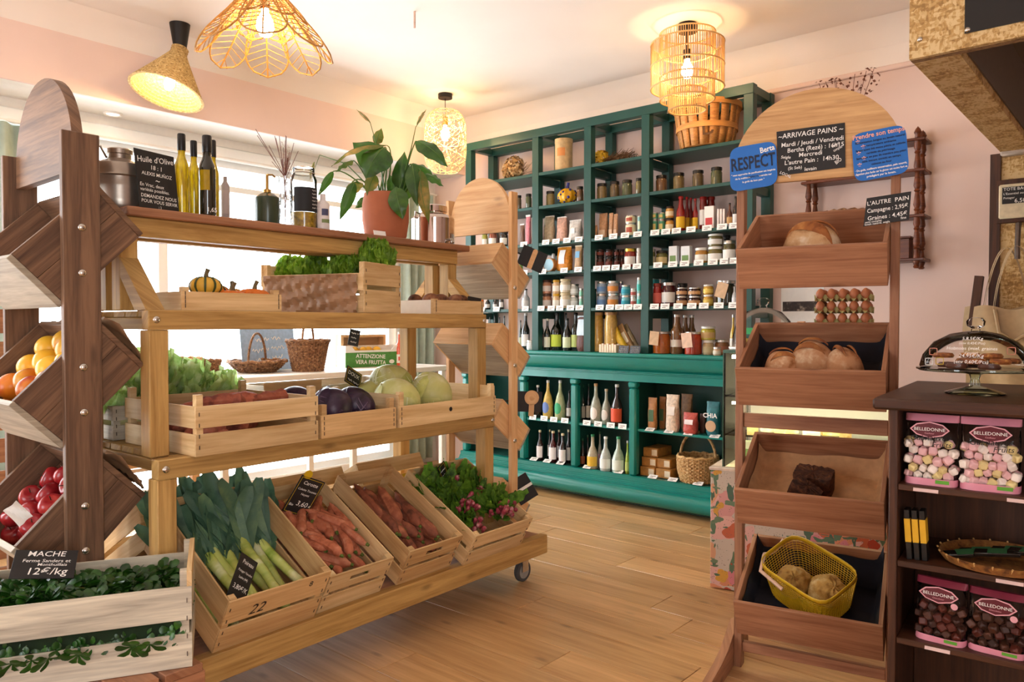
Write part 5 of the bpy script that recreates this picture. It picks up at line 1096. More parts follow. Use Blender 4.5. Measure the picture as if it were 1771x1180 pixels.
def stalk(x, y, off, x0, mid=None, r=.0032):
    a = leaf_world(x, y, off); b = Vector(((x0-667)*dd/FPX*RV.x, (x0-667)*dd/FPX*RV.y, ph*.86)); m_ = leaf_world(*mid, off*.6) if mid else (a+b)/2+ZV*.03
    pts = [b*((1-i/8)**2)+m_*(2*(i/8)*(1-i/8))+a*((i/8)**2) for i in range(9)]; MB().tube(pts, [r*(1.25-.5*i/8) for i in range(9)], 6).obj('stalk', LST, t)
V_ = -FV
for (x0, y0, x1, y1, wd, o0, o1, m, sx, mid, nv) in (
    (664, 285, 608, 245, .060, -.05, -.02, LLY, 655, (660, 300), V_+ZV*.4), (650, 250, 660, 222, .020, .0, .0, LLB, 662, (664, 290), V_),
    (668, 260, 640, 318, .058, .05, .1, LLY, 664, (676, 250), V_+ZV*.5), (672, 255, 580, 295, .028, .03, .07, LLB, 668, (684, 258), ZV+V_*.5),
    (612, 278, 583, 300, .022, .0, .02, LLB, 650, (628, 290), ZV+V_*.6), (580, 300, 555, 345, .014, .04, .06, LLY, 652, (600, 290), V_+RV*.4),
    (614, 320, 622, 342, .035, .06, .08, LLB, 655, (630, 300), V_), (620, 322, 596, 388, .022, .08, .1, LLY, 656, (625, 315), V_+RV*.3),
    (690, 335, 700, 262, .032, .0, .0, LLY, 680, (688, 330), V_), (686, 340, 672, 300, .024, .0, -.02, LLY, 676, (684, 330), V_), (694, 345, 704, 300, .03, -.04, -.05, LLY, 684, (694, 340), V_),
    (720, 246, 776, 294, .034, .02, .05, LLY, 690, (708, 270), ZV*.7+V_), (708, 282, 752, 306, .028, -.02, -.03, LLY, 690, (700, 300), ZV+V_*.8),
    (716, 290, 726, 364, .032, .06, .09, LLY, 692, (712, 285), V_+RV*.2), (730, 300, 746, 392, .026, .07, .08, LLB, 694, (725, 288), V_-RV*.2), (735, 304, 768, 326, .022, .03, .04, LLY, 693, (722, 300), V_+ZV),
    (690, 332, 704, 388, .036, .1, .125, LLY, 688, (692, 325), V_), (636, 340, 612, 358, .018, -.03, -.03, LLY, 656, (645, 330), V_), (652, 306, 640, 345, .024, .05, .07, LLB, 660, (655, 312), V_)):
    lily(x0, y0, x1, y1, wd*1.3, o0, o1, m, nv); stalk(x0, y0, o0, sx, mid)
for (pts, m) in ((((668, 335), (655, 262), (642, 215), (625, 198)), LST), (((690, 335), (712, 260), (720, 222), (735, 200)), LST), (((650, 335), (600, 285), (555, 270), (540, 310)), LST)):
    MB().tube([leaf_world(*q, .02) for q in pts], [.003, .0025, .0018, .0008], 5).obj('flower_stalk', m, t)
for a, b in (((642, 214), (618, 192)), ((722, 218), (738, 192)), ((546, 282), (538, 314))): lily(*a, *b, .008, .02, .02, M('spathe', 'b09a6a', rough=.6), V_)
o = MB().box((-.033, 0, 0), (.033, .002, .02)).obj('blank_card', PAPER, None, RK(1.03, .345, ZTB), (R_(-14), 0, RA)); tag(o, 'small blank white card leaning on the terracotta pot', 'card')
def b_(t, r, h):
    MB().lathe([(0, 0), (r, 0), (r, h*.62), (r*1.01, h*.65), (r*.92, h*.72), (r*.62, h*.78), (r*.6, h*.82), (r*.66, h*.83), (r*.66, h*.97), (r*.6, h), (0, h)], 32).obj('drum', M('mirror_steel', 'c4b4aa', rough=.1, metal=1, var=.04), t)
    for s in (-1, 1): MB().tube([(s*r*.9, 0, h*.6), (s*r*1.12, 0, h*.66), (s*r*1.12, 0, h*.78), (s*r*.8, 0, h*.74)], .004, 6).obj('handle', STEEL, t)
    MB().tube([(0, -r, h*.1), (0, -r*1.25, h*.1), (0, -r*1.3, h*.02)], .007, 8).obj('tap', STEEL, t)
cyl_item('steel_canister', 'shiny stainless steel canister with lid at the right end of the top board', 'canister', 712, 786, 356, .46, b_)
# ================================================================== SLANTED TRAY TOWERS
def tray(t, y, z, w, L, h, tilt, m, th=.016, split=True, x0=0, fm_=None):
    """open tray: floor board with front, back and two side boards; slopes down to the front"""
    fl = MB().box((th, th, 0), (w-th, L-th, th), ch=.001).obj('tray', fm_ or m, t, (x0, y, z), (tilt, 0, 0))
    MB().box((0, 0, 0), (w, th-.0004, h), ch=.0015).obj('front_board', fm_ or m, fl); MB().box((0, L-th+.0004, 0), (w, L, h), ch=.0015).obj('back_board', m, fl)
    for x in (0, w-th):
        a, b = x, x+th-.0004 if x == 0 else x+th
        if x: a += .0004
        if split: MB().box((a, th, 0), (b, L-th, h*.52), ch=.001).obj('side_board', m, fl); MB().box((a, th, h*.525), (b, L-th, h), ch=.001).obj('side_board', m, fl)
        else: MB().box((a, th, 0), (b, L-th, h), ch=.0015).obj('side_board', m, fl)
    return fl
def arch(t, w0, w1, z0, z1, m, th, y, side=.08, parts=1):
    n = 26; cx = (w0+w1)/2; hw = (w1-w0)/2
    pts = [(w0, z0), (w1, z0)]+[(cx+hw*math.cos(3.1416*i/n), z0+side+(z1-z0-side)*math.sin(3.1416*i/n)) for i in range(n+1)]
    return MB().prism(pts, y, y+th, 'y').obj('arched_header', m, t)
# left tower: faces -X.  local x = world -Y, y = world +X
LTY0, LTW = 2.86, .48
lt = T('tray_tower', 'brown wooden tower of slanted fruit trays with arched top at the left', 'tower', (.8565, LTY0, 0), (0, 0, R_(-90)), 'tray towers')
for x in (-.006, LTW+.0005): MB().box((x-.022 if x < 0 else x, -.05, 0), (x if x < 0 else x+.024, .05, 1.765), ch=.002).obj('post', PINE_D, lt)
arch(lt, .0, LTW-.001, 1.66, 1.965, PINE_D, .03, -.014, .06)
zc = [1.265, .865, .465, .065]
for k, z in enumerate(zc): tray(lt, .804-.8565, z, LTW-.0015, .33, .185, R_(44.5), PINE_D, .018, True, .0005, PALE)
for k, z in enumerate(zc[:3]):
    for dz in (.20, .07): ob('bolt', bolt_me, lt, (LTW+.0246, .0, z+dz+.03), (0, 0, R_(90)))
# right tower: faces +X. local x = world +Y, y = world -X
rt_ = T('tray_tower', 'pale pine tower of slanted trays with round top between rack and green buffet', 'tower', (2.79, 2.385, .2265), (0, 0, R_(90)), 'tray towers')
RTW = .40
for x in (-.0225, RTW+.0005): MB().box((x, 0, 0), (x+.022, .045, 1.62), ch=.002).obj('post', PINE_L, rt_)
arch(rt_, .0, RTW-.001, 1.435, 1.71, PINE_L, .02, .0125, .06); MB().box((RTW/2-.02, .0005, 1.44), (RTW/2+.012, .012, 1.70), ch=.001).obj('batten', PINE_L, rt_)
for z in (1.34, .96, .60, .225): tray(rt_, -.045, z-.2265, RTW-.0015, .265, .125, R_(39), PINE_L, .012, False, .0005, PALE)
for z in (1.39, 1.02, .66, .30): ob('bolt', bolt_me, rt_, (-.0228, .022, z-.2265), (0, 0, R_(-90)))
# black paddles fixed to the right tower
def paddle(x, y, kind, label):
    p = ppl(x, y, (2.95, 2.36, 0), (0, 1, 0)); t = T('sign_paddle', label, 'sign holder', p, (0, R_(22 if kind == 0 else 3 if kind == 1 else 60), R_(-38)), 'black sign holders')
    MB().box((-.065, 0, -.05), (.065, .003, .05), ch=.001).obj('black_card', SLATE, t)
    if kind == 0: MB().prism([(-.012, -.05), (.012, -.05)]+arc(0, .038, .012, 0, 180), -.003, -.0005, 'y').obj('wooden_stick', PINE_L, t)
    if kind == 1: MB().lathe([(0, 0), (.036, 0), (.036, .003), (0, .003)], 24, mat=Matrix.Translation((.012, -.0005, .02)) @ Matrix.Rotation(R_(90), 4, 'X')).obj('wooden_disc', PINE_L, t); MB().box((0, -.0035, -.07), (.026, -.0005, -.01)).obj('wooden_stick', PINE_L, t)
    if kind == 2: MB().box((-.01, -.003, -.05), (.004, -.0005, .05)).obj('white_stick', WHITE, t)
    MB().box((-.12, .0035, -.004), (-.0, .006, .004)).obj('bracket', BLACKM, t)
paddle(921, 448, 0, 'tilted black card clipped by a wooden stick beside the round topped tower'); paddle(915, 695, 1, 'black card behind a pale wooden disc beside the tower'); paddle(905, 846, 2, 'black card with white stick low on the tower')
# ------------------------------------------------------------------ fruit in the left tower
MANG = blotch('mango_skin', ['b8371c', 'd87a1c', 'e0a82c'], 7, .35, .05); MANY = blotch('yellow_fruit', ['d8801c', 'e0a828', 'e8bc3c'], 6, .35, .05); APP = blotch('apple_skin', ['5a0f14', '8f1a20', 'b84034'], 9, .25, .03)
def fruit_me(r, L, m, dim=.25):
    return MB().grid(lambda u, v: (r*math.sin(v*3.1416)*(1+.04*math.cos(u*12.566))*math.cos(u*6.283), r*math.sin(v*3.1416)*math.sin(u*6.283), -L*math.cos(v*3.1416)-dim*r*(math.exp(-(1-v)**2*40)-.6*math.exp(-v**2*50))), 20, 14, True).mesh('fruit', m)
fm = [fruit_me(.041, .042, MANG, .1), fruit_me(.042, .046, MANY, .1), fruit_me(.043, .05, MANY, .05)]; fa = fruit_me(.038, .034, APP, .35); stm = MB().tube([(0, 0, 0), (.002, 0, .018)], .0016, 5).mesh('stem', M('fruit_stem', '4a3420'))
def fill(trayz, meshes, rr, name, cat, label, group, rows, cols, top=2):
    """fruit lying in rows on a sloping tray of the left tower"""
    base = Matrix.Translation((.8565, LTY0, 0)) @ Matrix.Rotation(R_(-90), 4, 'Z') @ Matrix.Translation((.0005, .804-.8565, trayz)) @ Matrix.Rotation(R_(44.5), 4, 'X')
    k = 0
    for lay in range(top):
        for i in range(cols-lay):
            for j in range(rows-lay):
                x = .022+rr+(LTW-.044-2*rr)*((i+.5*lay)/(cols-1)); y = .019+rr+(j+.5*lay+.35*(i % 2))*rr*1.95; z = .019+rr+lay*rr*1.55
                if y > .31-rr*.5: continue
                o = ob(name, meshes[k % len(meshes)]); o.matrix_world = base @ Matrix.Translation((x+random.uniform(-.004, .004), y, z)) @ Euler((random.uniform(-.6, .9), random.uniform(-.7, .7), random.uniform(0, 6))).to_matrix().to_4x4()
                tag(o, label, cat, group)
                if cat == 'apple': ob('stem', stm, o, (0, 0, .022))
                k += 1
fill(zc[1], fm, .041, 'mango', 'mango', 'yellow and orange fruit in the second slanted tray of the brown tower', 'yellow fruit in the tower', 4, 5, 2)
fill(zc[2], [fa], .038, 'apple', 'apple', 'red apple in the third slanted tray of the brown tower', 'red apples in the tower', 4, 5, 2)
fill(zc[0], [fm[0]], .041, 'mango', 'mango', 'orange fruit in the highest slanted tray of the brown tower', 'orange fruit high in the tower', 2, 5, 1)
fill(zc[3], [fm[1], fa], .041, 'mango', 'fruit', 'dim fruit in the lowest tray of the brown tower behind the lamb\'s lettuce crate', 'fruit low in the tower', 3, 5, 2)
o = MB().grid(lambda u, v: (u*.04, v*.06, .01*math.sin(u*7+v*4)), 8, 8).obj('torn_paper', PAPER); o.matrix_world = Matrix.Translation((.70, 2.395, .66)) @ Euler((R_(80), R_(-35), 0)).to_matrix().to_4x4(); tag(o, 'torn white paper scrap among the red apples', 'paper')
# brown paper folded over the rear edge of the trays
for k, z in enumerate((.865, .465)):
    o = MB().grid(lambda u, v: (lambda n: (.915+.118*v+.69*n, 2.40+u*.42, z+.352-.117*v+.72*n))(.02+.01*math.sin(u*19+v*5)+.006*math.sin(u*43+v*9)+.012*math.sin(v*3.14)), 34, 8).obj('brown_paper', KP, None, angle=25); tag(o, ['crumpled brown paper folded over the back of the second tower tray', 'crumpled brown paper folded over the back of the third tower tray'][k], 'paper', 'brown paper in the trays'); o.modifiers.new('thick', 'SOLIDIFY').thickness = .0012
# ------------------------------------------------------------------ lamb's lettuce crate on a low slatted trolley
pf = T('slatted_trolley', 'low slatted wooden trolley under the lamb\'s lettuce crate at bottom left', 'trolley', (.3, 1.925, 0))
for y in (0, .375): MB().box((0, y, .245), (.69, y+.04, .302), ch=.002).obj('frame_rail', PINE_R, pf)
for k in range(6): MB().box((.004+.1155*k, -.004, .3025), (.104+.1155*k, .42, .3245), ch=.002).obj('slat', PINE_R, pf)
for x in (.03, .62):
    for y in (.0, .375): MB().box((x, y, 0), (x+.04, y+.04, .2448), ch=.002).obj('leg', PINE_R, pf)
rzm = R_(-28); kc = pz(333, 1150, .33); ax_ = Vector((math.cos(rzm), math.sin(rzm), 0)); mw, ml = .56, .33
mc = T('fruit_crate', 'bleached slatted crate of lamb\'s lettuce in the bottom left corner', 'crate', Vector((kc.x, kc.y, .3255))-ax_*mw, (0, 0, rzm), 'fruit crates')
crate(mc, mw, ml, .212, CRATE_G, gap=.036, end=.252, th=.007)
MB().prism([(0, .212), (0, .252), (.03, .258), (ml-.03, .258), (ml, .252), (ml, .212)], mw-.012, mw, 'x').obj('end_rail', CRATE, mc); MB().prism([(0, .212), (0, .252), (.03, .258), (ml-.03, .258), (ml, .252), (ml, .212)], 0, .012, 'x').obj('end_rail', CRATE, mc)
MACH = blotch('lambs_lettuce', ['16380c', '265614', '3f7820'], 26, .35, .05, spec=.6, transl=.25)
mb = MB(); mtx = inside(mc)
def rosette(c, nr, s):
    nr = nr.normalized(); u0 = nr.orthogonal().normalized(); w0 = nr.cross(u0); n = random.choice((5, 6, 7)); ph = random.uniform(0, 6)
    for k in range(n):
        a = ph+6.283*k/n; e = u0*math.cos(a)+w0*math.sin(a); s2 = e.cross(nr); L = s*random.uniform(.7, 1.15); up = random.uniform(.3, 1.1)
        P = lambda v, q: c+e*(v*L)+nr*(v*L*up*(1-.6*v))+s2*(q*L)-nr*(abs(q)*L*.12)
        W5 = ((.0, .03), (.35, .13), (.6, .27), (.8, .31), (.94, .2)); vs = []
        for v, q in W5: vs += [P(v, -q), P(v, 0), P(v, q)]
        vs.append(P(1.02, 0)); f = []
        for r_ in range(4): f += [(3*r_, 3*r_+1, 3*r_+4, 3*r_+3), (3*r_+1, 3*r_+2, 3*r_+5, 3*r_+4)]
        mb.add(vs, f+[(12, 13, 15), (13, 14, 15)])
for _ in range(560):
    x, y = random.uniform(.035, mw-.035), random.uniform(.05, ml-.04); rosette((x, y, 0) and Vector((x, y, .145+.035*math.sin(x*9)*math.sin(y*11)+random.uniform(0, .03))), Vector((random.gauss(0, .45), random.gauss(-.15, .45), 1)), .042)
for _ in range(130): rosette(Vector((random.uniform(.03, mw-.04), random.uniform(.016, .03), .092+random.uniform(-.008, .008))), Vector((random.gauss(0, .3), -1, random.uniform(.1, .5))), .03)
for x in (.1, .16, .2, .235, .3, .42, .46): rosette(Vector((x, -.004, .075)), Vector((random.gauss(0, .3), -1, -.7)), .04)
o = mb.obj('lambs_lettuce', MACH); o.matrix_world = mtx; tag(o, 'dark green lamb\'s lettuce rosettes filling the bleached crate', 'salad', kind='stuff')
MB().box((.01, .01, .01), (mw-.01, ml-.01, .13)).obj('leaf_bed', M('leaf_bed', '0f2408', rough=.9, var=.3), o)
sign((mtx @ Vector((.2, .12, .238, 1))).to_3d(), (R_(-60), R_(8), rzm+R_(5)), .145, .10, 'black price sign lying on the lamb\'s lettuce', [('MACHE', .5, .76, .026, 0, 'CENTER'), ('Ferme Sanders et', .52, .55, .0155, 0, 'CENTER'), ('Monthuillais', .62, .42, .014, 0, 'CENTER'), ('12€/kg', .55, .12, .033, 0, 'CENTER')])
# ------------------------------------------------------------------ rear side of the rack
for k, (u, w_, nm) in enumerate(((.12, .42, 'behind the leeks'), (.62, .40, 'behind the carrots'), (1.1, .40, 'behind the radishes'))):
    t = T('fruit_crate', f'rear slanted crate {nm} facing the window', 'crate', RK(u+w_, VB+.02, .2235), (TH, 0, RA+math.pi), 'fruit crates'); crate(t, w_, .46, .16, CRATE, hole=True)
    MB().box((.1, .4605, .02), (.16, .4612, .07)).obj('yellow_sticker', lbl('e0c83a'), t); MB().box((.165, .4605, .02), (.2, .4612, .07)).obj('green_sticker', lbl('4a9a5a'), t)
t = T('fruit_crate', 'white painted crate of pale lettuce on the window side of the middle tier', 'crate', RK(.06, .64, .8105), RA, 'fruit crates'); crate(t, .55, .34, .12, CRATE_G)
for k, (x, y, s) in enumerate(((.2, .12, 1.2), (.34, .14, 1.1), (.08, .12, .9), (.47, .12, .9))): lettuce(RK(.06+x, .64+y, .86+(.03 if k == 0 else 0)), 'pale green lettuce, ' + ['tallest', 'second', 'leftmost', 'rightmost'][k] + ' of those behind the sweet potatoes', pal, 22, .1, s=s)
t = T('fruit_crate', 'white crate on the window side behind the cabbages', 'crate', RK(.75, .62, .8105), RA, 'fruit crates'); crate(t, .7, .34, .14, CRATE_G)
# ------------------------------------------------------------------ on the window counter
ZK = .8955
def basket(x, y, r, h, label, m, prof=None, handle=None, z=ZK, sc=None):
    p = pz(x, y, z); p.y = min(p.y, 4.62); p = Vector((ray(x, y).x/ray(x, y).y*p.y, p.y, z)); t = T('wicker_basket', label, 'basket', p, (0, 0, R_(40)), 'wicker baskets', sc)
    wicker(t, prof or [(r*.85, 0), (r, h)], m, 22, .012, .005)
    if handle: MB().tube([(r*math.cos(3.1416*i/18)*1.0, 0, h+handle*math.sin(3.1416*i/18)) for i in range(19)], .008, 7).obj('handle', m, t)
    return t
basket(225, 658, .12, .17, 'tall brown basket seen between the brown tower and the rack', WICK_D)
basket(318, 652, .12, .11, 'pale woven basket by the left post in front of the window', WICK, sc=(1.15, .8, 1))
basket(360, 645, .075, .09, 'small checked basket next to the pale one', WICK_D)
basket(445, 643, .17, .06, 'flat brown basket with a tall arched handle', WICK_D, [(.11, 0), (.15, .03), (.19, .075)], .2)
basket(533, 642, .135, .21, 'round wicker bucket with hoop handle before the window', WICK_D, [(.10, 0), (.135, .18), (.145, .21)], .13)
lt2 = pz(600, 632, ZK); bx_ = Vector((3.72, 4.62, ZK))
t = T('wooden_box', 'upright wooden box behind the green fruit carton at the window', 'box', pY(590, 600, 4.70)*1, (0, 0, R_(-8))); t.location.z = ZK
for a, b in (((0, 0, 0), (.02, .09, .24)), ((.37, 0, 0), (.39, .09, .24)), ((.0205, 0, .22), (.3695, .09, .24)), ((.0205, .08, 0), (.3695, .09, .2195))): MB().box(a, b, ch=.001).obj('board', PINE_L, t)
pc_ = pY(592, 630, 4.60); t = T('fruit_carton', 'green and white cardboard fruit carton with yellow fruit at the window', 'carton', (pc_.x, 4.56, ZK), (0, 0, R_(-6)))
GC = M('carton_green', '4f8a3c', rough=.6); cw = pY(682, 630, 4.58).x-pc_.x
MB().box((0, 0, 0), (cw, .004, .11)).obj('front_panel', GC, t)
for a, b in (((0, .0045, 0), (.004, .12, .16)), ((cw-.004, .0045, 0), (cw, .12, .16)), ((.0045, .116, 0), (cw-.0045, .12, .16)), ((.0045, .0045, 0), (cw-.0045, .1155, .004))): MB().box(a, b).obj('panel', WHITE, t)
MB().prism([(.0, .1105), (.0, .16), (.05, .16), (.08, .125), (cw-.08, .125), (cw-.05, .16), (cw, .16), (cw, .1105)], 0, .004, 'y').obj('white_rim', WHITE, t)
for j, s in enumerate(('ATTENZIONE', 'VERA FRUTTA')): text(s, .042, CHALK, t, (cw*.45, -.001, .066-.045*j), (R_(90), R_(3), 0), 'CENTER', bold=.02)
MB().prism([(cw*.84+.024*math.cos(a*.524), .035+.016*math.sin(a*.524)) for a in range(12)], -.0012, -.0004, 'y').obj('fish_print', CHALK, t)
for k in range(5): o = MB().sphere((0, 0, 0), .036, 14, 9).obj('yellow_fruit', MANY, None, t.location+Vector((.07+.065*k, .05+.02*(k % 2), .115))); tag(o, f'yellow citrus, {ORD[k]} from left in the green fruit carton', 'citrus', 'citrus in the green carton')
sign(pY(610, 575, 4.55)+Vector((0, 0, 0)), (0, R_(12), R_(-5)), .09, .12, 'small chalk sign above the green fruit carton', [('§.7', .5, .72, .02, 0, 'CENTER'), ('§.6', .5, .45, .018, 0, 'CENTER'), ('§.6', .5, .18, .02, 0, 'CENTER')]).location.z = ZK+.162
for x, c, d, lc in ((691, 'd8502c', 'orange red juice bottle beside the green fruit carton', 'f0e4d8'), (709, '8a1418', 'dark red juice bottle next to the orange one', 'f0e4d8')):
    q = pY(x, 600, 4.52); t = T('juice_bottle', d, 'bottle', (q.x, 4.52, ZK), group='juice bottles at the window'); bottle(t, .036, .26, c, lc, 'd8d4cc', .55, (.08, .34), .34, .16); MB().lathe([(.0385, .04), (.0385, .07)], 6, a0=R_(215), a1=R_(260)).obj('fruit_print', lbl('d84a34'), t)
t = sign(pY(468, 628, 4.75), (R_(-8), 0, 0), .42, .3, 'pale blue chalkboard against the bright window behind the handled basket', [('§.45', .5, .68, .05, 6, 'CENTER'), ('§.6', .5, .45, .05, 6, 'CENTER'), ('§.5', .5, .22, .05, 6, 'CENTER')], mat=M('blue_board', '9db8d8', rough=.6), name='chalkboard'); t.location.z = ZK
# greens and crates below the window counter, seen between tower and rack
p = pY(228, 720, 4.05); t = T('fruit_crate', 'white crate of leafy greens on a stand left of the rack', 'crate', (p.x-.2, 3.95, .52), 0, 'fruit crates'); crate(t, .5, .3, .16, CRATE_G)
for k in range(4): lettuce((p.x-.1+.1*k, 4.08, .6), f'leafy green head, {ORD[k]} from left in the white crate by the window', pal if k % 2 else cur, 20, .09)
st = T('crate_stand', 'plain wooden stand below the crate of leafy greens', 'stand', (p.x-.22, 3.94, 0)); MB().box((0, 0, .49), (.54, .32, .5195), ch=.002).obj('top', PINE_L, st)
for x in (.01, .49):
    for y in (.01, .27): MB().box((x, y, 0), (x+.04, y+.04, .4895)).obj('leg', PINE_L, st)
t = T('slatted_shelf', 'brown horizontal slat shelf at the far left behind the tower', 'shelf', (.45, 3.7, 0))
for x in (0, .62): MB().box((x, 0, 0), (x+.04, .04, 1.3), ch=.001).obj('upright', PINE_D, t)
for k in range(9): MB().box((-.02, -.0205, .1+.135*k), (.68, -.0005, .2+.135*k), ch=.001).obj('slat', PINE_R, t)
# ================================================================== BREAD STAND
A2 = R_(11.4); ED = Vector((math.cos(A2), math.sin(A2), 0)); EW = Vector((math.sin(A2), -math.cos(A2), 0)); BO = pz(1275, 1149, 0)
RZB = A2-math.pi/2
bs = T('bread_stand', 'reddish pine bread stand with four slanted trays and arched header', 'stand', BO, RZB)
def bl(x, y, d):     # pixel -> local (w,z) on the plane d metres behind the stand front
    q = ppl(x, y, BO+ED*d, ED); q -= BO; return q.dot(EW), q.z
for w_ in (-.008, .478): MB().box((w_, -.022, 0), (w_+.027, .024, 1.78), ch=.002).obj('post', PINE_R, bs)
arch(bs, -.015, .515, 1.70, 2.0, wood('header_pine', 'a87848', 'd0a470', knots=.6), .018, -.041, .05)
Z0 = [1.338, .941, .533, .15]
for z in Z0: tray(bs, -.095, z, .457, .36, .143, R_(25.5), PINE_R, .014, False, .0200)
MB().box((.0195, -.012, .855), (.4775, .01, .905), ch=.002).obj('rail', PINE_R, bs); MB().box((.0195, -.012, .055), (.4775, .01, .09), ch=.002).obj('rail', PINE_R, bs)
for w_ in (-.0365, .5055): MB().prism([(.22, 0), (-.40, 0), (-.40, .06), (-.2, .07), (-.1, .085), (.03, .135), (.06, .14), (.12, .1), (.22, .06)], w_, w_+.028, 'x').obj('skid', PINE_R, bs)
def btray(k, w_, y, z): return (Matrix.Translation(BO) @ Matrix.Rotation(RZB, 4, 'Z') @ Matrix.Translation((.02, -.095, Z0[k])) @ Matrix.Rotation(R_(25.5), 4, 'X') @ Matrix.Translation((w_, y, z)))
BLUE = M('sign_blue', '1766b8', rough=.5, var=.03); DKB = M('dark_print', '14203a', rough=.6)
def board_px(name, label, px, m, d, lines, rnd=0, cat='sign'):
    """flat board through four pixel corners on the plane d; lines in its own unit square"""
    P4 = [bl(x, y, d) for x, y in px]; cx = sum(p[0] for p in P4)/4; cz = sum(p[1] for p in P4)/4; o = BO+EW*cx+ED*d+ZV*cz
    t = T(name, label, cat, o, RZB, 'signs on the bread stand'); q = [(p[0]-cx, p[1]-cz) for p in P4]
    if rnd:
        pts = []
        for i in range(4):
            a, b, c = Vector(q[i-1]), Vector(q[i]), Vector(q[(i+1) % 4])
            for j in range(6): s = j/5; p0 = b+(a-b)*rnd; p1 = b+(c-b)*rnd; pts.append(tuple(p0*(1-s)**2+b*2*s*(1-s)+p1*s*s))
    else: pts = q
    MB().prism(pts[::-1], 0, .004, 'y').obj('board', m, t)
    tl, tr, br, blc = [Vector(p) for p in q]; wd = (tr-tl).length; ang = math.atan2((tr-tl).y, (tr-tl).x)
    for s, u, v, sz, mt, al, rz in lines:
        p_ = (blc*(1-u)+br*u)*(1-v)+(tl*(1-u)+tr*u)*v; text(s, sz, mt, t, (p_.x, -.0013, p_.y), (R_(90), -ang-R_(rz), 0), al, .06 if mt is CHALK and not rnd else 0, .02 if rnd else .006, maxw=wd*(.97-u if al == 'LEFT' else 2*min(u, 1-u)*.95))
    return t
board_px('chalk_sign', 'black chalkboard listing bread deliveries on the arched header', ((1343, 228), (1461, 212), (1462, 289), (1346, 304)), SLATE, -.046, [('~ARRIVAGE PAINS ~', .5, .82, .024, CHALK, 'CENTER', 0), ('Mardi / Jeudi / Vendredi', .06, .63, .0205, CHALK, 'LEFT', 0), ('Bertha (Rezé) : 16h15', .15, .49, .0205, CHALK, 'LEFT', 0), ('Seigle', .05, .38, .014, CHALK, 'LEFT', -8), ('Mercredi', .32, .36, .020, CHALK, 'LEFT', 0), ('semi', .82, .47, .013, CHALK, 'LEFT', 25), ('complet', .84, .37, .013, CHALK, 'LEFT', 25), ('L\'autre Pain :  14h30', .1, .22, .0205, CHALK, 'LEFT', 0), ('(St Seb)', .15, .10, .0145, CHALK, 'LEFT', 0), ('LOCAL', .02, .05, .013, CHALK, 'LEFT', -30), ('levain', .4, .03, .017, CHALK, 'LEFT', 0), ('BIO', .87, .08, .017, CHALK, 'LEFT', 35)])
board_px('blue_sign', 'blue rounded sign reading RESPECT at the left of the header', ((1262, 257), (1342, 243), (1345, 319), (1263, 333)), BLUE, -.05, [('Berta', .66, .77, .026, CHALK, 'LEFT', 6), ('RESPECT', .5, .46, .062, DKB, 'CENTER', 0), ('" mon approche de panification est inspirée', .5, .34, .0088, CHALK, 'CENTER', 0), ('de la méthode            tournée sur', .5, .25, .0088, CHALK, 'CENTER', 0), ('RESPECTUS', .52, .25, .0088, DKB, 'CENTER', 0), ('le goût du bon pain "', .5, .16, .0088, CHALK, 'CENTER', 0)], .22)
board_px('blue_sign', 'blue rounded sign with stars and small print at the right of the header', ((1472, 233), (1566, 214), (1573, 298), (1478, 316)), BLUE, -.05, [('Prendre son temps', .5, .87, .021, M('pink_print', 'e8a890'), 'CENTER', 0)]+[(['fermentation longue au levain naturel', 'à température ambiante', 'farine ayant été moins pétrie et cultivée', 'variétés de pétrissage', 'faire pain en peu de manière peu pétri', 'sans intrant enrichi en temps', 'cuisson au four'][j], .52, .77-.08*j, .0095, DKB, 'CENTER', 0) for j in range(7)]+[(['· Du goût, meilleure conservation, pain nourrit,', 'digestion plus facile car le gluten est moins fort et', 'prédigéré par le levain.'][j], .5, .2-.075*j, .0092, CHALK, 'CENTER', 0) for j in range(3)]+[('*', .12+.09*(j % 2), .72-.12*j, .03, M('pink_print', 'e8a890'), 'CENTER', 0) for j in range(5)], .22)
board_px('chalk_sign', 'small black chalkboard with bread prices on the right post', ((1499, 343), (1576, 331), (1572, 380), (1493, 392)), SLATE, -.06, [('L\'AUTRE  PAIN', .5, .72, .0185, CHALK, 'CENTER', 0), ('Campagne : 2,95€', .05, .46, .0185, CHALK, 'LEFT', 0), ('Graines : 4,45€', .08, .19, .0185, CHALK, 'LEFT', 0), ('semi complet', .03, .1, .009, CHALK, 'LEFT', 0), ('levain naturel, seigle', .03, .02, .009, CHALK, 'LEFT', 0), ('fine', .82, .06, .011, CHALK, 'LEFT', 0)])
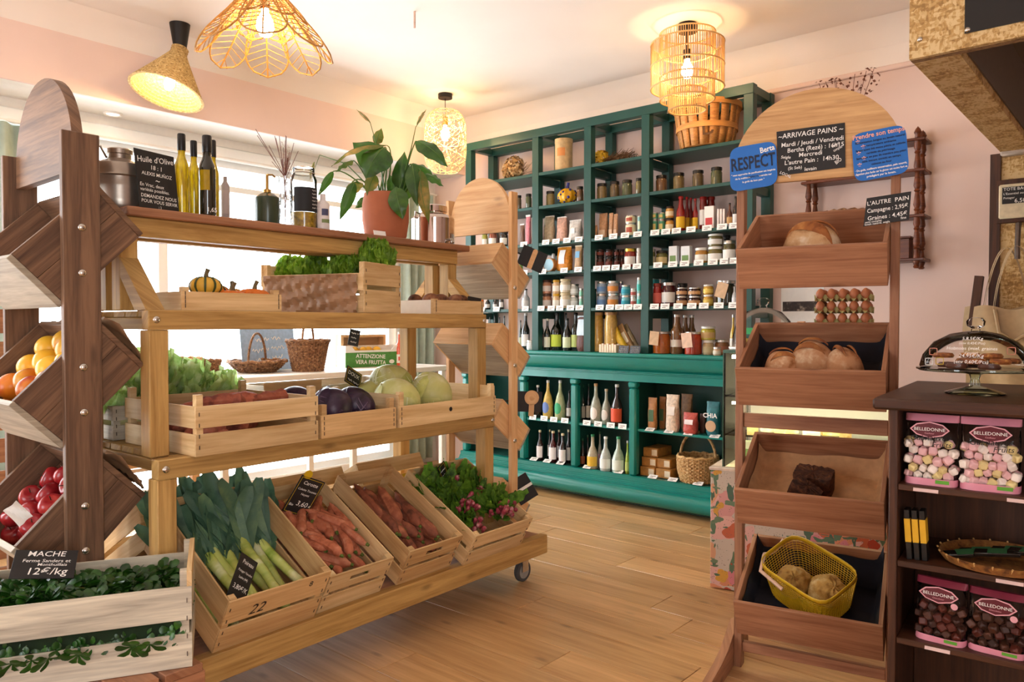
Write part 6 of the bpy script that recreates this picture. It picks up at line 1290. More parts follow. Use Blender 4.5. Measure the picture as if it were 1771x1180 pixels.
# ------------------------------------------------------------------ loaves
CRU = blotch('floured_crust', ['9a6436', 'c69a6c', 'dcc0a0'], 14, .85, .35); CRD = blotch('crust_brown', ['6a3416', '9a5a28', 'b87a40'], 18, .75, .35); CRK = blotch('seed_loaf', ['2a140a', '4a2614', '6f4222'], 60, .8, .7)
def loaf(mtx, L, W, H, label, m=CRU, slash=(), name='bread_loaf'):
    t = T(name, label, 'bread', (0, 0, 0), group='loaves on the bread stand'); t.matrix_world = mtx; sd = random.random()*9
    def S(x, y): return H*(max(0, 1-(abs(x)/(L/2))**2.6-(abs(y)/(W/2))**2.4))**.55
    def fn(u, v): a = u*6.283; r = math.sin(v*1.5708); k = (abs(math.cos(a))**2.3+abs(math.sin(a))**2.3)**(-1/2.3); x, y = L/2*r*k*math.cos(a), W/2*r*k*math.sin(a); return (x, y, H*(max(0, 1-r**2.6))**.5+.004*math.sin(x*60+sd)*math.sin(y*50))
    MB().grid(fn, 40, 14, True).add([fn(i/40, 1) for i in range(40)], [list(range(40))]) if False else None
    b = MB(); b.grid(fn, 40, 14, True); b.obj('crust', m, t)
    for (x0, y0, x1, y1, wd) in slash:
        def sf(u, v): x = x0+(x1-x0)*u; y = y0+(y1-y0)*u+wd*(v-.5)*math.sin(u*3.1416)*2; k2 = math.hypot(x/(L/2), y/(W/2)); r = min(.97, k2); return (x, y, H*(max(0, 1-r**2.6))**.5*1.03+.004+.007*math.sin(v*3.1416))
        MB().grid(sf, 16, 6).obj('score', CRD, t)
    return t
loaf(btray(0, .205, .215, .015) @ Matrix.Rotation(R_(-14), 4, 'Z') @ Matrix.Rotation(R_(-14), 4, 'X'), .205, .14, .125, 'large floured oval country loaf in the top tray', slash=((-.085, -.02, .088, -.034, .02), (-.05, .03, .085, .012, .008)))
MB
for k, (x, y, a, s, lb) in enumerate(((.215, .16, -.1, 1, 'round scored loaf in the middle of the second tray'), (.12, .13, .4, .82, 'half hidden loaf at the left of the second tray'), (.315, .14, 2.2, .9, 'half hidden loaf at the right of the second tray'))): loaf(btray(1, x, y+.04, .02) @ Matrix.Rotation(R_(-12), 4, 'X') @ Matrix.Rotation(a, 4, 'Z') @ Matrix.Scale(s, 4), .155, .14, .115, lb, blotch('rye_crust', ['8a5226', 'b8835a', 'd8b894'], 14, .85, .35), slash=((-.05, .018, .05, .012, .010), (-.055, -.028, .05, -.036, .010)))
def brick_loaf(mtx, l, w_, h, label):
    t = T('seed_bread', label, 'bread', (0, 0, 0), group='loaves on the bread stand'); t.matrix_world = mtx
    def fn(u, v): a = u*6.283; k = (abs(math.cos(a))**7+abs(math.sin(a))**7)**(-1/7); q = 1 if v < .82 else max(0, math.cos((v-.82)/.18*1.5707))**.45; return (l/2*k*math.cos(a)*(.92+.08*v)*q, w_/2*k*math.sin(a)*(.92+.08*v)*q, h*min(1, v/.86)+.003*math.sin(a*19+v*31))
    MB().grid(fn, 48, 14, True).obj('crust', CRK, t)
brick_loaf(btray(2, .225, .2, .02) @ Matrix.Rotation(R_(-8), 4, 'Z'), .13, .08, .078, 'dark seeded brick loaf in the third tray'); brick_loaf(btray(2, .195, .11, .055) @ Matrix.Rotation(R_(-20), 4, 'Z') @ Matrix.Rotation(R_(25), 4, 'Y'), .1, .055, .06, 'cut end of dark seeded loaf in front of the brick loaf')
# cloths and paper lining the trays
NAVY = M('navy_cloth', '12131f', rough=.85, var=.25, vs=10); 
def lining(k, m, label, cat, up=.05, z=.0185, wig=.006):
    o = MB().grid(lambda u, v: (.0165+u*.424, .018+v*.322, z+wig*(math.sin(u*14+v*5)+math.sin(v*17+u*3))*.5+wig+up*max(0, (v-.86)/.14)**1.5+up*.8*max(0, (abs(u-.5)-.44)/.06)**1.5), 40, 22).obj('cloth_lining' if m is NAVY else 'paper_lining', m); o.matrix_world = btray(k, 0, 0, -.0); tag(o, label, cat, 'tray linings'); return o
lining(1, NAVY, 'navy cloth lining the second bread tray', 'cloth'); lining(3, NAVY, 'navy cloth lining the lowest bread tray', 'cloth', .08, wig=.012); lining(2, KRAFT, 'crumpled kraft paper lining the third bread tray', 'paper', .05)
for k, (x, y, a) in enumerate(((.09, .1, .5), (.36, .2, -.3))): o = MB().box((-.03, -.02, 0), (.03, .02, .003)).obj('wood_chip', PINE_R); o.matrix_world = btray(0, x, y, .0145) @ Matrix.Rotation(a, 4, 'Z'); tag(o, ['small wooden piece left of the floured loaf', 'small wooden piece right of the floured loaf'][k], 'wood piece')
# yellow wire basket with celeriac
YW_ = M('yellow_metal', 'd0a91f', rough=.45, var=.05)
def alpha_mesh(name, col):
    m, nt, N, L, b = nodes(name); b.inputs['Base Color'].default_value = c4(hexc(col)); b.inputs['Roughness'].default_value = .45
    return m
ym = btray(3, .22, .17, .05) @ Matrix.Rotation(R_(4), 4, 'X') @ Matrix.Rotation(R_(-32), 4, 'Z')
t = T('mesh_basket', 'yellow perforated metal basket in the lowest bread tray', 'basket', (0, 0, 0)); t.matrix_world = ym
def rr_(a, w2, d2, p=5): c, s = math.cos(a), math.sin(a); k = (abs(c/w2)**p+abs(s/d2)**p)**(-1/p); return k*c, k*s
mb = MB(); bw2, bd2, bh = .14, .10, .15
for i in range(72):
    a = 6.283*i/72; x0, y0 = rr_(a, bw2*.84, bd2*.84); x1, y1 = rr_(a, bw2, bd2); mb.tube([(x0, y0, .002), (x1, y1, bh-.012)], .0011, 3)
for j in range(1, 14):
    v = j/14; mb.tube([(*rr_(6.283*i/48, bw2*(.84+.16*v), bd2*(.84+.16*v)), .002+(bh-.014)*v) for i in range(48)], .0011, 3, closed=True)
mb.obj('wire_mesh', YW_, t)['kind'] = 'stuff'
o = MB().grid(lambda u, v: (*rr_(u*6.283, bw2*(1+.0*v), bd2), bh-.016+.018*v), 48, 2, True).obj('rim_band', YW_, t); o.modifiers.new('thick', 'SOLIDIFY').thickness = .0025
MB().add([(*rr_(6.283*i/40, bw2*.84, bd2*.84), .002) for i in range(40)], [list(range(40))]) 
b = MB(); b.add([(*rr_(6.283*i/40, bw2*.84, bd2*.84), .002) for i in range(40)], [list(range(40))]); b.obj('base', YW_, t)
MB().tube([(-bw2*1.03, -.05+.1*i/8*1.0, bh-.005-.02*math.sin(3.14*i/8)) for i in range(9)], .0065, 8).tube([(-bw2*1.02, -.052, bh-.006), (-bw2*.8, -bd2*1.06, bh-.02), (-.02, -bd2*1.06, bh-.04)], .0065, 8).obj('wooden_grip', M('pale_grip', 'd8b49c', rough=.5), t)
MB().tube([(bw2*.98, -.05, bh), (bw2*.6, -.02, bh+.03), (0, .03, bh+.045), (-bw2*.5, bd2*.7, bh+.02), (-bw2*.8, bd2*.8, bh)], .004, 6) 
CEL = blotch('celeriac_skin', ['8a5c24', 'c49a50', 'e2c88c'], 22, .8, .8)
for k, (x, y, z, lb) in enumerate(((-.05, -.022, .06, 'knobbly celeriac at the left in the yellow basket'), (.055, .02, .065, 'knobbly celeriac at the right in the yellow basket'))):
    sd = k*3; o = MB().grid(lambda u, v: (lambda n: (.058*n*math.sin(v*3.1416)*math.cos(u*6.283), .054*n*math.sin(v*3.1416)*math.sin(u*6.283), -.064*n*math.cos(v*3.1416)))(1+.05*math.sin(u*25+sd)*math.sin(v*14)+.04*math.sin(u*50+v*21+sd)), 40, 22, True).obj('celeriac', CEL); o.matrix_world = ym @ Matrix.Translation((x, y, z)) @ Euler((.5, k*.4, .8)).to_matrix().to_4x4(); tag(o, lb, 'celeriac', 'celeriacs')
# ================================================================== DELI CASE behind the stand
DO = pz(1228, 1017, 0)
dc = T('deli_case', 'glass deli display case with floral printed base behind the bread stand', 'display case', DO, RZB)
def floral():
    m, nt, N, L, b = nodes('floral_print'); b.inputs['Roughness'].default_value = .55
    tc = N.new('ShaderNodeTexCoord')
    last = None
    base = N.new('ShaderNodeRGB'); base.outputs[0].default_value = c4(hexc('cdbfae')); last = base.outputs[0]
    for i, (sc, cols, th, st, off) in enumerate(((9, ('d89a94', 'e2b0a4'), .5, (1, 1, 1), 0), (8, ('c8643f', 'dc9068'), .40, (1, 1, 1.4), 3.3), (7, ('d8838a', 'd9a27c'), .30, (1.3, 1, .8), 8.8), (12, ('5f7a5c', '4f6a54'), .33, (2.2, 1, .8), 7.1), (11, ('d8a03c', 'b8452c'), .24, (1, 1, 1), 11.7), (13, ('5a7658', '6d8464'), .27, (.8, 1, 2.3), 2.1), (40, ('7a5a4a', '5a6a54'), .16, (1, 1, 1), 5.2))):
        mp = N.new('ShaderNodeMapping'); mp.inputs['Scale'].default_value = st; mp.inputs['Location'].default_value = (off, off*.7, off*1.3); L.new(tc.outputs['Object'], mp.inputs[0])
        nz = N.new('ShaderNodeTexNoise'); nz.inputs['Scale'].default_value = sc*1.1; L.new(mp.outputs[0], nz.inputs['Vector'])
        ml = N.new('ShaderNodeMix'); ml.data_type = 'VECTOR'; ml.inputs[0].default_value = .12; L.new(mp.outputs[0], ml.inputs[4]); L.new(nz.outputs['Color'], ml.inputs[5])
        vo = N.new('ShaderNodeTexVoronoi'); vo.inputs['Scale'].default_value = sc; L.new(ml.outputs[1], vo.inputs['Vector'])
        lt_ = N.new('ShaderNodeMath'); lt_.operation = 'LESS_THAN'; lt_.inputs[1].default_value = th; L.new(vo.outputs['Distance'], lt_.inputs[0])
        sp = N.new('ShaderNodeSeparateColor'); L.new(vo.outputs['Color'], sp.inputs[0]); cm_ = N.new('ShaderNodeMix'); cm_.data_type = 'RGBA'; cm_.inputs[6].default_value = c4(hexc(cols[0])); cm_.inputs[7].default_value = c4(hexc(cols[1]))
        g2 = N.new('ShaderNodeMath'); g2.operation = 'GREATER_THAN'; g2.inputs[1].default_value = .5; L.new(sp.outputs[0], g2.inputs[0]); L.new(g2.outputs[0], cm_.inputs[0])
        mx = N.new('ShaderNodeMix'); mx.data_type = 'RGBA'; L.new(lt_.outputs[0], mx.inputs[0]); L.new(last, mx.inputs[6]); L.new(cm_.outputs[2], mx.inputs[7]); last = mx.outputs[2]
    L.new(last, b.inputs['Base Color']); return m
FLO = floral(); DW = .735
MB().box((0, 0, .005), (DW, .62, .548), ch=.002).obj('floral_base', FLO, dc); MB().box((-.006, -.006, .5485), (DW+.006, .626, .562), ch=.002).obj('base_ledge', M('cream_ledge', 'd8c4b0'), dc)
CG = glass('case_glass', (.99, 1, .97), .02, .86)
MB().box((.05, .03, .5625), (DW, .036, 1.085)).obj('front_pane', CG, dc); MB().box((.05, .0365, .5625), (.056, .58, 1.085)).obj('side_pane', CG, dc); MB().box((.046, .026, 1.0855), (DW, .62, 1.10), ch=.001).obj('case_top', M('green_glass_edge', '2f5a44', rough=.2), dc)
MB().box((.046, .026, .5625), (.0499, .0299, 1.085)).obj('corner_trim', M('green_glass_edge', '2f5a44', rough=.2), dc)
MB().box((.06, .55, .5625), (DW, .575, 1.085)).obj('case_back', WHITE, dc)
for z in (.70, .88): MB().box((.06, .08, z), (DW-.01, .5, z+.008)).obj('inner_shelf', glass('shelf_glass', (.93, .98, .95), .03, .8), dc)
MB().box((.08, .06, 1.06), (DW-.02, .085, 1.075)).obj('light_tube', M('case_light', 'fff2d0', emit=(1, .82, .52), es=45, var=0), dc); MB().box((.08, .06, .85), (DW-.02, .075, .86)).obj('light_tube', M('case_light', 'fff2d0', emit=(1, .82, .52), es=45, var=0), dc)
CHS = blotch('cheese', ['c89a4a', 'e8cf90', 'f0e4c0'], 20, .5, .1)
dM = Matrix.Translation(DO) @ Matrix.Rotation(RZB, 4, 'Z')
for k in range(14):
    x = .13+.062*(k % 7)*2*.5+.0; x = .12+.065*(k % 7)*1.9*.55; z = .7085 if k < 7 else .8885; y = .16+.09*(k % 2)
    kind = k % 3; t = T('cheese_piece', f'pale cheese piece, {ORD[k % 7]} from left on the {["middle", "upper"][k//7]} shelf of the deli case', 'cheese', (dM @ Vector((x+.02, y, z, 1))).to_3d(), (0, 0, random.uniform(0, 6)), 'cheeses in the deli case')
    if kind == 0: MB().prism([(0, 0), (.075, -.025), (.075, .025)], 0, .045, 'z').obj('wedge', CHS, t)
    elif kind == 1: MB().lathe([(0, 0), (.036, 0), (.038, .004), (.038, .026), (.034, .03), (0, .03)], 18).obj('wheel', M('goat_cheese', 'ece0c8', rough=.7), t)
    else: MB().box((-.04, -.025, 0), (.04, .025, .035), ch=.004).obj('block', CHS, t)
for k in range(6):
    t = T('deli_pack', f'green and white packet, {ORD[k]} from left on the case floor', 'packet', (dM @ Vector((.13+.1*k, .14, .563, 1))).to_3d(), (0, 0, RZB), 'packets in the deli case'); MB().box((-.035, -.02, 0), (.035, .02, .11), ch=.003).obj('pack', lbl(['d8dcc0', '9ab07a', 'e8e0c8'][k % 3]), t); MB().box((-.028, -.0212, .03), (.028, -.0204, .075)).obj('printed_panel', lbl(['7a9a5a', 'e8e4d0', '8aa0b0'][k % 3]), t)
# on top of the case: glass cloche, egg trays
p = (dM @ Vector((.17, .30, 1.1005, 1))).to_3d(); t = T('glass_cloche', 'clear glass cloche with knob beside the egg trays', 'cloche', p)
MB().lathe([(.145, .0), (.142, .06), (.125, .13), (.085, .175), (.03, .195), (.02, .197)], 36).obj('dome', GLS, t); MB().lathe([(.02, .196), (.016, .205), (.028, .218), (.03, .232), (.02, .243), (0, .245)], 18).obj('knob', GLS, t); MB().lathe([(0, -.0), (.16, 0), (.16, .008), (0, .008)], 30).obj('plate', WHITE, t)
MB().lathe([(.1435, .07), (.137, .10)], 8, a0=R_(150), a1=R_(185)).obj('green_scribble', M('green_pen', '2a9a5a'), t)
for k in range(8):
    o = MB().sphere((0, 0, .02), (.03, .025, .02), 12, 8).obj('biscuit', blotch('biscuit_green', ['6a5a1c', 'b0a040', 'd8c868'], 40, .8, .5) if k % 2 else CRD, None, p+Vector((.085*math.cos(k*.79), .085*math.sin(k*.79), .009))); tag(o, f'small cake under the glass cloche, {ORD[k]} clockwise', 'cake', 'cakes under the cloche')
TRY = M('egg_tray_pulp', 'b8ac74', rough=.9, var=.12, bump=.4); EGG = M('brown_egg', 'a8633f', rough=.5, var=.1)
egg_me = MB().lathe([(0, 0), (.012, .003), (.019, .012), (.0215, .022), (.0185, .037), (.011, .049), (.004, .054), (0, .0545)], 14).mesh('egg', EGG)
tray_me = MB().grid(lambda u, v: (u*.235-.1175, v*.2-.1, .014+.016*math.cos(u*5*6.283)*math.cos(v*4*6.283)*1.0-.006), 40, 32).mesh('egg_tray', TRY)
e0 = (dM @ Vector((.53, .30, 1.1005, 1))).to_3d(); sp_ = .0545
for lay in range(5):
    t = T('egg_tray', f'grey pulp egg tray, {ORD[lay]} from the bottom of the stack', 'egg tray', e0+ZV*(sp_*lay-.0+.01), (0, 0, RZB), 'stacked egg trays'); o = ob('pulp', tray_me, t); 
    for i in range(5):
        for j in range(4):
            if lay < 4 and j > 0 and 0 < i < 4: continue
            q = (Matrix.Translation(e0+ZV*(sp_*lay)) @ Matrix.Rotation(RZB, 4, 'Z') @ Vector((-.094+.047*i, -.075+.05*j, .006, 1))).to_3d(); eg = ob('egg', egg_me, None, q); tag(eg, f'brown egg, {ORD[i]} from left in row {j+1} of the {ORD[lay]} tray up', 'egg', 'eggs in the stacked trays')
t = T('wrapped_loaf', 'small clear bag of rolls between cloche and egg trays', 'bag', (dM @ Vector((.355, .22, 1.1005, 1))).to_3d(), (0, 0, RZB+.4)); sack(t, .13, .1, .13, 'b8835a', None, None)
# ================================================================== BACK WALL: étagère, poster
sh = T('spindle_shelf', 'dark turned wood wall shelf with spindles behind the bread stand', 'wall shelf', (4.705, 1.33, 1.55))
for z in (.01, .245, .49, .655):
    MB().box((-.16, -.33, z), (-.002, .33, z+.016), ch=.003).obj('shelf', WALNUT, sh)
def spindle(y, x, z0, z1):
    pr = []; n = 7
    for i in range(n+1):
        z = z0+(z1-z0)*i/n; pr += [(.011, z), (.017, z+.008), (.012, z+.016), (.019, z+.035)] if i < n else [(.014, z), (.02, z+.012), (.012, z+.03), (0, z+.045)]
    MB().lathe([(0, z0)]+pr, 12, x, y).obj('spindle', WALNUT, sh)
for y in (-.29, .29):
    for x in (-.14, -.03): spindle(y, x, -.03, .69)
t = T('woven_bowl', 'brown woven bowl with loop handles on the spindle shelf', 'bowl', (4.61, 1.42, 1.8115)); wicker(t, [(.06, 0), (.11, .05)], WICK_D, 20, .01, .005); MB().tube([(0, .11, .045), (0, .145, .06), (0, .14, .025), (0, .105, .02)], .005, 6).obj('handle', WICK_D, t)
t = T('small_wooden_box', 'small dark wooden box on the lowest spindle shelf', 'box', (4.62, 1.14, 1.5765)); MB().box((-.04, -.06, 0), (.04, .06, .11), ch=.002).obj('body', WALNUT, t); MB().box((-.048, -.068, .1105), (.048, .068, .122), ch=.002).obj('lid', WALNUT, t)
t = T('dried_sprig', 'dry leafy sprig on top of the spindle shelf', 'dried flowers', (4.60, 1.42, 2.222)); mb = MB()
for k in range(7):
    a = random.uniform(-.5, .5); mb.tube([(0, 0, 0), (a*.05, a*.2, .25), (a*.06, a*.34, .42)], .0018, 4); petals(mb, (a*.06, a*.32, .36), (.02, .05, .08), 16, .011)
mb.obj('twigs', M('sprig_brown', '7a4a38', rough=.9), t)['kind'] = 'stuff'
q = pX(1387, 530, 4.705); po = MB().box((0, -.13, -.12), (.003, .13, .12)).obj('poster', PAPER, None, (4.7065, q.y, q.z)); tag(po, 'white paper notice with a dark photo strip on the back wall', 'poster')
MB().box((-.0008, -.12, -.03), (-.0003, .12, .03)).obj('photo_strip', blotch('photo_strip', ['1c1412', '3a2a24', 'b8a898'], 18, .5, 0), po)
# ================================================================== DARK COUNTER
A5 = R_(5); KD = Vector((math.cos(A5), math.sin(A5), 0)); KW = Vector((math.sin(A5), -math.cos(A5), 0)); KO = Vector((2.09, .575, 0)); RZK = A5-math.pi/2
ct = T('wooden_counter', 'dark brown wooden counter with open shelves at the right', 'counter', KO, RZK)
def kb(n, a, b, m=OAK_D, p=ct, ch=.002): return MB().box(a, b, ch=ch).obj(n, m, p)
CW = .95
kb('counter_top', (0, 0, 1.0), (CW, .72, 1.03), ch=.006)
for x in (.036, CW-.06): kb('side_panel', (x, .03, 0), (x+.02, .69, .9995))
kb('back_panel', (.0565, .33, .02), (CW-.0605, .345, .999))
for z in (.793, .595, .395, .06): kb('shelf', (.0565, .032, z), (CW-.0605, .3295, z+.016))
def KP_(x, y, z): return KO+KW*x+KD*y+ZV*z
MARS = [M('marshmallow_pink', 'e8b8b8', rough=.8, var=.05), M('marshmallow_white', 'efe2d6', rough=.8, var=.04), M('marshmallow_yellow', 'e4cf90', rough=.8, var=.05)]; CHOC = [M('choc_dark', '3a1c12', rough=.5, var=.2), M('choc_mid', '4f2a1a', rough=.5, var=.2), M('choc_red', '5a2418', rough=.5, var=.2)]
FILM = glass('bag_film', (.97, .96, .96), .08, .86); FILMP = M('bag_pink', 'd88a9a', rough=.4, var=.05); FILMR = M('bag_crimson', '7a2436', rough=.4, var=.1); CRI = M('crimson_badge', '5a1220', rough=.4, var=.05); BPK = M('badge_rim', 'e0a0a8', rough=.5)
def sweets(x0, z0, w_, h, label, mats, choc, yaw=0):
    t = T('sweet_bag', label, 'bag', KP_(x0+w_/2, .085, z0), RZK+yaw, 'bags of sweets'); d = .07
    mb = [MB(), MB(), MB()]; s = .0205
    nx = int(w_/s)-1; nz = int(h*.6/s)
    for i in range(nx+1):
        for k in range(nz):
            for y in (-d*.30, -d*.02):
                c = Vector((-w_*.43+w_*.86*(i+.5*(k % 2))/(nx+.5), y+random.uniform(-.004, .004), .022+k*s*1.0+random.uniform(-.003, .003))); m = Euler((random.uniform(-.7, .7), random.uniform(-.7, .7), random.uniform(-.7, .7))).to_matrix(); q = s*.47*random.uniform(.85, 1.1)
                mb[random.choice((0, 0, 1, 1, 2))].box(c-Vector((q, q, q)), c+Vector((q, q, q)), m, c, ch=q*.35)
    for k in range(3): o = mb[k].obj('sweets', mats[k], t); o['kind'] = 'stuff'
    def fn(u, v, e=0): a = u*6.283; c, s_ = math.cos(a), math.sin(a); k = (abs(c)**4+abs(s_)**4)**(-.25); dd = d*(1-.9*max(0, (v-.72)/.28)); return ((w_/2+e)*c*k*(1+.015*math.sin(v*21+a*4)), (dd/2+e)*s_*k*(1+.03*math.sin(v*17+a*5)), h*v)
    MB().grid(fn, 28, 16, True).obj('clear_film', FILM, t)
    MB().grid(lambda u, v: fn(u, v*.10, .0012), 28, 3, True).obj('bottom_band', FILMP, t); MB().grid(lambda u, v: fn(u, .9+v*.1, .0012), 28, 3, True).obj('top_band', FILMR if choc else FILMP, t)
    y = -d/2-.004; zt = h*.80
    MB().prism([(-.045, zt), (-.03, zt+.014), (0, zt+.02), (.03, zt+.014), (.045, zt), (.03, zt-.014), (0, zt-.022), (-.03, zt-.014)], y+.001, y+.0025, 'y').obj('badge_rim', BPK, t)
    MB().prism([(-.041, zt), (-.028, zt+.0115), (0, zt+.0175), (.028, zt+.0115), (.041, zt), (.028, zt-.0115), (0, zt-.019), (-.028, zt-.0115)], y, y+.0009, 'y').obj('badge', CRI, t)
    text('BELLEDONNE', .0115, CHALK, t, (0, y-.0006, zt-.003), (R_(90), 0, 0), 'CENTER'); text('Chocolatier' if choc else 'Confiseur', .0055, BPK, t, (0, y-.0006, zt-.011), (R_(90), 0, 0), 'CENTER')
    if not choc: text('Guimauves', .02, INK, t, (-.045, y-.0006, h*.635), (R_(90), R_(-3), 0), 'LEFT', .25); text('Fruits', .019, INK, t, (.005, y-.0006, h*.555), (R_(90), R_(-3), 0), 'LEFT', .25)
    else: MB().lathe([(0, 0), (.008, 0), (.008, .001), (0, .001)], 14, mat=Matrix.Translation((w_*.32, y, h*.66)) @ Matrix.Rotation(R_(90), 4, 'X')).obj('round_sticker', BPK, t)
    MB().box((w_*.12, -d/2-.0035, h*.04), (w_*.38, -d/2-.0028, h*.09)).obj('green_logo', lbl('5a9a2a'), t)
    return t
ZSH = (.8095, .6115, .4115)
sweets(.068, ZSH[0], .118, .178, 'clear bag of pastel marshmallows, left one on the top counter shelf', MARS, False, -.05); sweets(.192, ZSH[0], .125, .178, 'clear bag of pastel marshmallows, right one on the top counter shelf', MARS, False, .04)
sweets(.098, ZSH[2], .112, .155, 'clear bag of chocolate sweets, left one on the lower counter shelf', CHOC, True, -.12); sweets(.215, ZSH[2], .12, .15, 'clear bag of chocolate sweets, right one on the lower counter shelf', CHOC, True, -.1)
for k in range(3):
    t = T('chocolate_bar', f'black packet with yellow band standing on the counter shelf, {ORD[k]} from left', 'packet', KP_(.082+.017*k, .075+.004*k, ZSH[1]), (0, R_(-4), RZK), 'black and yellow packets'); MB().box((-.0065, -.02, 0), (.0065, .02, .128), ch=.001).obj('packet', BLACK, t); MB().box((-.0069, -.0206, .045), (.0069, .0206, .105)).obj('yellow_band', lbl('d8a41c'), t)
t = T('woven_tray', 'flat round woven tray holding wrapped bars on the counter shelf', 'tray', KP_(.275, .15, ZSH[1])); MB().lathe([(0, 0), (.105, 0), (.125, .012), (.135, .024), (.14, .022), (.128, .004), (.1, -.0)], 36).obj('weave', blotch('bamboo_tray', ['5a3418', '96602c', 'b8823e'], 50, .7, .3), t)
rim = MB(); 
for i in range(22): a = 6.283*i/22; rim.tube([(.127*math.cos(a), .127*math.sin(a), .008), (.141*math.cos(a+.03), .141*math.sin(a+.03), .026)], .0025, 4)
rim.obj('binding', RATT, t)
for k in range(5): o = T('wrapped_bar', f'dark wrapped bar with green label on the woven tray, {ORD[k]} from left', 'wrapped bar', KP_(.20+.035*k, .12+.02*(k % 2), ZSH[1]+.014+.007*k), (R_(10), R_(-8), RZK+.3-.15*k), 'wrapped bars'); MB().box((-.05, -.014, 0), (.05, .014, .012), ch=.003).obj('bar', M('wrapper_dark', '1c1612', rough=.2, coat=.6), o); MB().box((-.02, -.0145, .0121), (.022, .0145, .0127)).obj('green_label', lbl('2f5a34'), o)
for k, (x, z, lb) in enumerate(((.12, .793, 'price strip below the left marshmallow bag'), (.32, .793, 'price strip below the right marshmallow bag'), (.3, .595, 'price strip on the shelf edge under the woven tray'), (.15, .395, 'price strip below the left chocolate bag'))): o = MB().box((-.028, -.001, 0), (.028, .001, .012)).obj('price_strip', M('strip_pink', 'd8b8b0'), None, KP_(x, .03, z+.002), (R_(-20), 0, RZK)); tag(o, lb, 'price tag', 'price strips on the counter')
# glass cake stand with dome
q = KP_(.205, .27, 1.0305); t = T('cake_stand', 'footed glass cake stand with written glass dome on the counter', 'cake stand', q)
MB().lathe([(0, .002), (.07, .0), (.072, .004), (.04, .014), (.014, .022), (.010, .04), (.014, .052), (.03, .058), (.135, .062), (.142, .066), (.142, .07), (.03, .068), (0, .068)], 40).obj('foot_and_plate', glass('green_tint_glass', (.80, .88, .78), .03, .8), t)
MB().lathe([(.132, .071), (.134, .076), (.126, .105), (.1, .14), (.06, .162), (.02, .17), (.012, .17)], 44).obj('dome', GLS, t); MB().lathe([(.012, .169), (.010, .176), (.021, .184), (.023, .196), (.016, .205), (0, .207)], 18).obj('knob', GLS, t)
for s, z, sz, r_ in (('5,8,5€/Kg', .147, .014, .093), ('(env 0,45€/Pcs)', .136, .011, .106), ('Hobnobs (miel, graines', .122, .0145, .116), ('d\'avoine)', .112, .010, .1235), ('24,95€/Kg', .103, .0155, .1275), ('(env 0,60€/Pcs)', .088, .0145, .1325)):
    text(s, sz*.85, CHALK, t, tuple(-KD*r_*1.0+ZV*z-KW*.0), (R_(72), 0, RZK+R_(-6)), 'CENTER', .1, maxw=.13)
for x, z, c in ((-.09, .115, 'd8907a'), (-.075, .09, 'd8b83a'), (.085, .12, 'd8907a'), (-.1, .088, 'f0ece6')):
    c0 = -KD*(.085)+KW*x+ZV*z; MB().tube([c0+KW*.009*math.cos(i*.785)*(1+.3*(i % 2))+ZV*.009*math.sin(i*.785)*(1+.3*(i % 2)) for i in range(8)], .0012, 4, closed=True).obj('pen_flower', M('pen_'+c, c), t)
for k in range(14):
    a = k*2.399; r_ = .026*math.sqrt(k); o = MB().lathe([(0, 0), (.024, 0), (.027, .006), (.022, .013), (0, .015)], 14).obj('biscuit', [blotch('florentine', ['4a2410', '8a4c1c', 'c89048'], 60, .6, .6), CHOC[1]][k % 3 == 0], None, q+Vector((r_*math.cos(a), r_*math.sin(a), .071+.012*(k % 3)))); tag(o, 'nutty biscuit under the written glass dome', 'biscuit', 'biscuits under the dome')
# ================================================================== OSB KIOSK AT THE RIGHT
def osb_mat():
    m, nt, N, L, b = nodes('osb_board'); b.inputs['Roughness'].default_value = .7; tc = N.new('ShaderNodeTexCoord'); outs = []
    for st, rot in (((60, 150, 80), (.3, .5, .2)), ((100, 45, 130), (1.1, .2, .9))):
        mp = N.new('ShaderNodeMapping'); mp.inputs['Scale'].default_value = st; mp.inputs['Rotation'].default_value = rot; L.new(tc.outputs['Object'], mp.inputs[0])
        vo = N.new('ShaderNodeTexVoronoi'); vo.inputs['Scale'].default_value = 1; L.new(mp.outputs[0], vo.inputs['Vector']); sp = N.new('ShaderNodeSeparateColor'); L.new(vo.outputs['Color'], sp.inputs[0]); outs.append(sp.outputs[0])
    nz = N.new('ShaderNodeTexNoise'); nz.inputs['Scale'].default_value = 9; L.new(tc.outputs['Object'], nz.inputs['Vector'])
    ad = N.new('ShaderNodeMath'); ad.operation = 'ADD'; L.new(outs[0], ad.inputs[0]); L.new(outs[1], ad.inputs[1]); a2 = N.new('ShaderNodeMath'); a2.operation = 'MULTIPLY_ADD'; a2.inputs[1].default_value = .36; L.new(ad.outputs[0], a2.inputs[0]); L.new(nz.outputs['Fac'], a2.inputs[2])
    cr = N.new('ShaderNodeValToRGB'); e = cr.color_ramp.elements; e[0].position = .5; e[0].color = c4(hexc('96703c')); e[1].position = 1.1 if False else 1; e[1].color = c4(hexc('d9bb86')); k = e.new(.78); k.color = c4(hexc('bd9456')); L.new(a2.outputs[0], cr.inputs[0]); L.new(cr.outputs[0], b.inputs['Base Color'])
    bp = N.new('ShaderNodeBump'); bp.inputs['Strength'].default_value = .2; bp.inputs['Distance'].default_value = .003; L.new(a2.outputs[0], bp.inputs['Height']); L.new(bp.outputs[0], b.inputs['Normal']); return m
OSB = osb_mat(); OSBE = blotch('osb_edge', ['7a5a38', '9a7650', 'b5905f'], 70, .8, .3); GRYP = M('grey_board', '6f6259', rough=.8, var=.04)
XO, ZH = 4.4, 2.05; y1 = pz(1572, 103, ZH).y; XF = pz(1572, 103, ZH).x
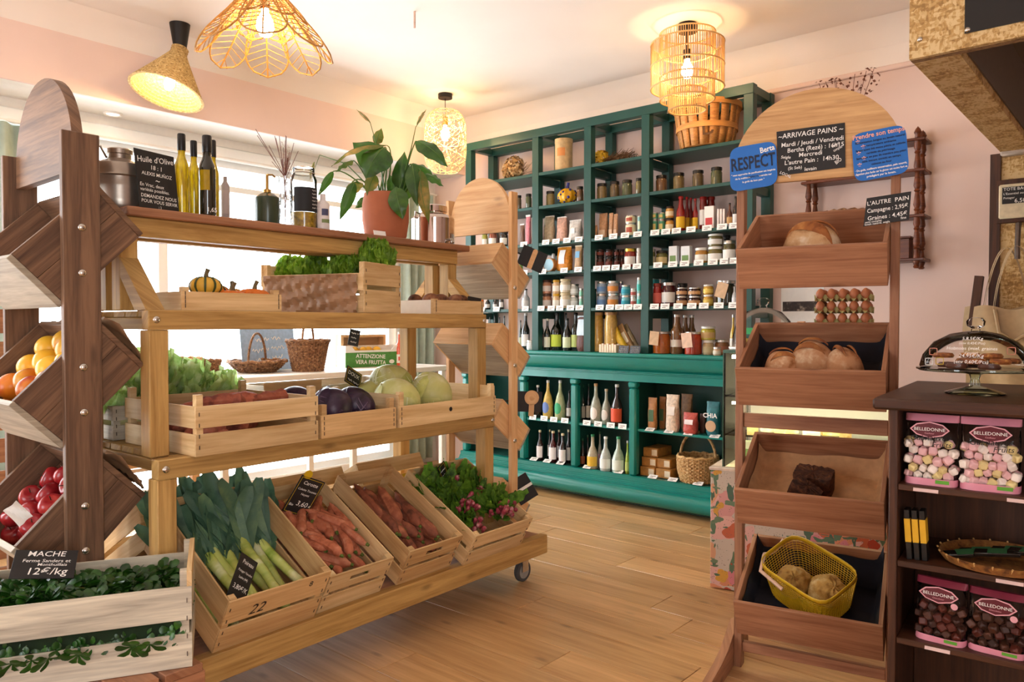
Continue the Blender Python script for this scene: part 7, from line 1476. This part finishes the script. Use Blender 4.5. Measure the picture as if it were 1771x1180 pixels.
ks = T('osb_canopy', 'chipboard canopy with black board over the serving area at top right', 'canopy', (XF, y1, ZH))
MB().box((0, -1.6, 0), (.02, 0, ZC-ZH-.001), ch=.001).obj('fascia', OSB, ks); MB().box((.0205, -1.6, 0), (.05, 0, .03)).obj('lower_edge', OSBE, ks)
MB().box((.0205, -.13, .0305), (XO-XF, 0, ZC-ZH-.001)).obj('side_beam', OSB, ks); MB().box((.0505, -.13, 0), (XO-XF, 0, .03), ch=.002).obj('beam_underside', OSB, ks)
MB().box((.051, -.136, .0305), (XO-XF-.001, -.1305, .2995)).obj('lining', GRYP, ks); MB().box((.051, -1.6, .3), (XO-XF, -.1305, .32)).obj('inner_ceiling', GRYP, ks)
pb = ppl(1668, 58, (XF-.005, 0, 0), (1, 0, 0)); MB().box((-.0045, -1.4, pb.z-ZH), (-.0005, pb.y-y1, ZC-ZH-.03)).obj('black_board', BLACK, ks)
ob('screw', bolt_me, ks, (-.0005, pX(1591, 68, XF).y-y1, pX(1591, 68, XF).z-ZH), (0, 0, R_(-90)), .7); ob('screw', bolt_me, ks, (-.005, pX(1674, 52, XF).y-y1, pX(1674, 52, XF).z-ZH), (0, 0, R_(-90)), .7)
kw_ = struct(MB().box((XO, -1.4, 0), (XO+.02, y1+.02, ZH-.0005), ch=.001).obj('wall_kiosk', OSB)); MB().box((XO-.014, y1-.0, 0), (XO+.03, y1+.045, ZH-.0005), ch=.001).obj('corner_post', OAK_D, kw_)
q = pX(1762, 248, XO-.001); t = T('wall_vent', 'white square vent box under the chipboard canopy', 'vent', (XO-.001, q.y, q.z)); MB().box((-.05, -.07, -.06), (0, .07, .06), ch=.008).obj('housing', M('vent_cream', 'b8a898', rough=.5), t); MB().lathe([(.03, 0), (.035, .004), (.04, 0)], 24, mat=Matrix.Translation((-.0505, 0, 0)) @ Matrix.Rotation(R_(-90), 4, 'Y')).obj('ring', M('vent_cream', 'b8a898', rough=.5), t)
p0, p1 = pX(1694, 478, XO-.06), pX(1682, 566, XO-.08); o = MB().tube([p0, p1], .026, 4).obj('wooden_batten', OAK_D); tag(o, 'dark wooden batten leaning against the chipboard wall', 'batten')
q = pX(1755, 345, XO-.03); t = T('price_block', 'dark wooden plaque holding a cream tote bag price label', 'sign', (XO-.001, q.y, q.z)); MB().box((-.025, -.13, -.11), (0, .075, .1), ch=.003).obj('plaque', OAK_D, t); MB().box((-.04, -.13, -.09), (-.0255, .065, .075), ch=.006).obj('cream_pad', M('cream_pad', 'cfc0a0'), t); MB().box((-.0425, -.11, -.02), (-.0405, .05, .06)).obj('black_label', SLATE, t)
for j, s in enumerate(('TOTE BAG', 'L\'Essentiel ou', 'Potager', '6,50€')): text(s, (.02, .015, .015, .028)[j], CHALK, t, (-.0432, .045 if j < 3 else .0, .043-.02*j), (R_(90), 0, R_(-90)))
MB().tube([(-.03, -.02, -.12), (-.06, -.02, -.12), (-.08, -.02, -.24), (-.075, -.02, -.29)], .012, 8).obj('hook', STEEL_D, t)
COT = M('tote_cotton', 'b39a78', rough=.9, var=.08, vs=30, bump=.2)
def tote(dy, dx, z, label, g=0):
    qq = Vector((XO-.07-dx, q.y-.02+dy, q.z-.22)); t = T('tote_bag', label, 'tote bag', qq, group='tote bags'); w2 = .17
    def fn(s): return lambda u, v: (s*(.012+.02*math.sin(v*3.14)*math.sin(u*3.14))+.008*math.sin(u*13+v*4), (u-.5)*2*w2*(1+.06*math.sin(v*5)), -.30-v*.38+.012*math.sin(u*9))
    MB().grid(fn(1), 18, 14).grid(fn(-1), 18, 14).obj('cotton_bag', COT, t)
    for s in (.02, -.02): MB().grid(lambda u, v, s=s: (s+.002*v, .09*math.cos(3.1416*u)*(1-.25*math.sin(3.1416*u)), -.31+.30*math.sin(3.1416*u)+(v-.5)*.022*abs(math.cos(3.1416*u))+.0), 20, 2).obj('strap', COT, t)
    MB().tube([(-.03, -.08+.0, -.31), (-.04, -.06, -.42), (-.045, .0, -.46), (-.04, .06, -.42), (-.03, .08, -.31)], .009, 6).obj('hanging_strap', COT, t)
    if g: MB().lathe([(0, 0), (.07, 0)], 24, mat=Matrix.Translation((-.034, -.12, -.55)) @ Matrix.Rotation(R_(-90), 4, 'Y')).obj('green_print', M('tote_green', '1f5a4c'), t)
tote(0, .03, 0, 'cream cotton tote bag hanging in front on the chipboard wall', 1); tote(.05, -.03, 0, 'second cream tote bag hanging behind the first one')
# white sloping worktop behind the counter
t = T('white_worktop', 'white worktop edge behind the dark counter', 'worktop', (3.55, .3, 0)); MB().box((0, -.6, .86), (.75, .42, .9), ch=.004).obj('slab', WHITE, t); MB().box((.03, -.57, 0), (.72, .39, .8595)).obj('carcass', WHITE, t)
bpy.context.view_layer.update()
